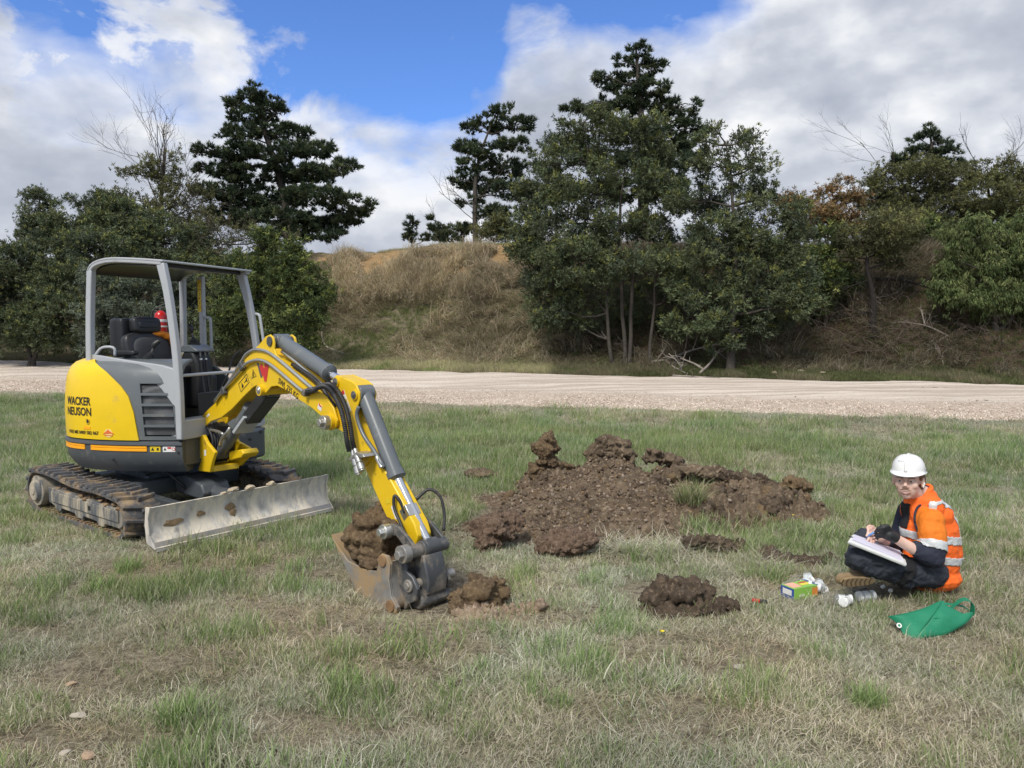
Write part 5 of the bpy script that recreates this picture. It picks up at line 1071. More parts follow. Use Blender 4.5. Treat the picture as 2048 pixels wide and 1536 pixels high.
f = B(BMF); f.cyl((2.44, -.07, .82), (2.49, -.07, .76), .017, n=12); f.build('pipe_fitting', ZN, EX, 35)
line('hydraulic_hose', [(2.69, -.05, .50), (2.655, -.06, .57), (2.62, -.075, .60), (2.63, -.085, .53), (2.70, -.09, .44), (2.765, -.09, .35), (2.80, -.09, .28)], .010, HOSE)
line('hydraulic_hose', [(2.66, .06, .56), (2.70, .13, .62), (2.76, .17, .58), (2.80, .17, .48), (2.83, .14, .38)], .010, HOSE)
f = B(BMF); f.obox((2.69, -.01, .50), (.025, 0, -.03), (0, .045, 0), (.03, 0, .025)); f.build('valve_block', ZN, EX, 30, bevel=.004)
# stickers and lettering on the boom
def side_text(s, u0, z0, ang, w, h, mat=TXT, vv=-.0975):
    V, F = text_mesh(s, 1., .015); x = (V[:, 0]-V[:, 0].min())/(V[:, 0].max()-V[:, 0].min())*w; y = (V[:, 1]-V[:, 1].min())/(V[:, 1].max()-V[:, 1].min())*h; a = math.radians(ang)
    f = B(BMF); f.add(np.stack([u0+x*math.cos(a)-y*math.sin(a), np.full(len(x), vv), z0+x*math.sin(a)+y*math.cos(a)], 1), F); return f.build('lettering', mat, EX)
side_text('SWL 235 KG', 1.275, 1.232, -21.5, .29, .045)
def decal(name, poly, mat, vv=-.097): f = B(BMF); f.prism(poly, vv-.0005, vv+.003); return f.build(name, mat, EX)
decal('emblem_stroke', [(.963, 1.372), (.993, 1.371), (1.045, 1.262), (1.018, 1.263)], GR)
decal('emblem_stroke', [(1.000, 1.340), (1.035, 1.372), (1.075, 1.33), (1.085, 1.372), (1.155, 1.385), (1.105, 1.235), (1.075, 1.235), (1.055, 1.28), (1.04, 1.275)], REDM)
def outline_rect(c, a, w, h, name='warning_outline'):
    a = math.radians(a); P = lambda x, y: (c[0]+x*math.cos(a)-y*math.sin(a), c[1]+x*math.sin(a)+y*math.cos(a)); t = .004
    for (x0, y0, x1, y1) in ((-w/2, -h/2, w/2, -h/2+t), (-w/2, h/2-t, w/2, h/2), (-w/2, -h/2, -w/2+t, h/2), (w/2-t, -h/2, w/2, h/2)): decal(name, [P(x0, y0), P(x1, y0), P(x1, y1), P(x0, y1)], TXT)
    return P
P = outline_rect((.748, 1.207), 31, .165, .075); decal('warning_figure', [P(-.05, -.02), P(-.015, -.02), P(-.03, .02)], TXT); decal('warning_figure', [P(.01, -.004), P(.045, -.004), P(.045, .003), P(.01, .003)], TXT); decal('warning_figure', [P(.05, -.02), P(.06, -.02), P(.06, .025), P(.045, .012)], TXT)
T_ = [(.880, 1.248), (.952, 1.268), (.900, 1.318)]; c_ = np.mean(T_, 0)
for i in range(3):
    p, q = np.array(T_[i]), np.array(T_[(i+1) % 3]); decal('warning_triangle', [tuple(p), tuple(q), tuple(q+(c_-q)*.14), tuple(p+(c_-p)*.14)], TXT)
decal('warning_mark', [(.905, 1.262), (.915, 1.265), (.910, 1.298), (.902, 1.297)], TXT)
decal('white_label', [(1.80, 1.085), (1.845, 1.065), (1.858, 1.10), (1.815, 1.122)], WHT); decal('label_stripe', [(1.822, 1.106), (1.850, 1.092), (1.856, 1.10), (1.818, 1.121)], REDM, -.0985)
decal('white_label', [(.075, .885), (.125, .905), (.12, .925), (.068, .902)], WHT)
decal('white_label', [(2.04, 1.20), (2.075, 1.225), (2.16, 1.09), (2.115, 1.075)], WHT, -.068); decal('label_stripe', [(2.04, 1.20), (2.075, 1.225), (2.09, 1.20), (2.052, 1.18)], REDM, -.0695); decal('warning_triangle', [(2.07, 1.155), (2.115, 1.165), (2.105, 1.12)], LBY, -.0695)
decal('white_label', [(2.56, .52), (2.583, .535), (2.63, .46), (2.605, .447)], WHT, -.057)
decal('white_label', [(.12, .62), (.155, .625), (.15, .575), (.115, .57)], WHT, -.147)
decal('small_yellow_label', [(2.505, .565), (2.545, .575), (2.55, .54), (2.51, .53)], LBY, -.057)
# ---------------- linkage, quick hitch, bucket
for v in (-.125, .105):
    f = B(BMF); P = spline([(2.628, .395), (2.70, .405), (2.78, .36), (2.852, .305)], 10); T = nrm(np.gradient(P, axis=0)); Nn = np.stack([-T[:, 1], T[:, 0]], 1); w_ = np.interp(np.linspace(0, 1, 10), [0, .3, 1], [.040, .030, .040])
    up = P+Nn*w_[:, None]; dn_ = P-Nn*w_[:, None]; f.prism([tuple(p) for p in up]+[tuple(p) for p in dn_[::-1]], v, v+.022); f.build('tipping_link', STD, EX, 30, bevel=.004)
f = B(BMF); f.cyl((2.628, -.13, .395), (2.628, .13, .395), .036, n=20); f.build('link_pin', STD, EX, 35); pin('pivot_bolt', 2.628, .395, -.125, .036, .05)
f = B(BMF); f.cyl((2.86, -.165, .312), (2.86, .125, .312), .040, n=22); f.cyl((2.86, -.07, .312), (2.86, .05, .312), .050, n=22); f.build('hitch_cross_tube', STD, EX, 35, bevel=.003); pin('pivot_bolt', 2.86, .312, -.165, .042, .05, ST)
f = B(BMF); f.cyl((2.735, -.12, .275), (2.735, .12, .275), .04, n=22); f.build('arm_tip_boss', STD, EX, 35); pin('pin_cap', 2.735, .275, -.118, .036, .012, ST)
BKT = BMF
for v in (-.165, .075):
    f = B(BMF); f.prism([(2.735, .29), (2.76, .325), (2.80, .315), (2.825, .285), (2.835, .20), (2.90, .175), (2.945, .115), (2.925, .04), (2.86, .005), (2.83, -.04), (2.795, -.02), (2.765, .066), (2.735, .20)], v, v+.025); f.build('quick_hitch_plate', STD, EX, 30, bevel=.006)
f = B(BMF); f.prism([(2.82, .29), (2.91, .29), (2.955, .14), (2.945, .06), (2.90, .02), (2.86, .05), (2.83, .16)], -.09, .06); f.build('bucket_link', STD, EX, 30, bevel=.01)
f = B(BMF); f.cyl((2.875, -.17, .12), (2.875, .17, .12), .028, n=18); f.build('hitch_pin', ST, EX, 35); pin('pin_cap', 2.872, .12, -.165, .030, .015, ST); pin('pin_cap', 2.785, .285, -.165, .028, .012, ST)
# bucket: an open scoop seen from its side, mouth up and back towards the machine
Wb = .225; WF = .110; BKM = pbr('bucket_steel', (.26, .25, .235), .55, .35, var=.3, vs_=8, dirt=(.38, .27, .15), dsc=6, dth=.49, bmp=.0015)
side = [(2.17, .245), (2.40, .225), (2.66, .245), (2.70, .285), (2.765, .285), (2.80, .235), (2.785, .15), (2.80, .06), (2.865, .005), (2.84, -.035), (2.77, -.045), (2.70, -.035), (2.56, -.025), (2.42, -.01), (2.33, .06), (2.24, .16)]
side = [(2.215, .175), (2.50, .115), (2.60, .185), (2.655, .265), (2.70, .29), (2.745, .285), (2.775, .24), (2.765, .15), (2.79, .05), (2.835, .0), (2.83, -.04), (2.77, -.05), (2.70, -.03), (2.655, -.005), (2.42, -.005), (2.30, .07)]
bk = None
for v in (-Wb, WF-.014):
    f = B(BMF); f.prism([(2.15, .285), (2.22, .235), (2.33, .165), (2.50, .150), (2.63, .165), (2.655, .22), (2.665, .26), (2.70, .285), (2.75, .285), (2.778, .24), (2.765, .15), (2.79, .05), (2.845, .0), (2.83, -.045), (2.77, -.052), (2.69, -.042), (2.56, -.048), (2.42, -.022), (2.345, .07), (2.26, .165)], v, v+.014)
    o_ = f.build('bucket' if bk is None else 'side_plate', BKM, EX if bk is None else bk, 30, bevel=.003); bk = bk or o_
shellp = [(2.13, .288), (2.20, .225), (2.27, .155), (2.35, .065), (2.425, -.018), (2.56, -.04), (2.66, -.035), (2.72, -.035), (2.80, -.03), (2.825, .02), (2.775, .10), (2.76, .20), (2.765, .25)]
sp = spline(shellp, 30); T = nrm(np.gradient(sp, axis=0)); Nn = np.stack([-T[:, 1], T[:, 0]], 1)
f = B(BMF); f.prism([tuple(p) for p in sp]+[tuple(p) for p in (sp+Nn*.012)[::-1]], -Wb+.01, WF-.01); f.build('bucket_shell', BKM, bk, 40)
for v in (-Wb-.012, WF):
    f = B(BMF); f.prism([(2.655, .25), (2.70, .292), (2.75, .285), (2.778, .24), (2.768, .15), (2.79, .05), (2.845, .0), (2.835, -.038), (2.77, -.05), (2.715, -.03), (2.70, .06), (2.69, .16)], v, v+.012); f.build('ear_plate', BKM, bk, 30, bevel=.004)
for (u, z) in ((2.712, .25), (2.785, -.005)): f = B(BMF); f.cyl((u, -Wb-.022, z), (u, -Wb+.0, z), .036, n=20); f.cyl((u, WF, z), (u, WF+.02, z), .036, n=20); f.build('bucket_pin', pbr('rust', (.23, .14, .07), .85, .1, var=.3, bmp=.001) if 'rust' not in bpy.data.materials else bpy.data.materials['rust'], bk, 35, bevel=.003)
f = B(BMF); f.prism([(2.735, .20), (2.80, .15), (2.93, .06), (2.95, .01), (2.91, -.03), (2.80, -.03), (2.74, .08)], -Wb+.10, WF-.01); f.build('bucket_mount', STD, bk, 30, bevel=.012)
f = B(BMF); f.tube([(2.885, -.12, .13), (2.885, -.135, .08), (2.90, -.135, .07), (2.91, -.12, .12)], .004, 6, 12); f.build('retaining_clip', ZN, bk, 180)
# ---------------- things carried by the machine
def soil_lump(name, pts, seed, F, mat, parent=None, label=None, cat=None, sub=4, rough=.3, clods=0, crad=.05, base=None):
    """heap of overlapping cloddy balls fused by a voxel skin"""
    rr = np.random.default_rng(seed); mb = MB(F)
    for (c, r) in pts:
        V, Fc = chunk(int(rr.integers(1, 400))); V = V*np.array(r)*np.ones(3); mb.add(V+np.array(c), Fc)
    for k in range(clods):
        c, r = pts[rr.integers(0, len(pts))]; d = nrm(rr.normal(size=3)); d[2] = abs(d[2]); s_ = crad*rr.uniform(.4, 1.1); V, Fc = chunk(int(rr.integers(1, 400)), 2); mb.add(V*s_+np.array(c)+d*np.array(r)*rr.uniform(.8, 1.), Fc)
    return fuse(mb, name, mat, parent, label, cat, .011, rough)
def fuse(mb, name, mat, parent=None, label=None, cat=None, vox=.012, rough=.3, sc=9., smooth_it=0, rl=None, amp=.022, kids=None):
    V = np.vstack(mb.V); root = parent; 
    while root is not None and root.parent is not None: root = root.parent
    o3 = np.array(root.location) if root is not None else (np.array(rl) if rl is not None else np.array([V[:, 0].mean(), V[:, 1].mean(), V[:, 2].min()]))
    me = mkmesh(name, V-o3, mb.Fc); o = link(name, me, mat, parent, None if parent is not None else [float(q) for q in o3])
    md = o.modifiers.new('r', 'REMESH'); md.mode = 'VOXEL'; md.voxel_size = vox; md.use_smooth_shade = True
    if smooth_it: ms_ = o.modifiers.new('s', 'SMOOTH'); ms_.factor = .5; ms_.iterations = smooth_it
    dg = bpy.context.evaluated_depsgraph_get(); m2 = bpy.data.meshes.new_from_object(o.evaluated_get(dg)); o.modifiers.clear(); o.data = m2
    if rough:
        n = len(m2.vertices); P = np.zeros(n*3, np.float32); m2.vertices.foreach_get('co', P); P = P.reshape(-1, 3).astype(float); Nn = np.zeros(n*3, np.float32); m2.vertices.foreach_get('normal', Nn); Nn = Nn.reshape(-1, 3)
        W0 = P+o3; q = W0+.02*np.stack([fbm(W0+k*7, 14, 2, k) for k in range(3)], 1); d1, d2 = worley(q, sc, 3); e1, e2 = worley(q, sc*2.3, 5)
        rd = lambda s_, sd: 1-2*np.abs(fbm(W0, s_, 3, sd, .6))
        h = rough*amp*(1.3*fbm(W0, 7, 4, 9, .6)+1.1*(rd(11, 21)-.5)+.55*(rd(32, 22)-.5)+1.5*np.clip(2.4*(d2-d1)-.5, -.5, .35)+.8*np.clip(1.8*(e2-e1)-.3, -.3, .3)+.5*fbm(W0, 60, 3, 12, .6))
        P = P+Nn*h[:, None]; m2.vertices.foreach_set('co', P.astype(np.float32).ravel()); m2.update()
    m2.polygons.foreach_set('use_smooth', np.ones(len(m2.polygons), bool)); m2.materials.clear(); m2.materials.append(mat)
    if label: meta(o, label, cat)
    return o
def soilmat(name, a, b_, c_, sc=7):
    m, b = material(name); g = N('ShaderNodeNewGeometry'); P_ = g.outputs['Position']; k = mixc(ramp(noise(P_, sc, 7, .65), [(.38, 0.), (.62, 1.)]), a, b_)
    k = mixc(ramp(noise(P_, sc*6, 6, .7), [(.52, 0.), (.66, 1.)]), k, c_); L(k, b.inputs['Base Color']); b.inputs['Roughness'].default_value = .85; b.inputs['Specular IOR Level'].default_value = .3
    bump(b, mth('ADD', noise(P_, 60, 8, .7), mth('MULTIPLY', noise(P_, 220, 4, .7), .4)), .012); return m
CLAY = soilmat('moist_clay', (.092, .062, .036), (.17, .117, .065), (.26, .19, .115))
soil_lump('bucket_soil', [((2.24, -.05, .235), (.09, .15, .06)), ((2.36, -.05, .19), (.14, .16, .12)), ((2.52, -.05, .19), (.14, .16, .10)), ((2.62, -.05, .18), (.07, .16, .08)), ((2.33, -.07, .30), (.12, .13, .10)), ((2.47, -.05, .31), (.13, .13, .11)), ((2.42, -.02, .41), (.11, .11, .09)), ((2.36, -.12, .38), (.08, .06, .07)), ((2.22, .03, .34), (.07, .06, .08)), ((2.55, -.02, .35), (.09, .10, .09)), ((2.42, -.16, .20), (.18, .06, .06)), ((2.19, -.12, .255), (.05, .09, .04))], 5, BMF, CLAY, None, 'heap of moist brown clay filling the excavator bucket', 'soil', clods=34, crad=.055, rough=.75)
# fire extinguisher strapped to the rear post
xe = UPF(np.array([[-.285, .315, 1.565]]))[0]; ext = empty('fire_extinguisher', xe, 'red fire extinguisher strapped to the canopy post behind the seat', 'extinguisher')
RD = pbr('red_enamel', (.55, .02, .02), .25, var=.05); f = B(); f.lathe([(.02, 0), (.05, .005), (.055, .02), (.055, .19), (.050, .215), (.03, .235), (.018, .245)], xe, n=24); f.build('cylinder_body', RD, ext, 40)
f = B(); f.lathe([(.0556, .135), (.0562, .137), (.0562, .158), (.0556, .16)], xe, n=24); f.build('white_band', WHT, ext, 40); f = B(); f.lathe([(.0556, .085), (.0562, .087), (.0562, .098), (.0556, .10)], xe, n=24); f.build('white_band', WHT, ext, 40)
f = B(); f.cyl(xe+[0, 0, .24], xe+[0, 0, .262], .02, n=12); f.obox(xe+[.02, 0, .275], (.035, 0, .006), (0, .008, 0), (0, 0, .005)); f.obox(xe+[.02, 0, .300], (.035, 0, .016), (0, .008, 0), (0, 0, .004)); f.build('valve', STD, ext, 35)
f = B(); f.tube([xe+[-.01, -.02, .26], xe+[-.05, -.05, .24], xe+[-.055, -.045, .15], xe+[-.05, -.045, .05]], .008, 8, 14); f.build('discharge_hose', BK, ext, 180)
# orange jacket over the backrest
mb = MB(UPF); mb.ball((-.06, .06, 1.585), (.07, .10, .028)); mb.ball((-.03, .13, 1.565), (.06, .07, .035)); mb.ball((-.01, .18, 1.52), (.05, .045, .06)); mb.ball((.0, .20, 1.46), (.04, .03, .07)); mb.ball((-.08, -.02, 1.59), (.05, .06, .018))
ORJ = pbr('orange_cloth', (.90, .28, .02), .8, var=.1, bmp=.004, bsc=14)
fuse(mb, 'work_jacket', ORJ, None, 'orange work jacket thrown over the excavator seat back', 'jacket', .012, .15, smooth_it=4)
# ================================================================ dug soil
SOIL = soilmat('dug_soil', (.082, .059, .040), (.165, .122, .080), (.30, .235, .165), 4)
DARK = soilmat('dark_topsoil', (.052, .037, .026), (.108, .078, .053), (.20, .15, .105), 6)
PALE = soilmat('pale_flaky_clay', (.22, .155, .105), (.38, .285, .205), (.50, .40, .31), 9)
gx_ = np.arange(-1.1, 3.2, .0155); gy_ = np.arange(5.2, 8.4, .0155); X, Y = np.meshgrid(gx_, gy_, indexing='ij'); x, y = X.ravel(), Y.ravel()
P0 = p3(x, y); wx = x+.10*fbm(P0, 2.2, 3, 201); wy = y+.10*fbm(P0, 2.2, 3, 207)
h = sum((a*np.exp(-.5*(((wx-cx)/(rx*.72))**2+((wy-cy)/(ry*.72))**2)))**3 for cx, cy, a, rx, ry in PK)**(1/3.)
gz_ = ground_z(x, y)
am = sstep(.02, .12, h); d1, d2 = worley(p3(x+.04*fbm(P0, 9, 2, 1), y+.04*fbm(P0, 9, 2, 2), h*1.5), 8.5, 11); e1, e2 = worley(p3(x, y, h), 24, 12); f1, f2 = worley(p3(x, y, h), 52, 13)
big = sstep(.9, 2.2, x+.3*fbm(P0, 2, 2, 5))*.6+.45     # coarser clods to the right
rdg = 1-2*np.abs(fbm(P0, 4.5, 4, 35, .6))
hh = h+am*(big*(.10*np.clip(1.6*(d2-d1)-.35, -.4, .4)+.07*(rdg-.55)+.028*fbm(P0, 3.5, 3, 31))+.030*(.5-e1)*(1.2-.5*big)+.012*(.5-f1)+.010*fbm(P0, 55, 3, 32))
z = gz_+hh-.055
Vm = np.stack([x+.018*am*fbm(P0, 21, 2, 41), y+.018*am*fbm(P0, 21, 2, 42), z], 1); a_, b_ = X.shape; i = (np.arange(a_-1)[:, None]*b_+np.arange(b_-1)[None]).ravel()
keepf = (h.reshape(a_, b_)[:-1, :-1].ravel() > .018); Q = np.stack([i, i+b_, i+b_+1, i+1], 1)[keepf]
us = np.unique(Q); rm = -np.ones(len(Vm), int); rm[us] = np.arange(len(us)); mo = np.array([1.05, 6.8, 0])
mound = link('soil_mound', mkmesh('soil_mound', Vm[us]-mo, rm[Q], None, 180), SOIL, None, mo.tolist())
meta(mound, 'wide low mound of dug brown soil and stones in the middle of the meadow', 'soil mound')
# stones and crumbs over the mound
RC2 = rock_coll('rubble', M_STONE, [(.24, .185, .135), (.17, .125, .088), (.11, .078, .052), (.25, .20, .155), (.135, .098, .068), (.22, .15, .08), (.09, .063, .043), (.18, .135, .098)])
r = np.random.default_rng(33); n = 26000; qx = r.uniform(-1., 3.1, n); qy = r.uniform(5.2, 8.3, n); hq = mound_h(qx, qy); wL = sstep(2.0, .6, qx)*.75+.3
k = (hq > .03) & (r.uniform(0, 1, n) < np.clip(hq*5, .15, 1)*wL); qx, qy = qx[k], qy[k]; n = len(qx)
ix_ = np.clip(((qx-gx_[0])/.0155).round().astype(int), 0, a_-1)*b_+np.clip(((qy-gy_[0])/.0155).round().astype(int), 0, b_-1)
s_ = .006+.024*r.uniform(0, 1, n)**4; tt = r.uniform(.7, 1.25, n)*np.where(r.uniform(0, 1, n) < .05, 1.25, .95)
o = scatter('rubble', RC2, np.stack([qx, qy, z[ix_]+s_*.25], 1)-mo, r.uniform(0, 6.28, (n, 3)), s_, r.integers(0, 8, n), np.stack([tt]*3, 1)); o.parent = mound
cc_ = bpy.data.collections.new('clods')
for i in range(12):
    V, F = chunk(900+i, 3, 14, .8); d1_, d2_ = worley(V+i, 2.2, i); V = V*(1+.16*fbm(V+i*3., 3.5, 3, i)+.12*np.clip(d2_-d1_, 0, .5))[:, None]; o = bpy.data.objects.new('broken_clod_%02d' % i, mkmesh('broken_clod', V, F, None, 30)); o.data.materials.append([SOIL, DARK, SOIL, CLAY][i % 4]); cc_.objects.link(o)
n = 900; qx = r.uniform(-1., 3., n); qy = r.uniform(5.3, 8.1, n); hq = mound_h(qx, qy); k = (hq > .06) & (r.uniform(0, 1, n) < np.where(qx > 1.3, .9, .30)); qx, qy = qx[k], qy[k]; n = len(qx)
ix_ = np.clip(((qx-gx_[0])/.0155).round().astype(int), 0, a_-1)*b_+np.clip(((qy-gy_[0])/.0155).round().astype(int), 0, b_-1); s_ = np.where(qx > 1.3, .028, .02)+.045*r.uniform(0, 1, n)**2.5
o = scatter('broken_clods', cc_, np.stack([qx, qy, z[ix_]+s_*.15], 1)-mo, r.uniform(0, 6.28, (n, 3)), s_, r.integers(0, 12, n), np.ones((n, 3))); o.parent = mound
r = np.random.default_rng(34); n = 1500; a = r.uniform(0, 6.28, n); rad = 1+np.abs(r.normal(0, .16, n)); qx = 1.05+1.75*rad*np.cos(a); qy = 6.65+1.25*rad*np.sin(a); s_ = .006+.02*r.uniform(0, 1, n)**3; tt = r.uniform(.7, 1.1, n)
scatter('scattered_crumbs', RC2, np.stack([qx, qy, ground_z(qx, qy)+.012], 1), r.uniform(0, 6.28, (n, 3)), s_, r.integers(0, 8, n), np.stack([tt]*3, 1), 'crumbs of soil scattered in the grass around the mound')
def clod(label, px, py, d, parts, mat, seed, vox=.010, rough=.8, crumbs=10, crad=.03, name='soil_clod', cat='clod', sc=12.):
    """parts: (px, py, rx_px, ry_px, dd) overlapping lumps in the photo's measure at distance d"""
    rr = np.random.default_rng(seed); d = float(onz(px, py)[1])+.03 if d is None else d; k = d/FP; mb = MB(); base = ond(px, py, d); base[2] = float(ground_z(base[0:1], base[1:2])[0])
    for (a, b_, rx, ry_, dd) in parts:
        c = ond(a, b_, d+dd); V, Fc = chunk(int(rr.integers(1, 500))); V = V*1.28; mb.add(V*np.array([rx*k, (rx+ry_)*.5*k, ry_*k])+c, Fc)
        for j in range(crumbs//2):
            q = nrm(rr.normal(size=3)); s_ = crad*rr.uniform(.35, 1.); V, Fc = chunk(int(rr.integers(1, 500)), 1, 5); mb.add(V*s_+c+q*np.array([rx*k, (rx+ry_)*.5*k, ry_*k])*rr.uniform(.85, 1.05), Fc)
    return fuse(mb, name, mat, None, label, cat, vox, rough, sc, rl=[float(v) for v in base])
clod('tall upright tower of moist clay at the back left of the mound', 1095, 925, 7.45, [(1097,880,17,20,0),(1094,900,20,20,0),(1098,922,26,20,0),(1080,940,30,16,.05),(1120,935,26,14,.05)], CLAY, 1)
clod('round brown crumbly clod topping the mound, right of the clay tower', 1220, 905, 7.6, [(1222,895,34,18,0),(1205,905,24,14,0),(1245,905,24,14,0)], SOIL, 2)
clod('brown clod on the crest, second right of the clay tower', 1322, 918, 7.5, [(1310,908,20,12,0),(1340,918,26,12,0),(1300,918,14,10,0)], SOIL, 3)
clod('small flat clod in the grass left of the mound', 962, 962, None, [(962,948,22,10,0),(985,952,16,8,0),(944,955,14,7,0)], SOIL, 4)
clod('lone ochre clod in the grass just right of the mound', 1588, 988, None, [(1585,968,24,17,0),(1608,972,14,12,0),(1572,975,12,9,0)], CLAY, 5)
clod('large dark slab-like clod at the right shoulder of the mound', 1500, 985, 6.95, [(1490,962,34,18,0),(1525,975,32,22,-.05),(1458,955,22,12,.05),(1540,1005,24,16,0)], DARK, 6, crad=.05)
clod('dark wet clod at the right foot of the mound', 1540, 1040, 6.35, [(1535,1020,32,20,0),(1500,1030,28,16,0),(1560,1010,16,16,.1),(1478,1010,26,18,.1)], DARK, 7, crad=.04)
clod('brown clod on the crest above the grass tussock', 1420, 950, 7.1, [(1420,945,30,12,0),(1390,940,20,10,0),(1445,950,16,10,0)], SOIL, 8)
RT = soilmat('rooty_soil', (.09, .058, .040), (.175, .12, .085), (.30, .225, .165), 12)
clod('matted root ball at the front left corner of the mound', 990, 1100, None, [(985,1060,40,26,0),(1005,1045,34,18,.05),(975,1078,28,22,-.05)], RT, 9, crad=.03, sc=20.)
clod('rounded root ball at the front of the mound, right of the matted one', 1125, 1112, None, [(1122,1085,42,24,0),(1100,1090,24,18,0),(1150,1082,22,18,0)], RT, 10, sc=20.)
clod('dark sod with torn roots in front of the tussock', 1430, 1110, None, [(1425,1085,44,14,0),(1465,1092,34,12,0),(1390,1085,24,10,0)], DARK, 11, sc=18.)
clod('small mound of brown clay beside the bucket', 960, 1218, None, [(968,1178,40,32,0),(950,1190,36,24,0),(1000,1195,26,18,0),(916,1195,20,14,0),(968,1215,60,14,-.03)], CLAY, 12, crad=.035, name='soil_heap', cat='soil heap')
clod('flat apron of pale flaky clay in front of the small clay mound', 1000, 1240, None, [(985,1232,66,10,0),(1040,1225,44,13,.05),(940,1232,40,9,0),(1010,1250,56,7,-.05),(1075,1222,24,12,.08),(960,1252,40,6,-.05)], PALE, 13, crad=.022, rough=1.1, crumbs=16, name='flaky_clay', cat='clay', sc=22.)
clod('dark shiny mound of topsoil left of the sitting person', 1370, 1226, None, [(1362,1180,40,20,0),(1335,1194,42,22,0),(1395,1184,26,18,0),(1400,1205,46,20,-.03),(1300,1195,22,14,0),(1440,1210,34,14,-.04),(1365,1220,66,14,-.05),(1338,1166,20,10,0)], DARK, 14, crad=.045, rough=1., name='soil_heap', cat='soil heap', sc=8.)
clod('dark broken soil at the edge of the small pit by the person', 1600, 1128, None, [(1560,1118,34,10,0),(1610,1122,40,9,0),(1655,1122,30,10,0),(1540,1105,18,8,.1)], DARK, 15, sc=16.)
# tussocks, laid straw, sparse green blades on the soil
r = np.random.default_rng(44)
def tussock(label, spots, specs, seed, tilt=.25, cat='tussock', grp=None):
    rr = np.random.default_rng(seed); V_, F_, K_ = [], [], []; n0 = 0; b0 = None
    for (p, s_, dx, dy) in spots:
        sp = dict(specs[rr.integers(0, len(specs))]); V, F, K = blades(rng=rr, **sp); V = V*s_; V[:, 0] += V[:, 2]*dx; V[:, 1] += V[:, 2]*dy; V += np.array(p)
        V_.append(V); F_.append(F+n0); K_.append(K); n0 += len(V); b0 = p if b0 is None else b0
    o = link('grass_tussock', mkmesh('grass_tussock', np.vstack(V_)-np.array(b0), np.vstack(F_), np.vstack(K_)), M_TUS, None, [float(v) for v in b0]); meta(o, label, cat, grp); return o
M_TUS = vcol('tussock_blades', .7, .25)
LG_ = dict(n=90, rad=.06, hmin=.14, hmax=.34, wd=.005, bend=.35, lie=.35, pal=[(3, (.20, .26, .09)), (2, (.34, .34, .18)), (2, (.46, .42, .28)), (1, (.26, .33, .12))], seg=5, curl=.08)
def gp(px, py, dz=0.): 
    q = onz(px, py, dz); return q
q = np.array([1.50, 6.22, 0.]); q[2] = float(ground_z(q[0:1], q[1:2])[0]+mound_h(q[0:1], q[1:2])[0])-.01; tussock('long-bladed green tussock growing on the front of the mound', [(q+np.array([dx, dy, -.04]), 1., dx*2, -.15) for dx, dy in ((0, 0), (.07, .02), (-.06, .03), (.02, -.06))], [LG_], 5)
ST_ = dict(n=110, rad=.10, hmin=.12, hmax=.32, wd=.004, bend=.12, lie=1.4, pal=DRY, seg=4, curl=.10)
sp_ = []
for k in range(22):
    t = k/21; q = onz(1180+230*t+r.normal(0, 12), 1092+r.normal(0, 9)+20*t*(1-t), .03); sp_.append((q, 1., 0, 0))
tussock('mat of flattened pale straw along the front edge of the mound', sp_, [ST_], 6)
sp_ = [(onz(1470+r.normal(0, 45), 1135+r.normal(0, 10), .02), .9, 0, 0) for k in range(14)]; tussock('flattened straw in front of the dark sod', sp_, [ST_], 7)
GG = dict(n=60, rad=.07, hmin=.08, hmax=.20, wd=.005, bend=.25, lie=.35, pal=GRN, seg=4, curl=.1)
for (px, py, sx_, n_, lb) in [(1440, 1062, 60, 16, 'bright green fringe of grass between the tussock and the dark sod'), (1285, 1118, 22, 5, 'small bright broad-bladed tuft beside the flattened straw'), (1655, 1080, 40, 14, 'thick green tuft behind the small pit'), (1500, 1100, 30, 8, 'green tuft right of the dark sod'), (1540, 1160, 26, 6, 'green tuft between the dark topsoil mound and the glove box')]:
    sp_ = [(onz(px+r.normal(0, sx_), py+r.normal(0, 8), .0), r.uniform(.8, 1.15), r.normal(0, .1), -.1) for k in range(n_)]; tussock(lb, sp_, [GG], px)
GN = dict(n=80, rad=.055, hmin=.07, hmax=.17, wd=.0045, bend=.22, lie=.3, pal=GRN[:3], seg=4, curl=.1)
for i, (px, py) in enumerate([(365, 1445), (245, 1140), (210, 1180), (1080, 1400), (690, 1385), (1760, 1420)]):
    q = onz(px, py); tussock(['bright green tuft on the bare patch at the lower left', 'green tuft below the left end of the blade', 'larger green tuft left of the one below the blade', 'green tuft in the middle foreground', 'green tuft right of the bare patch', 'green tuft in the right foreground'][i], [(q+np.array([r.normal(0, .04), r.normal(0, .04), 0]), 1., 0, 0) for k in range(3)], [GN], 60+i)
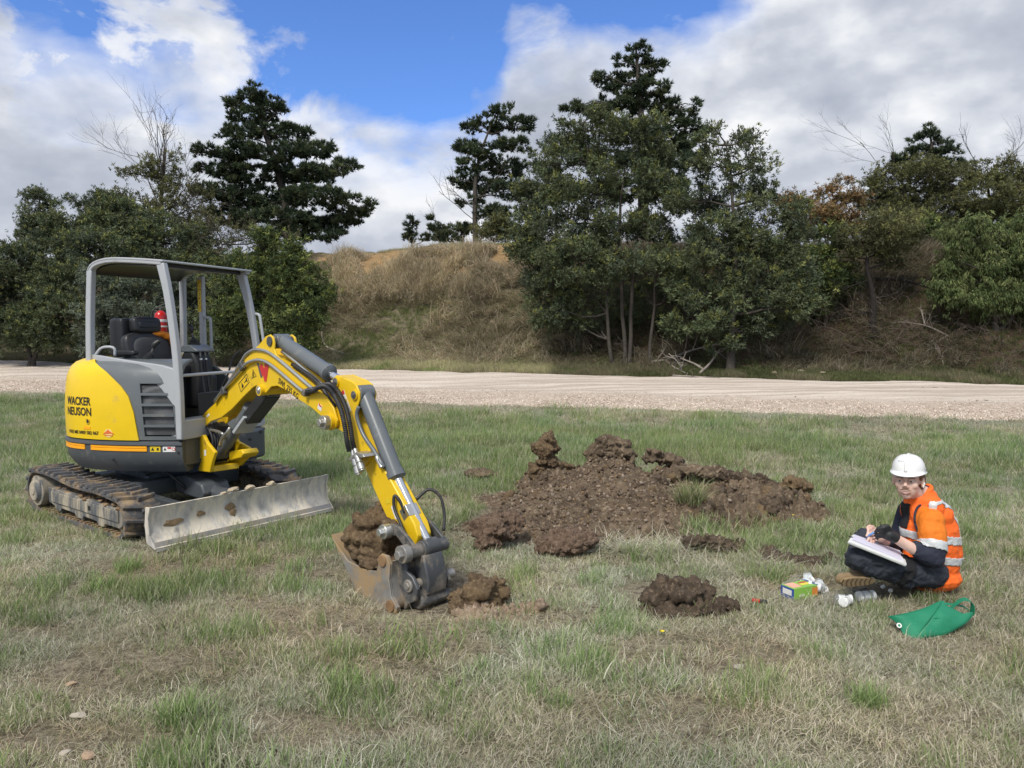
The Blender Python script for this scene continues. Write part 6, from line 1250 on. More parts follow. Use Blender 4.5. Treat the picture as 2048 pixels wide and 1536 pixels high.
# dandelion flowers
YF = pbr('petal_yellow', (.75, .60, .02), .6, var=.1)
for i, (px, py, lb) in enumerate([(1323, 1264, 'yellow flower in front of the dark topsoil mound'), (1585, 1031, 'yellow flower at the right foot of the soil mound'), (1050, 1268, None)]):
    if lb is None: continue
    q = onz(px, py, .05); t = empty('flower', (q[0], q[1], 0), lb, 'flower'); f = MB(); f.tube([(q[0], q[1], -.01), (q[0]+.004, q[1], .025), q], .002, 5, 6); f.build('stem', pbr('stem_green', (.12, .18, .05), .7) if i == 0 else bpy.data.materials['stem_green'], t, 180)
    f = MB()
    for k in range(12): a = k*math.pi/6; f.add([q+[0, 0, .002], q+[.014*math.cos(a-.2), .014*math.sin(a-.2), .006], q+[.016*math.cos(a+.1), .016*math.sin(a+.1), .007], q+[.008*math.cos(a+.3), .008*math.sin(a+.3), .008]], [(0, 1, 2, 3)])
    f.ball(q+[0, 0, .004], (.006, .006, .004), 8, 5); f.build('petals', YF, t, 60)

for i, (px, py, s_, lb) in enumerate([(141, 1380, .022, 'small pale stone, uppermost on the bare patch at the lower left'), (158, 1436, .026, 'flat buff stone in the middle of the bare patch at the lower left'), (172, 1516, .030, 'orange-buff stone at the bottom of the bare patch'), (132, 1506, .018, 'white pebble left of the orange-buff stone'), (905, 1268, .020, 'pale stone in the grass left of the flaky clay'), (1478, 1342, .020, 'small light stone in the right foreground grass')]):
    V, F = chunk(700+i, 2, 9); q = onz(px, py); V = V*s_*np.array([1.4, 1.1, .5]); o = link('stone', mkmesh('stone', V, F, np.tile(((.36, .26, .18), (.40, .36, .30))[i % 2], (len(V), 1)), 25), M_ROCK if i else (M_ROCK := vcol('pale_rock', .85, bmp=.004)), None, (float(q[0]), float(q[1]), float(ground_z(q[0:1], q[1:2])[0])+s_*.45)); meta(o, lb, 'stone')
# ================================================================ person sitting cross-legged
HV = pbr('orange_hi_vis', (.95, .155, .015), .75, var=.06, bmp=.003, bsc=16); HV2 = pbr('amber_sleeve', (.74, .19, .010), .8, var=.06, bmp=.003, bsc=16)
NAVY = pbr('navy_cotton', (.020, .024, .042), .85, var=.2, bmp=.004, bsc=18); NAVY2 = pbr('navy_trousers', (.030, .035, .048), .85, var=.25, bmp=.005, bsc=16); BLKC = pbr('black_knit', (.012, .012, .014), .9, var=.2, bmp=.003, bsc=30)
SKIN = None
m, b = material('skin'); co_ = objco(); setc(b.inputs['Base Color'], mixc(ramp(noise(co_, 18, 5, .6), [(.35, 0.), (.65, 1.)]), (.66, .43, .345), (.74, .51, .42))); b.inputs['Roughness'].default_value = .5; b.inputs['Subsurface Weight'].default_value = .08; b.inputs['Subsurface Scale'].default_value = .01; SKIN = m
REF = pbr('reflective_tape', (.62, .64, .64), .4, .2, var=.08); HWH = pbr('white_helmet', (.80, .80, .79), .28, var=.02); HAIR = pbr('brown_hair', (.17, .085, .045), .65, var=.35, vs_=60, bmp=.002, bsc=120)
TAN = pbr('tan_suede', (.27, .19, .10), .9, var=.2, dirt=(.24, .17, .10), dsc=14, dth=.55, bmp=.002); GLV = pbr('black_glove', (.020, .021, .023), .6, var=.3, bmp=.002, bsc=50)
DP = 4.50; pb = ond(1862, 1182, DP); pb[2] = float(ground_z(pb[0:1], pb[1:2])[0])
PS = empty('person', pb, 'person in white helmet and orange hi-vis vest sitting cross-legged on the grass, writing', 'person')
def J(px, py, d): return ond(px, py, d)
def chain(mb, pts, rad, n=14, sub=3):
    """tapered limb of overlapping balls and cones"""
    P = spline(pts, (len(pts)-1)*sub+1) if len(pts) > 2 else np.array([pts[0]*(1-t)+pts[1]*t for t in np.linspace(0, 1, sub+1)]); R = np.interp(np.linspace(0, 1, len(P)), np.linspace(0, 1, len(rad)), rad)
    mb.tube(P, R, n); mb.ball(P[0], R[0]*.99, n, 8); mb.ball(P[-1], R[-1]*.99, n, 8)
def skinfuse(mb, name, mat, vox, it, parent=PS, amp=0): return fuse(mb, name, mat, parent, None, None, vox, amp, 9, it, amp=.01)
# joints: photo position and distance
hip = J(1862, 1140, 4.55); waist = J(1868, 1105, 4.53); chest = J(1856, 1058, 4.52); neck = J(1838, 992, 4.49)
shL, elL, wrL = J(1862, 1042, 4.36), J(1864, 1114, 4.29), J(1787, 1074, 4.27); shR, elR, wrR = J(1816, 1022, 4.66), J(1790, 1092, 4.62), J(1762, 1076, 4.36)
tf = nrm([-.90, -.44, 0]); tl = np.array([-tf[1], tf[0], 0])*1.0   # torso's facing and its left (towards the camera)
hf = nrm([-.72, -1., .0]); hu = nrm(np.array([-.02, 0, 1])-hf*np.dot((-.02, 0, 1), hf)); hr = np.cross(hf, hu)   # head: facing, up, its right-hand axis
HC = J(1816, 959, 4.44)
def HF(V): return HC+np.outer(V[:, 0], hr)+np.outer(V[:, 1], hf)+np.outer(V[:, 2], hu)
# --- body: head, neck, torso core, arms and legs in one surface
mb = MB(HF)
mb.ball((0, -.012, .030), (.076, .094, .095), 20, 14); mb.ball((0, .025, -.040), (.060, .062, .070), 18, 12); mb.ball((0, .052, -.088), (.027, .026, .022), 14, 8); mb.ball((0, .030, -.080), (.045, .040, .030), 14, 8)
mb.ball((0, .078, .022), (.048, .016, .012)); mb.ball((.040, .058, -.022), (.022, .022, .024)); mb.ball((-.040, .058, -.022), (.022, .022, .024))
mb.tube([(0, .080, .012), (0, .096, -.010), (0, .106, -.026)], [.008, .010, .013], 10); mb.ball((.011, .092, -.030), (.009, .010, .008)); mb.ball((-.011, .092, -.030), (.009, .010, .008))
mb.ball((0, .080, -.056), (.024, .012, .010)); mb.ball((0, .078, -.066), (.020, .012, .008))
for s_ in (-1, 1):
    mb.ball((s_*.078, -.012, -.008), (.010, .020, .032)); mb.ball((s_*.077, .000, -.030), (.008, .010, .012)); mb.ball((s_*.030, .074, .006), (.017, .012, .009))
mb2 = MB(); mb.F = None; mb.add(np.zeros((0, 3)), []) if False else None
def addF(pts, rad): chain(mb, pts, rad)
addF([neck+np.array([0, 0, -.05]), neck+np.array([0, -.01, .02]), HC+np.array([.015, .015, -.06])], [.066, .058, .054])
addF([hip, waist, chest, neck-np.array([0, 0, .03])], [.12, .115, .115, .07])
addF([shL, elL, wrL], [.046, .040, .027]); addF([shR, elR, wrR], [.046, .040, .027]); addF([chest, shL], [.09, .05]); addF([chest, shR], [.09, .05])
kL, kR = J(1712, 1118, 4.22), J(1728, 1074, 4.66); hL, hR = J(1862, 1146, 4.42), J(1862, 1138, 4.68); aL, aR = J(1812, 1160, 4.36), J(1742, 1140, 4.26)
addF([hL, kL], [.062, .042]); addF([hR, kR], [.062, .042]); addF([kL, aL], [.038, .03]); addF([kR, J(1716, 1118, 4.45), aR], [.04, .036, .03])
def finger(root, d1, side, up, ln, r0, curls, m=mb):
    """three bones curling towards -up"""
    P = [np.array(root)]; d = nrm(d1); ax = nrm(side)
    for i, (l, c) in enumerate(zip((.45, .32, .23), curls)):
        a = math.radians(c); d = nrm(d*math.cos(a)-nrm(np.cross(ax, d))*math.sin(a)); P.append(P[-1]+d*ln*l)
    P = np.array(P); m.tube(P, [r0, r0*.93, r0*.85, r0*.72], 8); [m.ball(P[i], r0*(1-.09*i), 8, 6) for i in range(4)]; return P
def hand(m, w, fwd, palm_dn, thumb_side, curls, sc=1., th=(20, 25)):
    """w wrist, fwd towards the knuckles, palm_dn out of the palm, thumb_side towards the thumb"""
    f, p, t = nrm(fwd), nrm(palm_dn), nrm(thumb_side); R = np.stack([f, t, p], 1)
    m.ball(w+f*.045*sc, (.050*sc, .038*sc, .016*sc), 14, 8, R); m.ball(w+f*.07*sc, (.026*sc, .040*sc, .014*sc), 12, 8, R); m.ball(w+f*.03*sc+t*.022*sc+p*.006, (.032*sc, .016*sc, .015*sc), 12, 8, R)
    out = []
    for i, (o_, l, cc) in enumerate(zip((.029, .010, -.010, -.028), (.072, .080, .074, .058), curls)):
        root = w+f*(.085-.004*abs(i-1))*sc+t*o_*sc; P = [root]; d = f.copy()
        for lb, c in zip((.45, .32, .23), cc):
            a = math.radians(c); d = nrm(d*math.cos(a)+nrm(p-d*np.dot(p, d))*math.sin(a)); P.append(P[-1]+d*l*lb*sc)
        P = np.array(P); r0 = .0088*sc*(1 if i < 3 else .88); m.tube(P, [r0, r0*.95, r0*.88, r0*.75], 8); [m.ball(P[j], r0*(1-.08*j), 8, 6) for j in range(4)]; out.append(P)
    root = w+f*.030*sc+t*.034*sc; d = nrm(f*.8+t*.75+p*.25); P = [root]
    for l, c in zip((.034, .030, .024), (0,)+tuple(th)):
        a = math.radians(c); tgt = nrm(f*.7-t*.6+p*.5); d = nrm(d*math.cos(a)+nrm(tgt-d*np.dot(tgt, d))*math.sin(a)); P.append(P[-1]+d*l*sc)
    P = np.array(P); m.tube(P, [.0115*sc, .0105*sc, .0095*sc, .008*sc], 8); [m.ball(P[j], .0108*sc*(1-.09*j), 8, 6) for j in range(4)]; return out, P
# right hand (behind), bare, fingers curled round a pen
kn = J(1728, 1058, 4.28)
fR, tR = hand(mb, wrR, kn-wrR, np.array([-.25, -.35, -.9]), np.array([-.2, .3, .9]), [(30, 62, 40), (38, 62, 40), (46, 62, 40), (54, 62, 40)], 1.04, (30, 30))
body = fuse(mb, 'body', SKIN, PS, None, None, .0048, 0, 9, 3)
# left hand in a black fingerless glove, fingers bare
gm = MB(); knL = J(1756, 1060, 4.235); chain(gm, [wrL+(wrL-knL)*.05, wrL+(knL-wrL)*.3], [.034, .034])
fL, tL = hand(gm, wrL, knL-wrL, np.array([-.1, .75, -.6]), np.array([0, -.35, .9]), [(62, 60, 40), (66, 62, 40), (70, 62, 40), (74, 62, 40)], 1.05, (55, 50)); fuse(gm, 'glove', GLV, PS, None, None, .0042, 0, 9, 3)
gm = MB()
for P in fL: gm.tube([P[2], P[3]], [.0092, .0080], 8); gm.ball(P[3], .0080, 8, 6)
gm.build('fingertips', SKIN, PS, 180)
# --- face details
def hp(*p): return HF(np.array([p]))[0]
for s_ in (-1, 1):
    f = MB(HF); f.ball((s_*.030, .0790, .0035), (.0135, .007, .0058), 14, 8); e = f.build('eye', pbr('eye_white', (.62, .60, .58), .25, var=.05) if s_ < 0 else bpy.data.materials['eye_white'], PS, 180)
    f = MB(HF); f.ball((s_*.030+.002, .0842, .0030), (.0058, .003, .0052), 12, 8); f.build('iris', pbr('iris_dark', (.04, .045, .05), .2) if s_ < 0 else bpy.data.materials['iris_dark'], e, 180)
    f = MB(HF); f.tube([(s_*.014, .0865, .0085), (s_*.030, .0875, .0115), (s_*.046, .077, .0085)], [.0018, .003, .0016], 8, 9); f.build('eyelid', SKIN, PS, 180)
    f = MB(HF); f.tube([(s_*.012, .0935, .022), (s_*.030, .0925, .027), (s_*.050, .079, .022)], [.0030, .0038, .0020], 8, 9); f.build('eyebrow', HAIR, PS, 180)
f = MB(HF); f.tube([(-.030, .087, -.0505), (-.017, .0965, -.0460), (0, .1005, -.0440), (.017, .0965, -.0460), (.030, .087, -.0505)], [.0012, .0026, .0022, .0026, .0012], 8, 17); f.build('moustache', HAIR, PS, 180)
f = MB(HF); f.tube([(-.028, .084, -.0585), (0, .0955, -.0680), (.028, .084, -.0585)], [.0012, .0030, .0012], 8, 11); f.build('mouth', pbr('lips', (.50, .24, .20), .45, var=.1), PS, 180)
f = MB(HF); f.tube([(-.021, .0885, -.0580), (0, .0965, -.0630), (.021, .0885, -.0580)], [.0004, .0009, .0004], 8, 11); f.build('teeth', WHT, PS, 180)
f = MB(HF); f.tube([(-.085, .004, -.022), (-.084, .012, -.042)], .0038, 8); f.ball((-.086, -.002, -.018), (.006, .008, .009)); f.build('earbud', WHT, PS, 180)
hm = MB(HF); rr = np.random.default_rng(3)
for s_ in (-1,): hm.ball((s_*.070, .018, .030), (.012, .022, .030)); hm.ball((s_*.068, -.045, -.010), (.020, .035, .060)); hm.tube([(s_*.077, .014, .03), (s_*.076, .016, .0)], [.008, .004], 8)
hm.ball((-.070, .0, .028), (.014, .040, .022)); hm.ball((-.010, -.072, -.02), (.058, .036, .080)); hm.ball((-.02, -.075, -.085), (.044, .032, .045)); hm.ball((-.058, -.055, -.06), (.022, .032, .05)); hm.ball((-.05, -.05, -.075), (.026, .030, .045)); fuse(hm, 'hair', HAIR, PS, None, None, .005, .35, 40, 1, amp=.006)
# --- helmet: dome, ridge, brim with peak
def helm(): 
    n, G, f = 56, [], MB(HF)
    def rim(a): c, s = math.cos(a), math.sin(a); return .100*s, .120*c-.008
    zs = np.linspace(0, 1, 16)
    for i in range(n):
        a = 2*math.pi*i/n; c, s = math.cos(a), math.sin(a); row = []; fr = max(0, c)**3
        bx, by = .090*s, .106*c-.012; ext = .009+.032*fr
        row.append((bx+s*ext, by+c*ext, .044-.009*fr)); row.append((bx+s*ext*1.02, by+c*ext*1.02, .047-.008*fr)); row.append((bx+s*ext*.5, by+c*ext*.5, .052-.003*fr)); row.append((bx, by, .058))
        for t in np.linspace(.08, 1, 14):
            e = math.cos(t*math.pi/2)**.80; zz = .056+.096*math.sin(t*math.pi/2)**.95; rg = .004*math.exp(-(s/.30)**2)*math.sin(t*math.pi/2)*(1 if t < .95 else 0); row.append((bx*e, by*e, zz+rg))
        G.append(row)
    G = np.array(G); f.grid(G, True); o = f.build('helmet', HWH, PS, 50); md = o.modifiers.new('t', 'SOLIDIFY'); md.thickness = .0025; md.offset = -1; return o
hl = helm()
f = MB(HF); f.obox((-.094, .01, .070), (.0015, 0, 0), (0, .016, 0), (0, 0, .009)); f.build('accessory_slot', LG, hl, 30, bevel=.001)
for k in range(3): f = MB(HF); f.cyl((.040-.012*k, .068+.003*k, .118), (.041-.012*k, .0715+.003*k, .1205), .0022, n=8); f.build('vent_hole', GR, hl)
f = MB(HF); f.tube([(0, .098, .062), (0, .078, .118), (0, .0, .1535), (0, -.085, .118), (0, -.115, .062)], .0055, 8, 26, ell=1.6); f.build('ridge', HWH, hl, 180)
# --- shirt (navy with amber upper sleeves), vest, trousers, boots
mb = MB(); chain(mb, [hip, waist, chest, neck-np.array([0, 0, .02])], [.135, .13, .128, .075]); mb.ball(neck+np.array([-.005, -.01, -.015]), (.068, .068, .035)); chain(mb, [neck-np.array([0, 0, .04]), shR], [.07, .06]); chain(mb, [shR, elR, elR+(wrR-elR)*.62], [.064, .052, .043]); mb.ball(chest+tf*.06, (.09, .09, .11))
[mb.ball(neck+np.array([.006, 0, h_*1.3])+tf*.050*math.cos(a)+tl*.052*math.sin(a)+np.array([0, 0, -.012*math.cos(a)]), .012, 8, 6) for a in np.linspace(0, 2*math.pi, 18, endpoint=False) for h_ in (0, .016, .034)]
fuse(mb, 'undershirt', NAVY, PS, None, None, .008, 0, 9, 3)
mb = MB(); cuff = elL+(wrL-elL)*.42; chain(mb, [shL+np.array([0, .04, .005]), shL+(elL-shL)*.35+np.array([0, -.01, 0]), elL, cuff], [.070, .076, .062, .047]); mb.ball(shL, .072); mb.ball(elL+np.array([.006, 0, -.004]), .062)
slv = fuse(mb, 'sleeve', NAVY, PS, None, None, .006, .25, 5, 5, amp=.012)
mb = MB(); chain(mb, [hip+np.array([.006, 0, .0]), waist+np.array([.004, 0, 0]), chest+np.array([.016, 0, .01]), neck+np.array([.02, 0, -.04])], [.146, .146, .152, .10]); mb.ball(J(1876, 1030, 4.46), .085); mb.ball(J(1864, 1016, 4.43), .072); mb.ball(J(1893, 1062, 4.47), .07); mb.ball(hip+np.array([.012, -.02, -.03]), (.150, .155, .085)); chain(mb, [neck+np.array([.0, 0, -.045]), shL+np.array([-.004, .075, .008])], [.080, .074]); chain(mb, [neck+np.array([.0, 0, -.045]), shR+np.array([0, -.04, .01])], [.078, .066]); mb.ball(chest+tf*.075+np.array([0, 0, .0]), (.110, .11, .13)); mb.ball(waist+tf*.10, (.120, .12, .10)); mb.ball(waist+np.array([.05, 0, .01]), (.11, .13, .12))
for a in np.linspace(0, 2*math.pi, 20, endpoint=False):
    for h_ in (-.02, .0, .014, .028, .042): mb.ball(neck+np.array([.006, 0, -.010])+tf*(.066-.15*h_)*math.cos(a)+tl*(.066-.15*h_)*math.sin(a)+np.array([0, 0, h_*(1.15-.55*math.cos(a)+.15*math.sin(a))]), .0125, 8, 6)
vest = fuse(mb, 'vest', HV, PS, None, None, .006, .26, 4.5, 5, amp=.012)
def geo(o):
    me = o.data; n = len(me.vertices); P = np.zeros(n*3, np.float32); me.vertices.foreach_get('co', P); Nn = np.zeros(n*3, np.float32); me.vertices.foreach_get('normal', Nn)
    return P.reshape(-1, 3).astype(float), Nn.reshape(-1, 3).astype(float), [list(p.vertices) for p in me.polygons]
def cutfaces(o, pred):
    """delete faces of o where pred holds (world positions, photo pixels)"""
    P, Nn, F = geo(o); W_ = P+pb; c = np.array([W_[f].mean(0) for f in F]); k = pred(c, pix(c)); F2 = [f for f, q in zip(F, k) if not q]; us = np.unique(np.concatenate([np.array(f) for f in F2])); rm = {int(v): i for i, v in enumerate(us)}
    m_ = o.data.materials[0]; me = mkmesh(o.name, P[us], [[rm[v] for v in f] for f in F2], None, 180); me.materials.append(m_); o.data = me
    md = o.modifiers.new('t', 'SOLIDIFY'); md.thickness = .004; md.offset = 1
def pix(P):
    c, s = math.cos(TILT), math.sin(TILT); z = P[:, 2]-CH; d = P[:, 1]*c-z*s; u = P[:, 1]*s+z*c; return np.stack([1024+FP*P[:, 0]/d, 768-FP*u/d], 1)
def patch(o, pred, off, name, mat, par=None):
    P, Nn, F = geo(o); W_ = P+pb; c = np.array([W_[f].mean(0) for f in F]); nf = np.array([Nn[f].mean(0) for f in F]); k = pred(c, pix(c), nf); F2 = [f for f, q in zip(F, k) if q]
    if not F2: print('EMPTY PATCH', name); return
    us = np.unique(np.concatenate([np.array(f) for f in F2])); rm = {int(v): i for i, v in enumerate(us)}
    me = mkmesh(name, P[us]+Nn[us]*off, [[rm[v] for v in f] for f in F2], None, 180); q = link(name, me, mat, par or PS); md = q.modifiers.new('t', 'SOLIDIFY'); md.thickness = .003; md.offset = 0; return q
zb1 = float(J(1890, 1076, 4.45)[2]); zb2 = float(J(1890, 1117, 4.45)[2]); lat = lambda c: (c-chest)@tl
tilt_ = lambda c: c[:, 2]-.16*((c-chest)@tf)*(1 if True else 0)
patch(vest, lambda c, q, n: np.abs(tilt_(c)-zb1) < .024, .0035, 'reflective_band', REF, vest)
patch(vest, lambda c, q, n: (np.abs(tilt_(c)-zb2) < .023) & ((c-chest)@tf < .03), .0035, 'reflective_band', REF, vest)
patch(vest, lambda c, q, n: (np.abs(lat(c)-.105) < .018) & (tilt_(c) > zb1+.025) & (c[:, 2] < float(neck[2])-.01), .0038, 'reflective_band', REF, vest)
patch(vest, lambda c, q, n: (np.abs(lat(c)+.10) < .018) & (tilt_(c) > zb1+.025) & (c[:, 2] < float(neck[2])-.01), .0038, 'reflective_band', REF, vest)
# open front of the vest shows the black shirt
patch(vest, lambda c, q, n: ((c-chest)@tf > .05) & (lat(c) < -.005) & (lat(c) > -.12) & (tilt_(c) < float(neck[2])-.07) & (tilt_(c) > zb1+.03), .0045, 'open_front', BLKC, vest)
ztp = shL+(elL-shL)*.60; ax_ = nrm(elL-shL); sl_t = lambda c: (c-shL)@ax_; Ls = float(np.linalg.norm(elL-shL)); rad_ = lambda c: np.linalg.norm((c-shL)-np.outer((c-shL)@ax_, ax_), axis=1)
patch(slv, lambda c, q, n: (sl_t(c) < Ls*.66) & (rad_(c) < .115), .0030, 'upper_sleeve', HV2, slv)
patch(slv, lambda c, q, n: (np.abs(sl_t(c)-Ls*.72+.14*((c-shL)@tf)) < .025) & (rad_(c) < .105), .0052, 'reflective_band', REF, slv)
# dark piping round the armhole
f = MB(); ac = shL+tl*(-.040)+np.array([.0, 0, -.012]); a = np.linspace(0, 2*math.pi, 40)
f.tube(np.array([ac+tf*.086*math.cos(t)+nrm(np.array([0, 0, 1.])+tl*-.25)*.098*math.sin(t) for t in a]), .0065, 8); f.build('armhole_piping', NAVY, vest, 180)
f = MB(); p0 = neck+tf*.062+tl*.0+np.array([0, 0, .0]); f.tube([p0+np.array([.002, 0, .01]), chest+tf*.158+np.array([0, 0, .06]), chest+tf*.172+np.array([0, 0, -.03]), waist+tf*.19], .0045, 6, 14); f.build('zip', NAVY, vest, 180)
mb = MB(); chain(mb, [hL, (hL+kL)/2+np.array([0, 0, -.002]), kL], [.090, .074, .062]); chain(mb, [hR, (hR+kR)/2+np.array([0, 0, -.02]), kR], [.090, .068, .058]); chain(mb, [kL, (kL+aL)/2+np.array([0, 0, -.004]), aL], [.066, .056, .046]); chain(mb, [kR, J(1716, 1118, 4.46), aR+(J(1716, 1118, 4.46)-aR)*.15], [.062, .054, .044]); mb.ball(hip+np.array([0, 0, -.035]), (.14, .16, .075)); chain(mb, [hL, hR], [.09, .09])
tr = fuse(mb, 'trousers', NAVY2, PS, None, None, .0075, .55, 5, 3, amp=.016)
kd = nrm(kL-hL); patch(tr, lambda c, q, n: (np.abs((c-hL)@kd-np.linalg.norm(kL-hL)*.42) < .035) & (c[:, 1] < kL[1]+.10) & (c[:, 2] < float(kL[2])+.02) & (n[:, 1] < .2), .003, 'knee_pocket', BLKC, tr)
def boot(a, d, up, name='boot'):
    d = nrm(d); a = np.array(a); up = nrm(up-d*np.dot(up, d)); sd = np.cross(up, d); R = np.stack([d, sd, up], 1); mb = MB()
    mb.ball(a+d*.01-up*.01, (.055, .038, .045), 14, 10, R); mb.ball(a+d*.08-up*.025, (.075, .040, .032), 14, 10, R); mb.ball(a+d*.13-up*.03, (.045, .040, .027), 14, 10, R); chain(mb, [a-d*.005, a+up*.06], [.046, .044]); b_ = fuse(mb, name, TAN, PS, None, None, .006, .2, 9, 3, amp=.008)
    f = MB(lambda V: a+V@R.T); pts = [(.155*math.cos(t)*.66+.055, (.035+.004*math.cos(t))*math.sin(t)*(1-.10*math.exp(-((math.cos(t)+.1)/.3)**2))) for t in np.linspace(0, 2*math.pi, 28, endpoint=False)]; f.prism(pts, -.066, -.050, 'uv'); so_ = f.build('sole', TAN, b_, 30, bevel=.004)
    for k in range(7): f = MB(lambda V: a+V@R.T); x = -.02+.027*k; f.prism([(x, -.024), (x+.006, -.026), (x+.016, .0), (x+.006, .026), (x, .024), (x+.008, 0)], -.0675, -.0658, 'uv'); f.build('tread', pbr('tread_dark', (.10, .065, .035), .9) if 'tread_dark' not in bpy.data.materials else bpy.data.materials['tread_dark'], so_)
boot(J(1724, 1149, 4.29), np.array([-1., -.06, -.02]), np.array([.05, .93, .34])); boot(aL+np.array([.0, .08, -.01]), np.array([.2, 1., -.05]), np.array([-.8, .1, .5]))
# --- notebook on the lap, pages, pen
def quad_slab(name, A, Bq, Cq, Dq, t, mat, parent=None, bev=.002, rl=None):
    A, Bq, Cq, Dq = map(np.array, (A, Bq, Cq, Dq)); n = nrm(np.cross(Bq-A, Dq-A)); n = n if n[2] > 0 else -n; f = MB(); f.add([A, Bq, Cq, Dq, A+n*t, Bq+n*t, Cq+n*t, Dq+n*t], [(0, 3, 2, 1), (4, 5, 6, 7), (0, 1, 5, 4), (1, 2, 6, 5), (2, 3, 7, 6), (3, 0, 4, 7)]); return f.build(name, mat, parent, 30, bevel=bev, rl=rl)
A, Bq = J(1694, 1087, 4.12), J(1811, 1134, 4.19); Dq, Cq = J(1702, 1074, 4.36), J(1806, 1113, 4.43)
nb = empty('notebook', (A+Cq)/2, 'white ring notebook lying open on the lap of the sitting person', 'notebook')
PG_ = pbr('paper', (.78, .78, .80), .8, var=.02)
quad_slab('cover', A, Bq, Cq, Dq, .018, WHT, nb, .005); up_ = np.array([0, 0, .019]); mix = lambda a, b_, t: a*(1-t)+b_*t
quad_slab('page', mix(A, Cq, .04)+up_, mix(Bq, Dq, .04)+up_, mix(Cq, A, .04)+up_, mix(Dq, Bq, .04)+up_, .005, PG_, nb, .001); quad_slab('page', mix(A, Cq, .07)+up_*1.3+[.01, .01, 0], mix(Bq, Dq, .07)+up_*1.3, mix(Cq, A, .06)+up_*1.6, mix(Dq, Bq, .06)+up_*1.3, .002, pbr('lilac_paper', (.66, .64, .76), .8, var=.02), nb, .0005)
f = MB(); f.tube([mix(A, Dq, .45)+up_*1.3, mix(A, Dq, .55)+(Bq-A)*.28+up_*1.4], .004, 8); f.build('pen', BK, None, 180, rl=A.tolist()); meta(bpy.context.scene.objects['pen'], 'black pen clipped on the open notebook', 'pen')
f = MB(); q0 = J(1733, 1074, 4.30); f.tube([q0, J(1752, 1062, 4.27)], .0055, 8); o = f.build('pen', pbr('pen_blue', (.12, .30, .62), .35), None, 180, rl=q0.tolist()); meta(o, 'light blue pen held in the hands of the sitting person', 'pen')
# ================================================================ things lying on the grass
def clearplastic(name, col=(.9, .93, .93), rough=.12, a=.35):
    m, b = material(name); b.inputs['Base Color'].default_value = (*col, 1); b.inputs['Roughness'].default_value = rough; b.inputs['Transmission Weight'].default_value = 1-a*.4; b.inputs['IOR'].default_value = 1.15
    b.inputs['Alpha'].default_value = .55; return m
CLR = clearplastic('clear_plastic'); BAGP = clearplastic('plastic_film', (.9, .92, .92), .15, .4); BAGP.node_tree.nodes['Principled BSDF'].inputs['Alpha'].default_value = .22; LID = pbr('white_lid', (.78, .79, .79), .35, var=.03)
def jar(c, ax, label, l=.085, r=.026, group=None):
    c = np.array(c); ax = nrm(ax); t = empty('sample_jar', c, label, 'jar', group); f = MB(); f.lathe([(r*.9, 0), (r, .004), (r, l*.86), (r*.93, l*.9), (r*.93, l*.97)], c, ax, 20); f.build('jar_body', CLR, t, 40)
    f = MB(); f.lathe([(r*1.02, l*.88), (r*1.08, l*.885), (r*1.08, l*1.07), (r*1.02, l*1.09)], c, ax, 24); f.build('lid', LID, t, 40, bevel=.001)
    f = MB(); f.lathe([(r*1.003, l*.25), (r*1.008, l*.26), (r*1.008, l*.65), (r*1.003, l*.66)], c, ax, 20); f.build('paper_label', pbr('jar_paper', (.66, .68, .68), .6, var=.06) if 'jar_paper' not in bpy.data.materials else bpy.data.materials['jar_paper'], t, 40)
JG = 'clear sample jars with white lids'
def g3(px, py, h=.0): q = onz(px, py); return np.array([q[0], q[1], float(ground_z(q[0:1], q[1:2])[0])+h])
for (px, py, h, ax, lb) in [(1612, 1182, .10, (.35, .1, -.9), 'clear jar with white lid, leaning up behind the glove box, highest of the pile'), (1634, 1190, .075, (.55, .2, -.7), 'clear jar lying head down behind the right end of the glove box'), (1648, 1196, .045, (-.8, .3, .12), 'clear jar lying on its side, rightmost of those behind the glove box'), (1600, 1186, .045, (.9, .35, .1), 'clear jar half hidden behind the middle of the glove box')]: jar(g3(px, py, h), ax, lb, group=JG)
for (px, py, h, ax, lb) in [(1668, 1212, .03, (.95, -.2, .05), 'clear jar in the plastic bag, nearest the glove box'), (1700, 1213, .03, (-.7, -.65, .05), 'clear jar in the plastic bag with its white lid turned to the camera'), (1718, 1208, .03, (.93, .2, .05), 'clear jar lying right of the lid-forward jar'), (1742, 1204, .03, (-.9, -.3, .02), 'clear jar at the far right end of the row')]: jar(g3(px, py, h), ax, lb, group=JG, l=.09)
# crumpled clear bag round the jars
f = MB(); q = g3(1690, 1214, .03); n = 26; G = []
for i in range(n):
    t = i/(n-1); c = g3(1642+110*t, 1213-9*t, .034); row = []
    for j in range(17):
        a = 2*math.pi*j/16; rr_ = .046*(1-.5*abs(2*t-1)**3)*(1+.14*math.sin(a*5+t*17)+.10*math.sin(a*3-t*29)); row.append(c+np.array([.008*math.sin(a*4+t*20), rr_*math.cos(a)*1.25, rr_*math.sin(a)*.85]))
    G.append(row)
f.grid(np.array(G)); o = f.build('plastic_bag', BAGP, None, 60, rl=q.tolist()); meta(o, 'crumpled clear plastic bag wrapped round the row of jars on the grass', 'plastic bag')
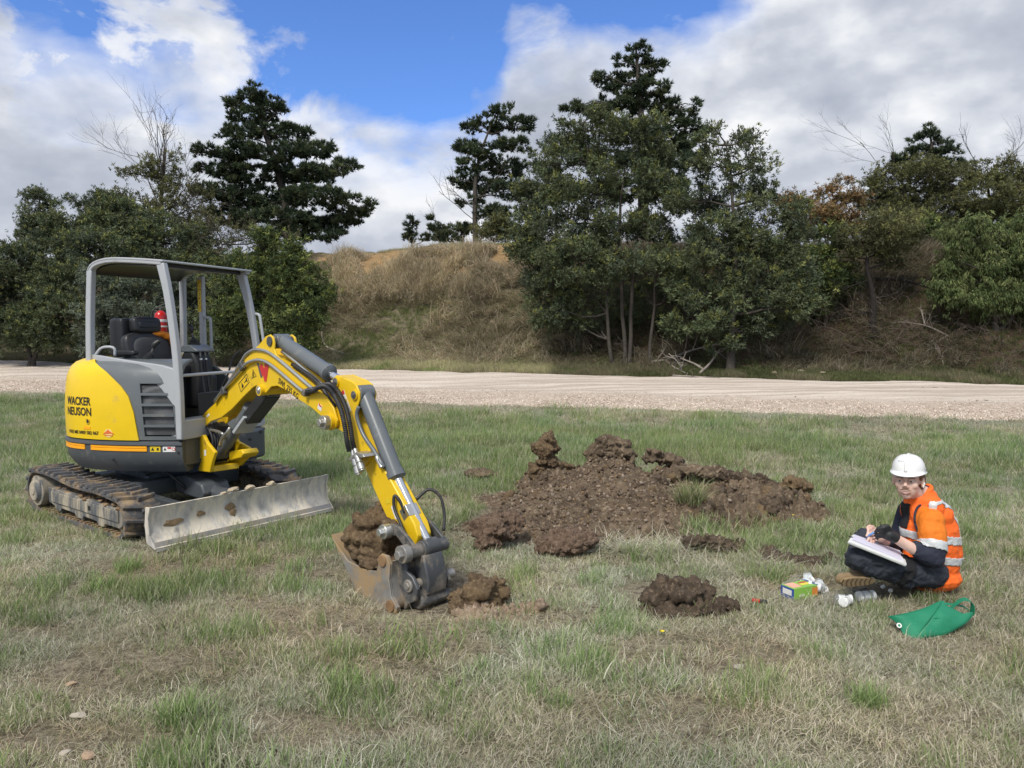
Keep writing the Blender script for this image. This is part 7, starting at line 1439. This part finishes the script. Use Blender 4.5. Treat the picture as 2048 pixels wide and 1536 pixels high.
# glove box
A = g3(1588, 1207); Bc = g3(1641, 1196); ex = nrm((Bc-A)*[1, 1, 0]); ey = np.array([-ex[1], ex[0], 0]); LX, LY, LZ = .185, .105, .070
BX = lambda V: A+np.outer(V[:, 0], ex)+np.outer(V[:, 1], ey)+np.outer(V[:, 2], (0, 0, 1.))
bx = empty('glove_box', A, 'open lime green and blue cardboard glove box lying on the grass', 'box')
LIME = pbr('lime_card', (.26, .50, .08), .5, var=.05); BLUE = pbr('blue_card', (.03, .08, .32), .45, var=.05); PINK = pbr('salmon_print', (.80, .42, .30), .5, var=.1); YEL = pbr('yellow_print', (.82, .66, .08), .5)
for nm, a_, b_, mt in [('front_panel', (0, 0, 0), (LX, .002, LZ), LIME), ('back_panel', (0, LY-.002, 0), (LX, LY, LZ), BLUE), ('end_panel', (0, .0022, 0), (.002, LY-.0022, LZ), BLUE), ('end_panel', (LX-.002, .0022, 0), (LX, LY-.0022, LZ), BLUE), ('top_panel', (.0, .0, LZ+.0005), (LX, LY, LZ+.0025), LIME)]:
    f = MB(BX); f.box(a_, b_); f.build(nm, mt, bx, 30)
for nm, a_, b_, mt in [('picture_print', (.012, .02, LZ+.0027), (.085, .095, LZ+.0032), PINK), ('yellow_print', (.10, .035, LZ+.0027), (.175, .06, LZ+.0032), YEL), ('red_print', (.105, .066, LZ+.0027), (.17, .082, LZ+.0032), REDM), ('blue_print', (.178, .004, LZ+.0027), (.198, .11, LZ+.0032), BLUE), ('white_print', (.04, -.0008, .02), (.085, -.0002, .034), pbr('pale_green_print', (.62, .75, .5), .5)), ('orange_print', (.145, -.0008, .012), (.19, -.0002, .060), pbr('orange_print', (.75, .26, .05), .5)), ('white_print', (LX+.0002, .02, .02), (LX+.0008, .09, .055), WHT), ('white_print', (-.0008, .02, .025), (-.0002, .09, .058), WHT)]:
    f = MB(BX); f.box(a_, b_); f.build(nm, mt, bx, 30)
f = MB(BX); f.prism([(.0, LZ+.003), (.10, LZ+.045), (.16, LZ+.04), (.12, LZ+.005)], LY-.012, LY-.004); f.build('glove_tissue', CLR, bx, 30, bevel=.002)
# small things
q = g3(1706, 1196, .03); f = MB(); f.tube([q, q+[.09, .03, .004]], .0065, 10); o = f.build('marker_pen', BK, None, 40, rl=q.tolist()); meta(o, 'black marker pen lying on the grass behind the jars', 'pen')
q = g3(1516, 1216, .028); t = empty('pocket_tool', q, 'small red and black tool lying in the grass left of the glove box', 'tool'); f = MB(); f.obox(q+[-.012, 0, 0], (.022, -.006, .0), (.003, .011, 0), (0, 0, .008)); f.build('red_cap', REDM, t, 30, bevel=.003); f = MB(); f.obox(q+[.025, -.010, -.002], (.022, -.006, 0), (.003, .011, 0), (0, 0, .008)); f.build('black_grip', BK, t, 30, bevel=.003)
for (px, py, lb) in [(1763, 1187, 'small white cap standing in the grass beside the jars'), (1778, 1194, 'small white cap lying nearest the green bag')]:
    q = g3(px, py, .02); f = MB(); f.lathe([(.010, 0), (.011, .002), (.011, .02), (.008, .024)], q, (.5, -.5, .7), 16); o = f.build('bottle_cap', LID, None, 40, rl=q.tolist()); meta(o, lb, 'cap', 'small white caps in the grass')
# green tote bag: a soft folded body and two strap loops
GB = pbr('green_bag_fabric', (.010, .205, .105), .7, var=.1, vs_=8, bmp=.0012, bsc=240)
ou = [(1775, 1233), (1815, 1225), (1850, 1215), (1883, 1201), (1893, 1210), (1906, 1217), (1930, 1228), (1945, 1224), (1944, 1234), (1925, 1252), (1890, 1270), (1855, 1279), (1824, 1286), (1814, 1281), (1803, 1262), (1794, 1247)]
dbot = float(onz(1830, 1286)[1]); D_ = lambda py: dbot+.02+(1286-py)/86*.20
O3 = np.array([ond(px, py, D_(py)) for px, py in ou]); O3 = spline(np.vstack([O3, O3[:1]]), 65)[:-1]; n = len(O3)
cen = O3.mean(0); nrmv = nrm(np.array([-.12, -.85, .52])); nR = 12; V = []; F = []
for sgn in (1, -1):
    for k in range(nR):
        t = k/nR; ring_ = O3*(1-t)+cen*t; edge_ = math.sqrt(1-(1-t)**2)
        x_ = (ring_-cen)@np.array([1., 0, 0]); z_ = (ring_-cen)@np.array([0, 0, 1.]); fold = .010*np.sin((x_*.7+z_*1.2)*38)+.008*np.sin((x_-z_*1.6)*30+1)-.008*np.exp(-((x_*.8+z_-.03)/.012)**2)
        V.append(ring_+nrmv*sgn*(.045*edge_+(fold*edge_)[:, None] if False else 0)+nrmv*((.045*edge_*sgn)+(fold*edge_ if sgn > 0 else 0*fold))[:, None])
    V.append((cen+nrmv*sgn*.045)[None])
V = np.vstack(V); half = nR*n+1
for h_ in (0, 1):
    o_ = h_*half
    for k in range(nR-1):
        for i in range(n): F.append((o_+k*n+i, o_+k*n+(i+1) % n, o_+(k+1)*n+(i+1) % n, o_+(k+1)*n+i))
    for i in range(n): F.append((o_+(nR-1)*n+i, o_+(nR-1)*n+(i+1) % n, o_+nR*n))
root = empty('tote_bag', O3[40], 'crumpled green fabric tote bag lying on the grass in front of the sitting person', 'bag'); f = MB(); f.add(V, F); f.build('bag_body', GB, root, 60)
def strap(pts, w, name='handle'):
    P = spline([J(*p) for p in pts], 26); T = nrm(np.gradient(P, axis=0)); wd = nrm(np.cross(T, np.array([.15, -.8, .55]))*.2+np.array([.25, .9, .2])); G = np.stack([P-wd*w/2, P+wd*w/2], 1); f = MB(); Nn = np.repeat(nrm(np.cross(T, wd))[:, None], 2, 1); f.shell(G, Nn, .002); f.build(name, GB, root, 60)
d0 = D_(1215); strap([(1898, 1222, d0), (1906, 1212, d0+.02), (1918, 1202, d0+.03), (1930, 1198, d0+.03), (1941, 1202, d0+.02), (1946, 1212, d0), (1944, 1228, d0)], .045); strap([(1880, 1206, d0+.05), (1900, 1208, d0+.06), (1925, 1212, d0+.06), (1938, 1220, d0+.05)], .03)
f = MB(); q = ond(1883, 1203, D_(1203)-.035); f.tube([q, ond(1866, 1228, D_(1228)-.058), ond(1845, 1255, D_(1255)-.05), ond(1824, 1284, D_(1284)-.01)], .0025, 6, 20); f.build('seam', GB, root, 180)
f = MB(); c = ond(1798, 1251, D_(1251)-.022); f.cyl(c, c+nrmv*.003, .013, n=20); f.build('round_print', WHT, root, 35); f = MB(); f.cyl(c+nrmv*.003, c+nrmv*.004, .007, n=8); f.build('print_mark', GB, root, 35)
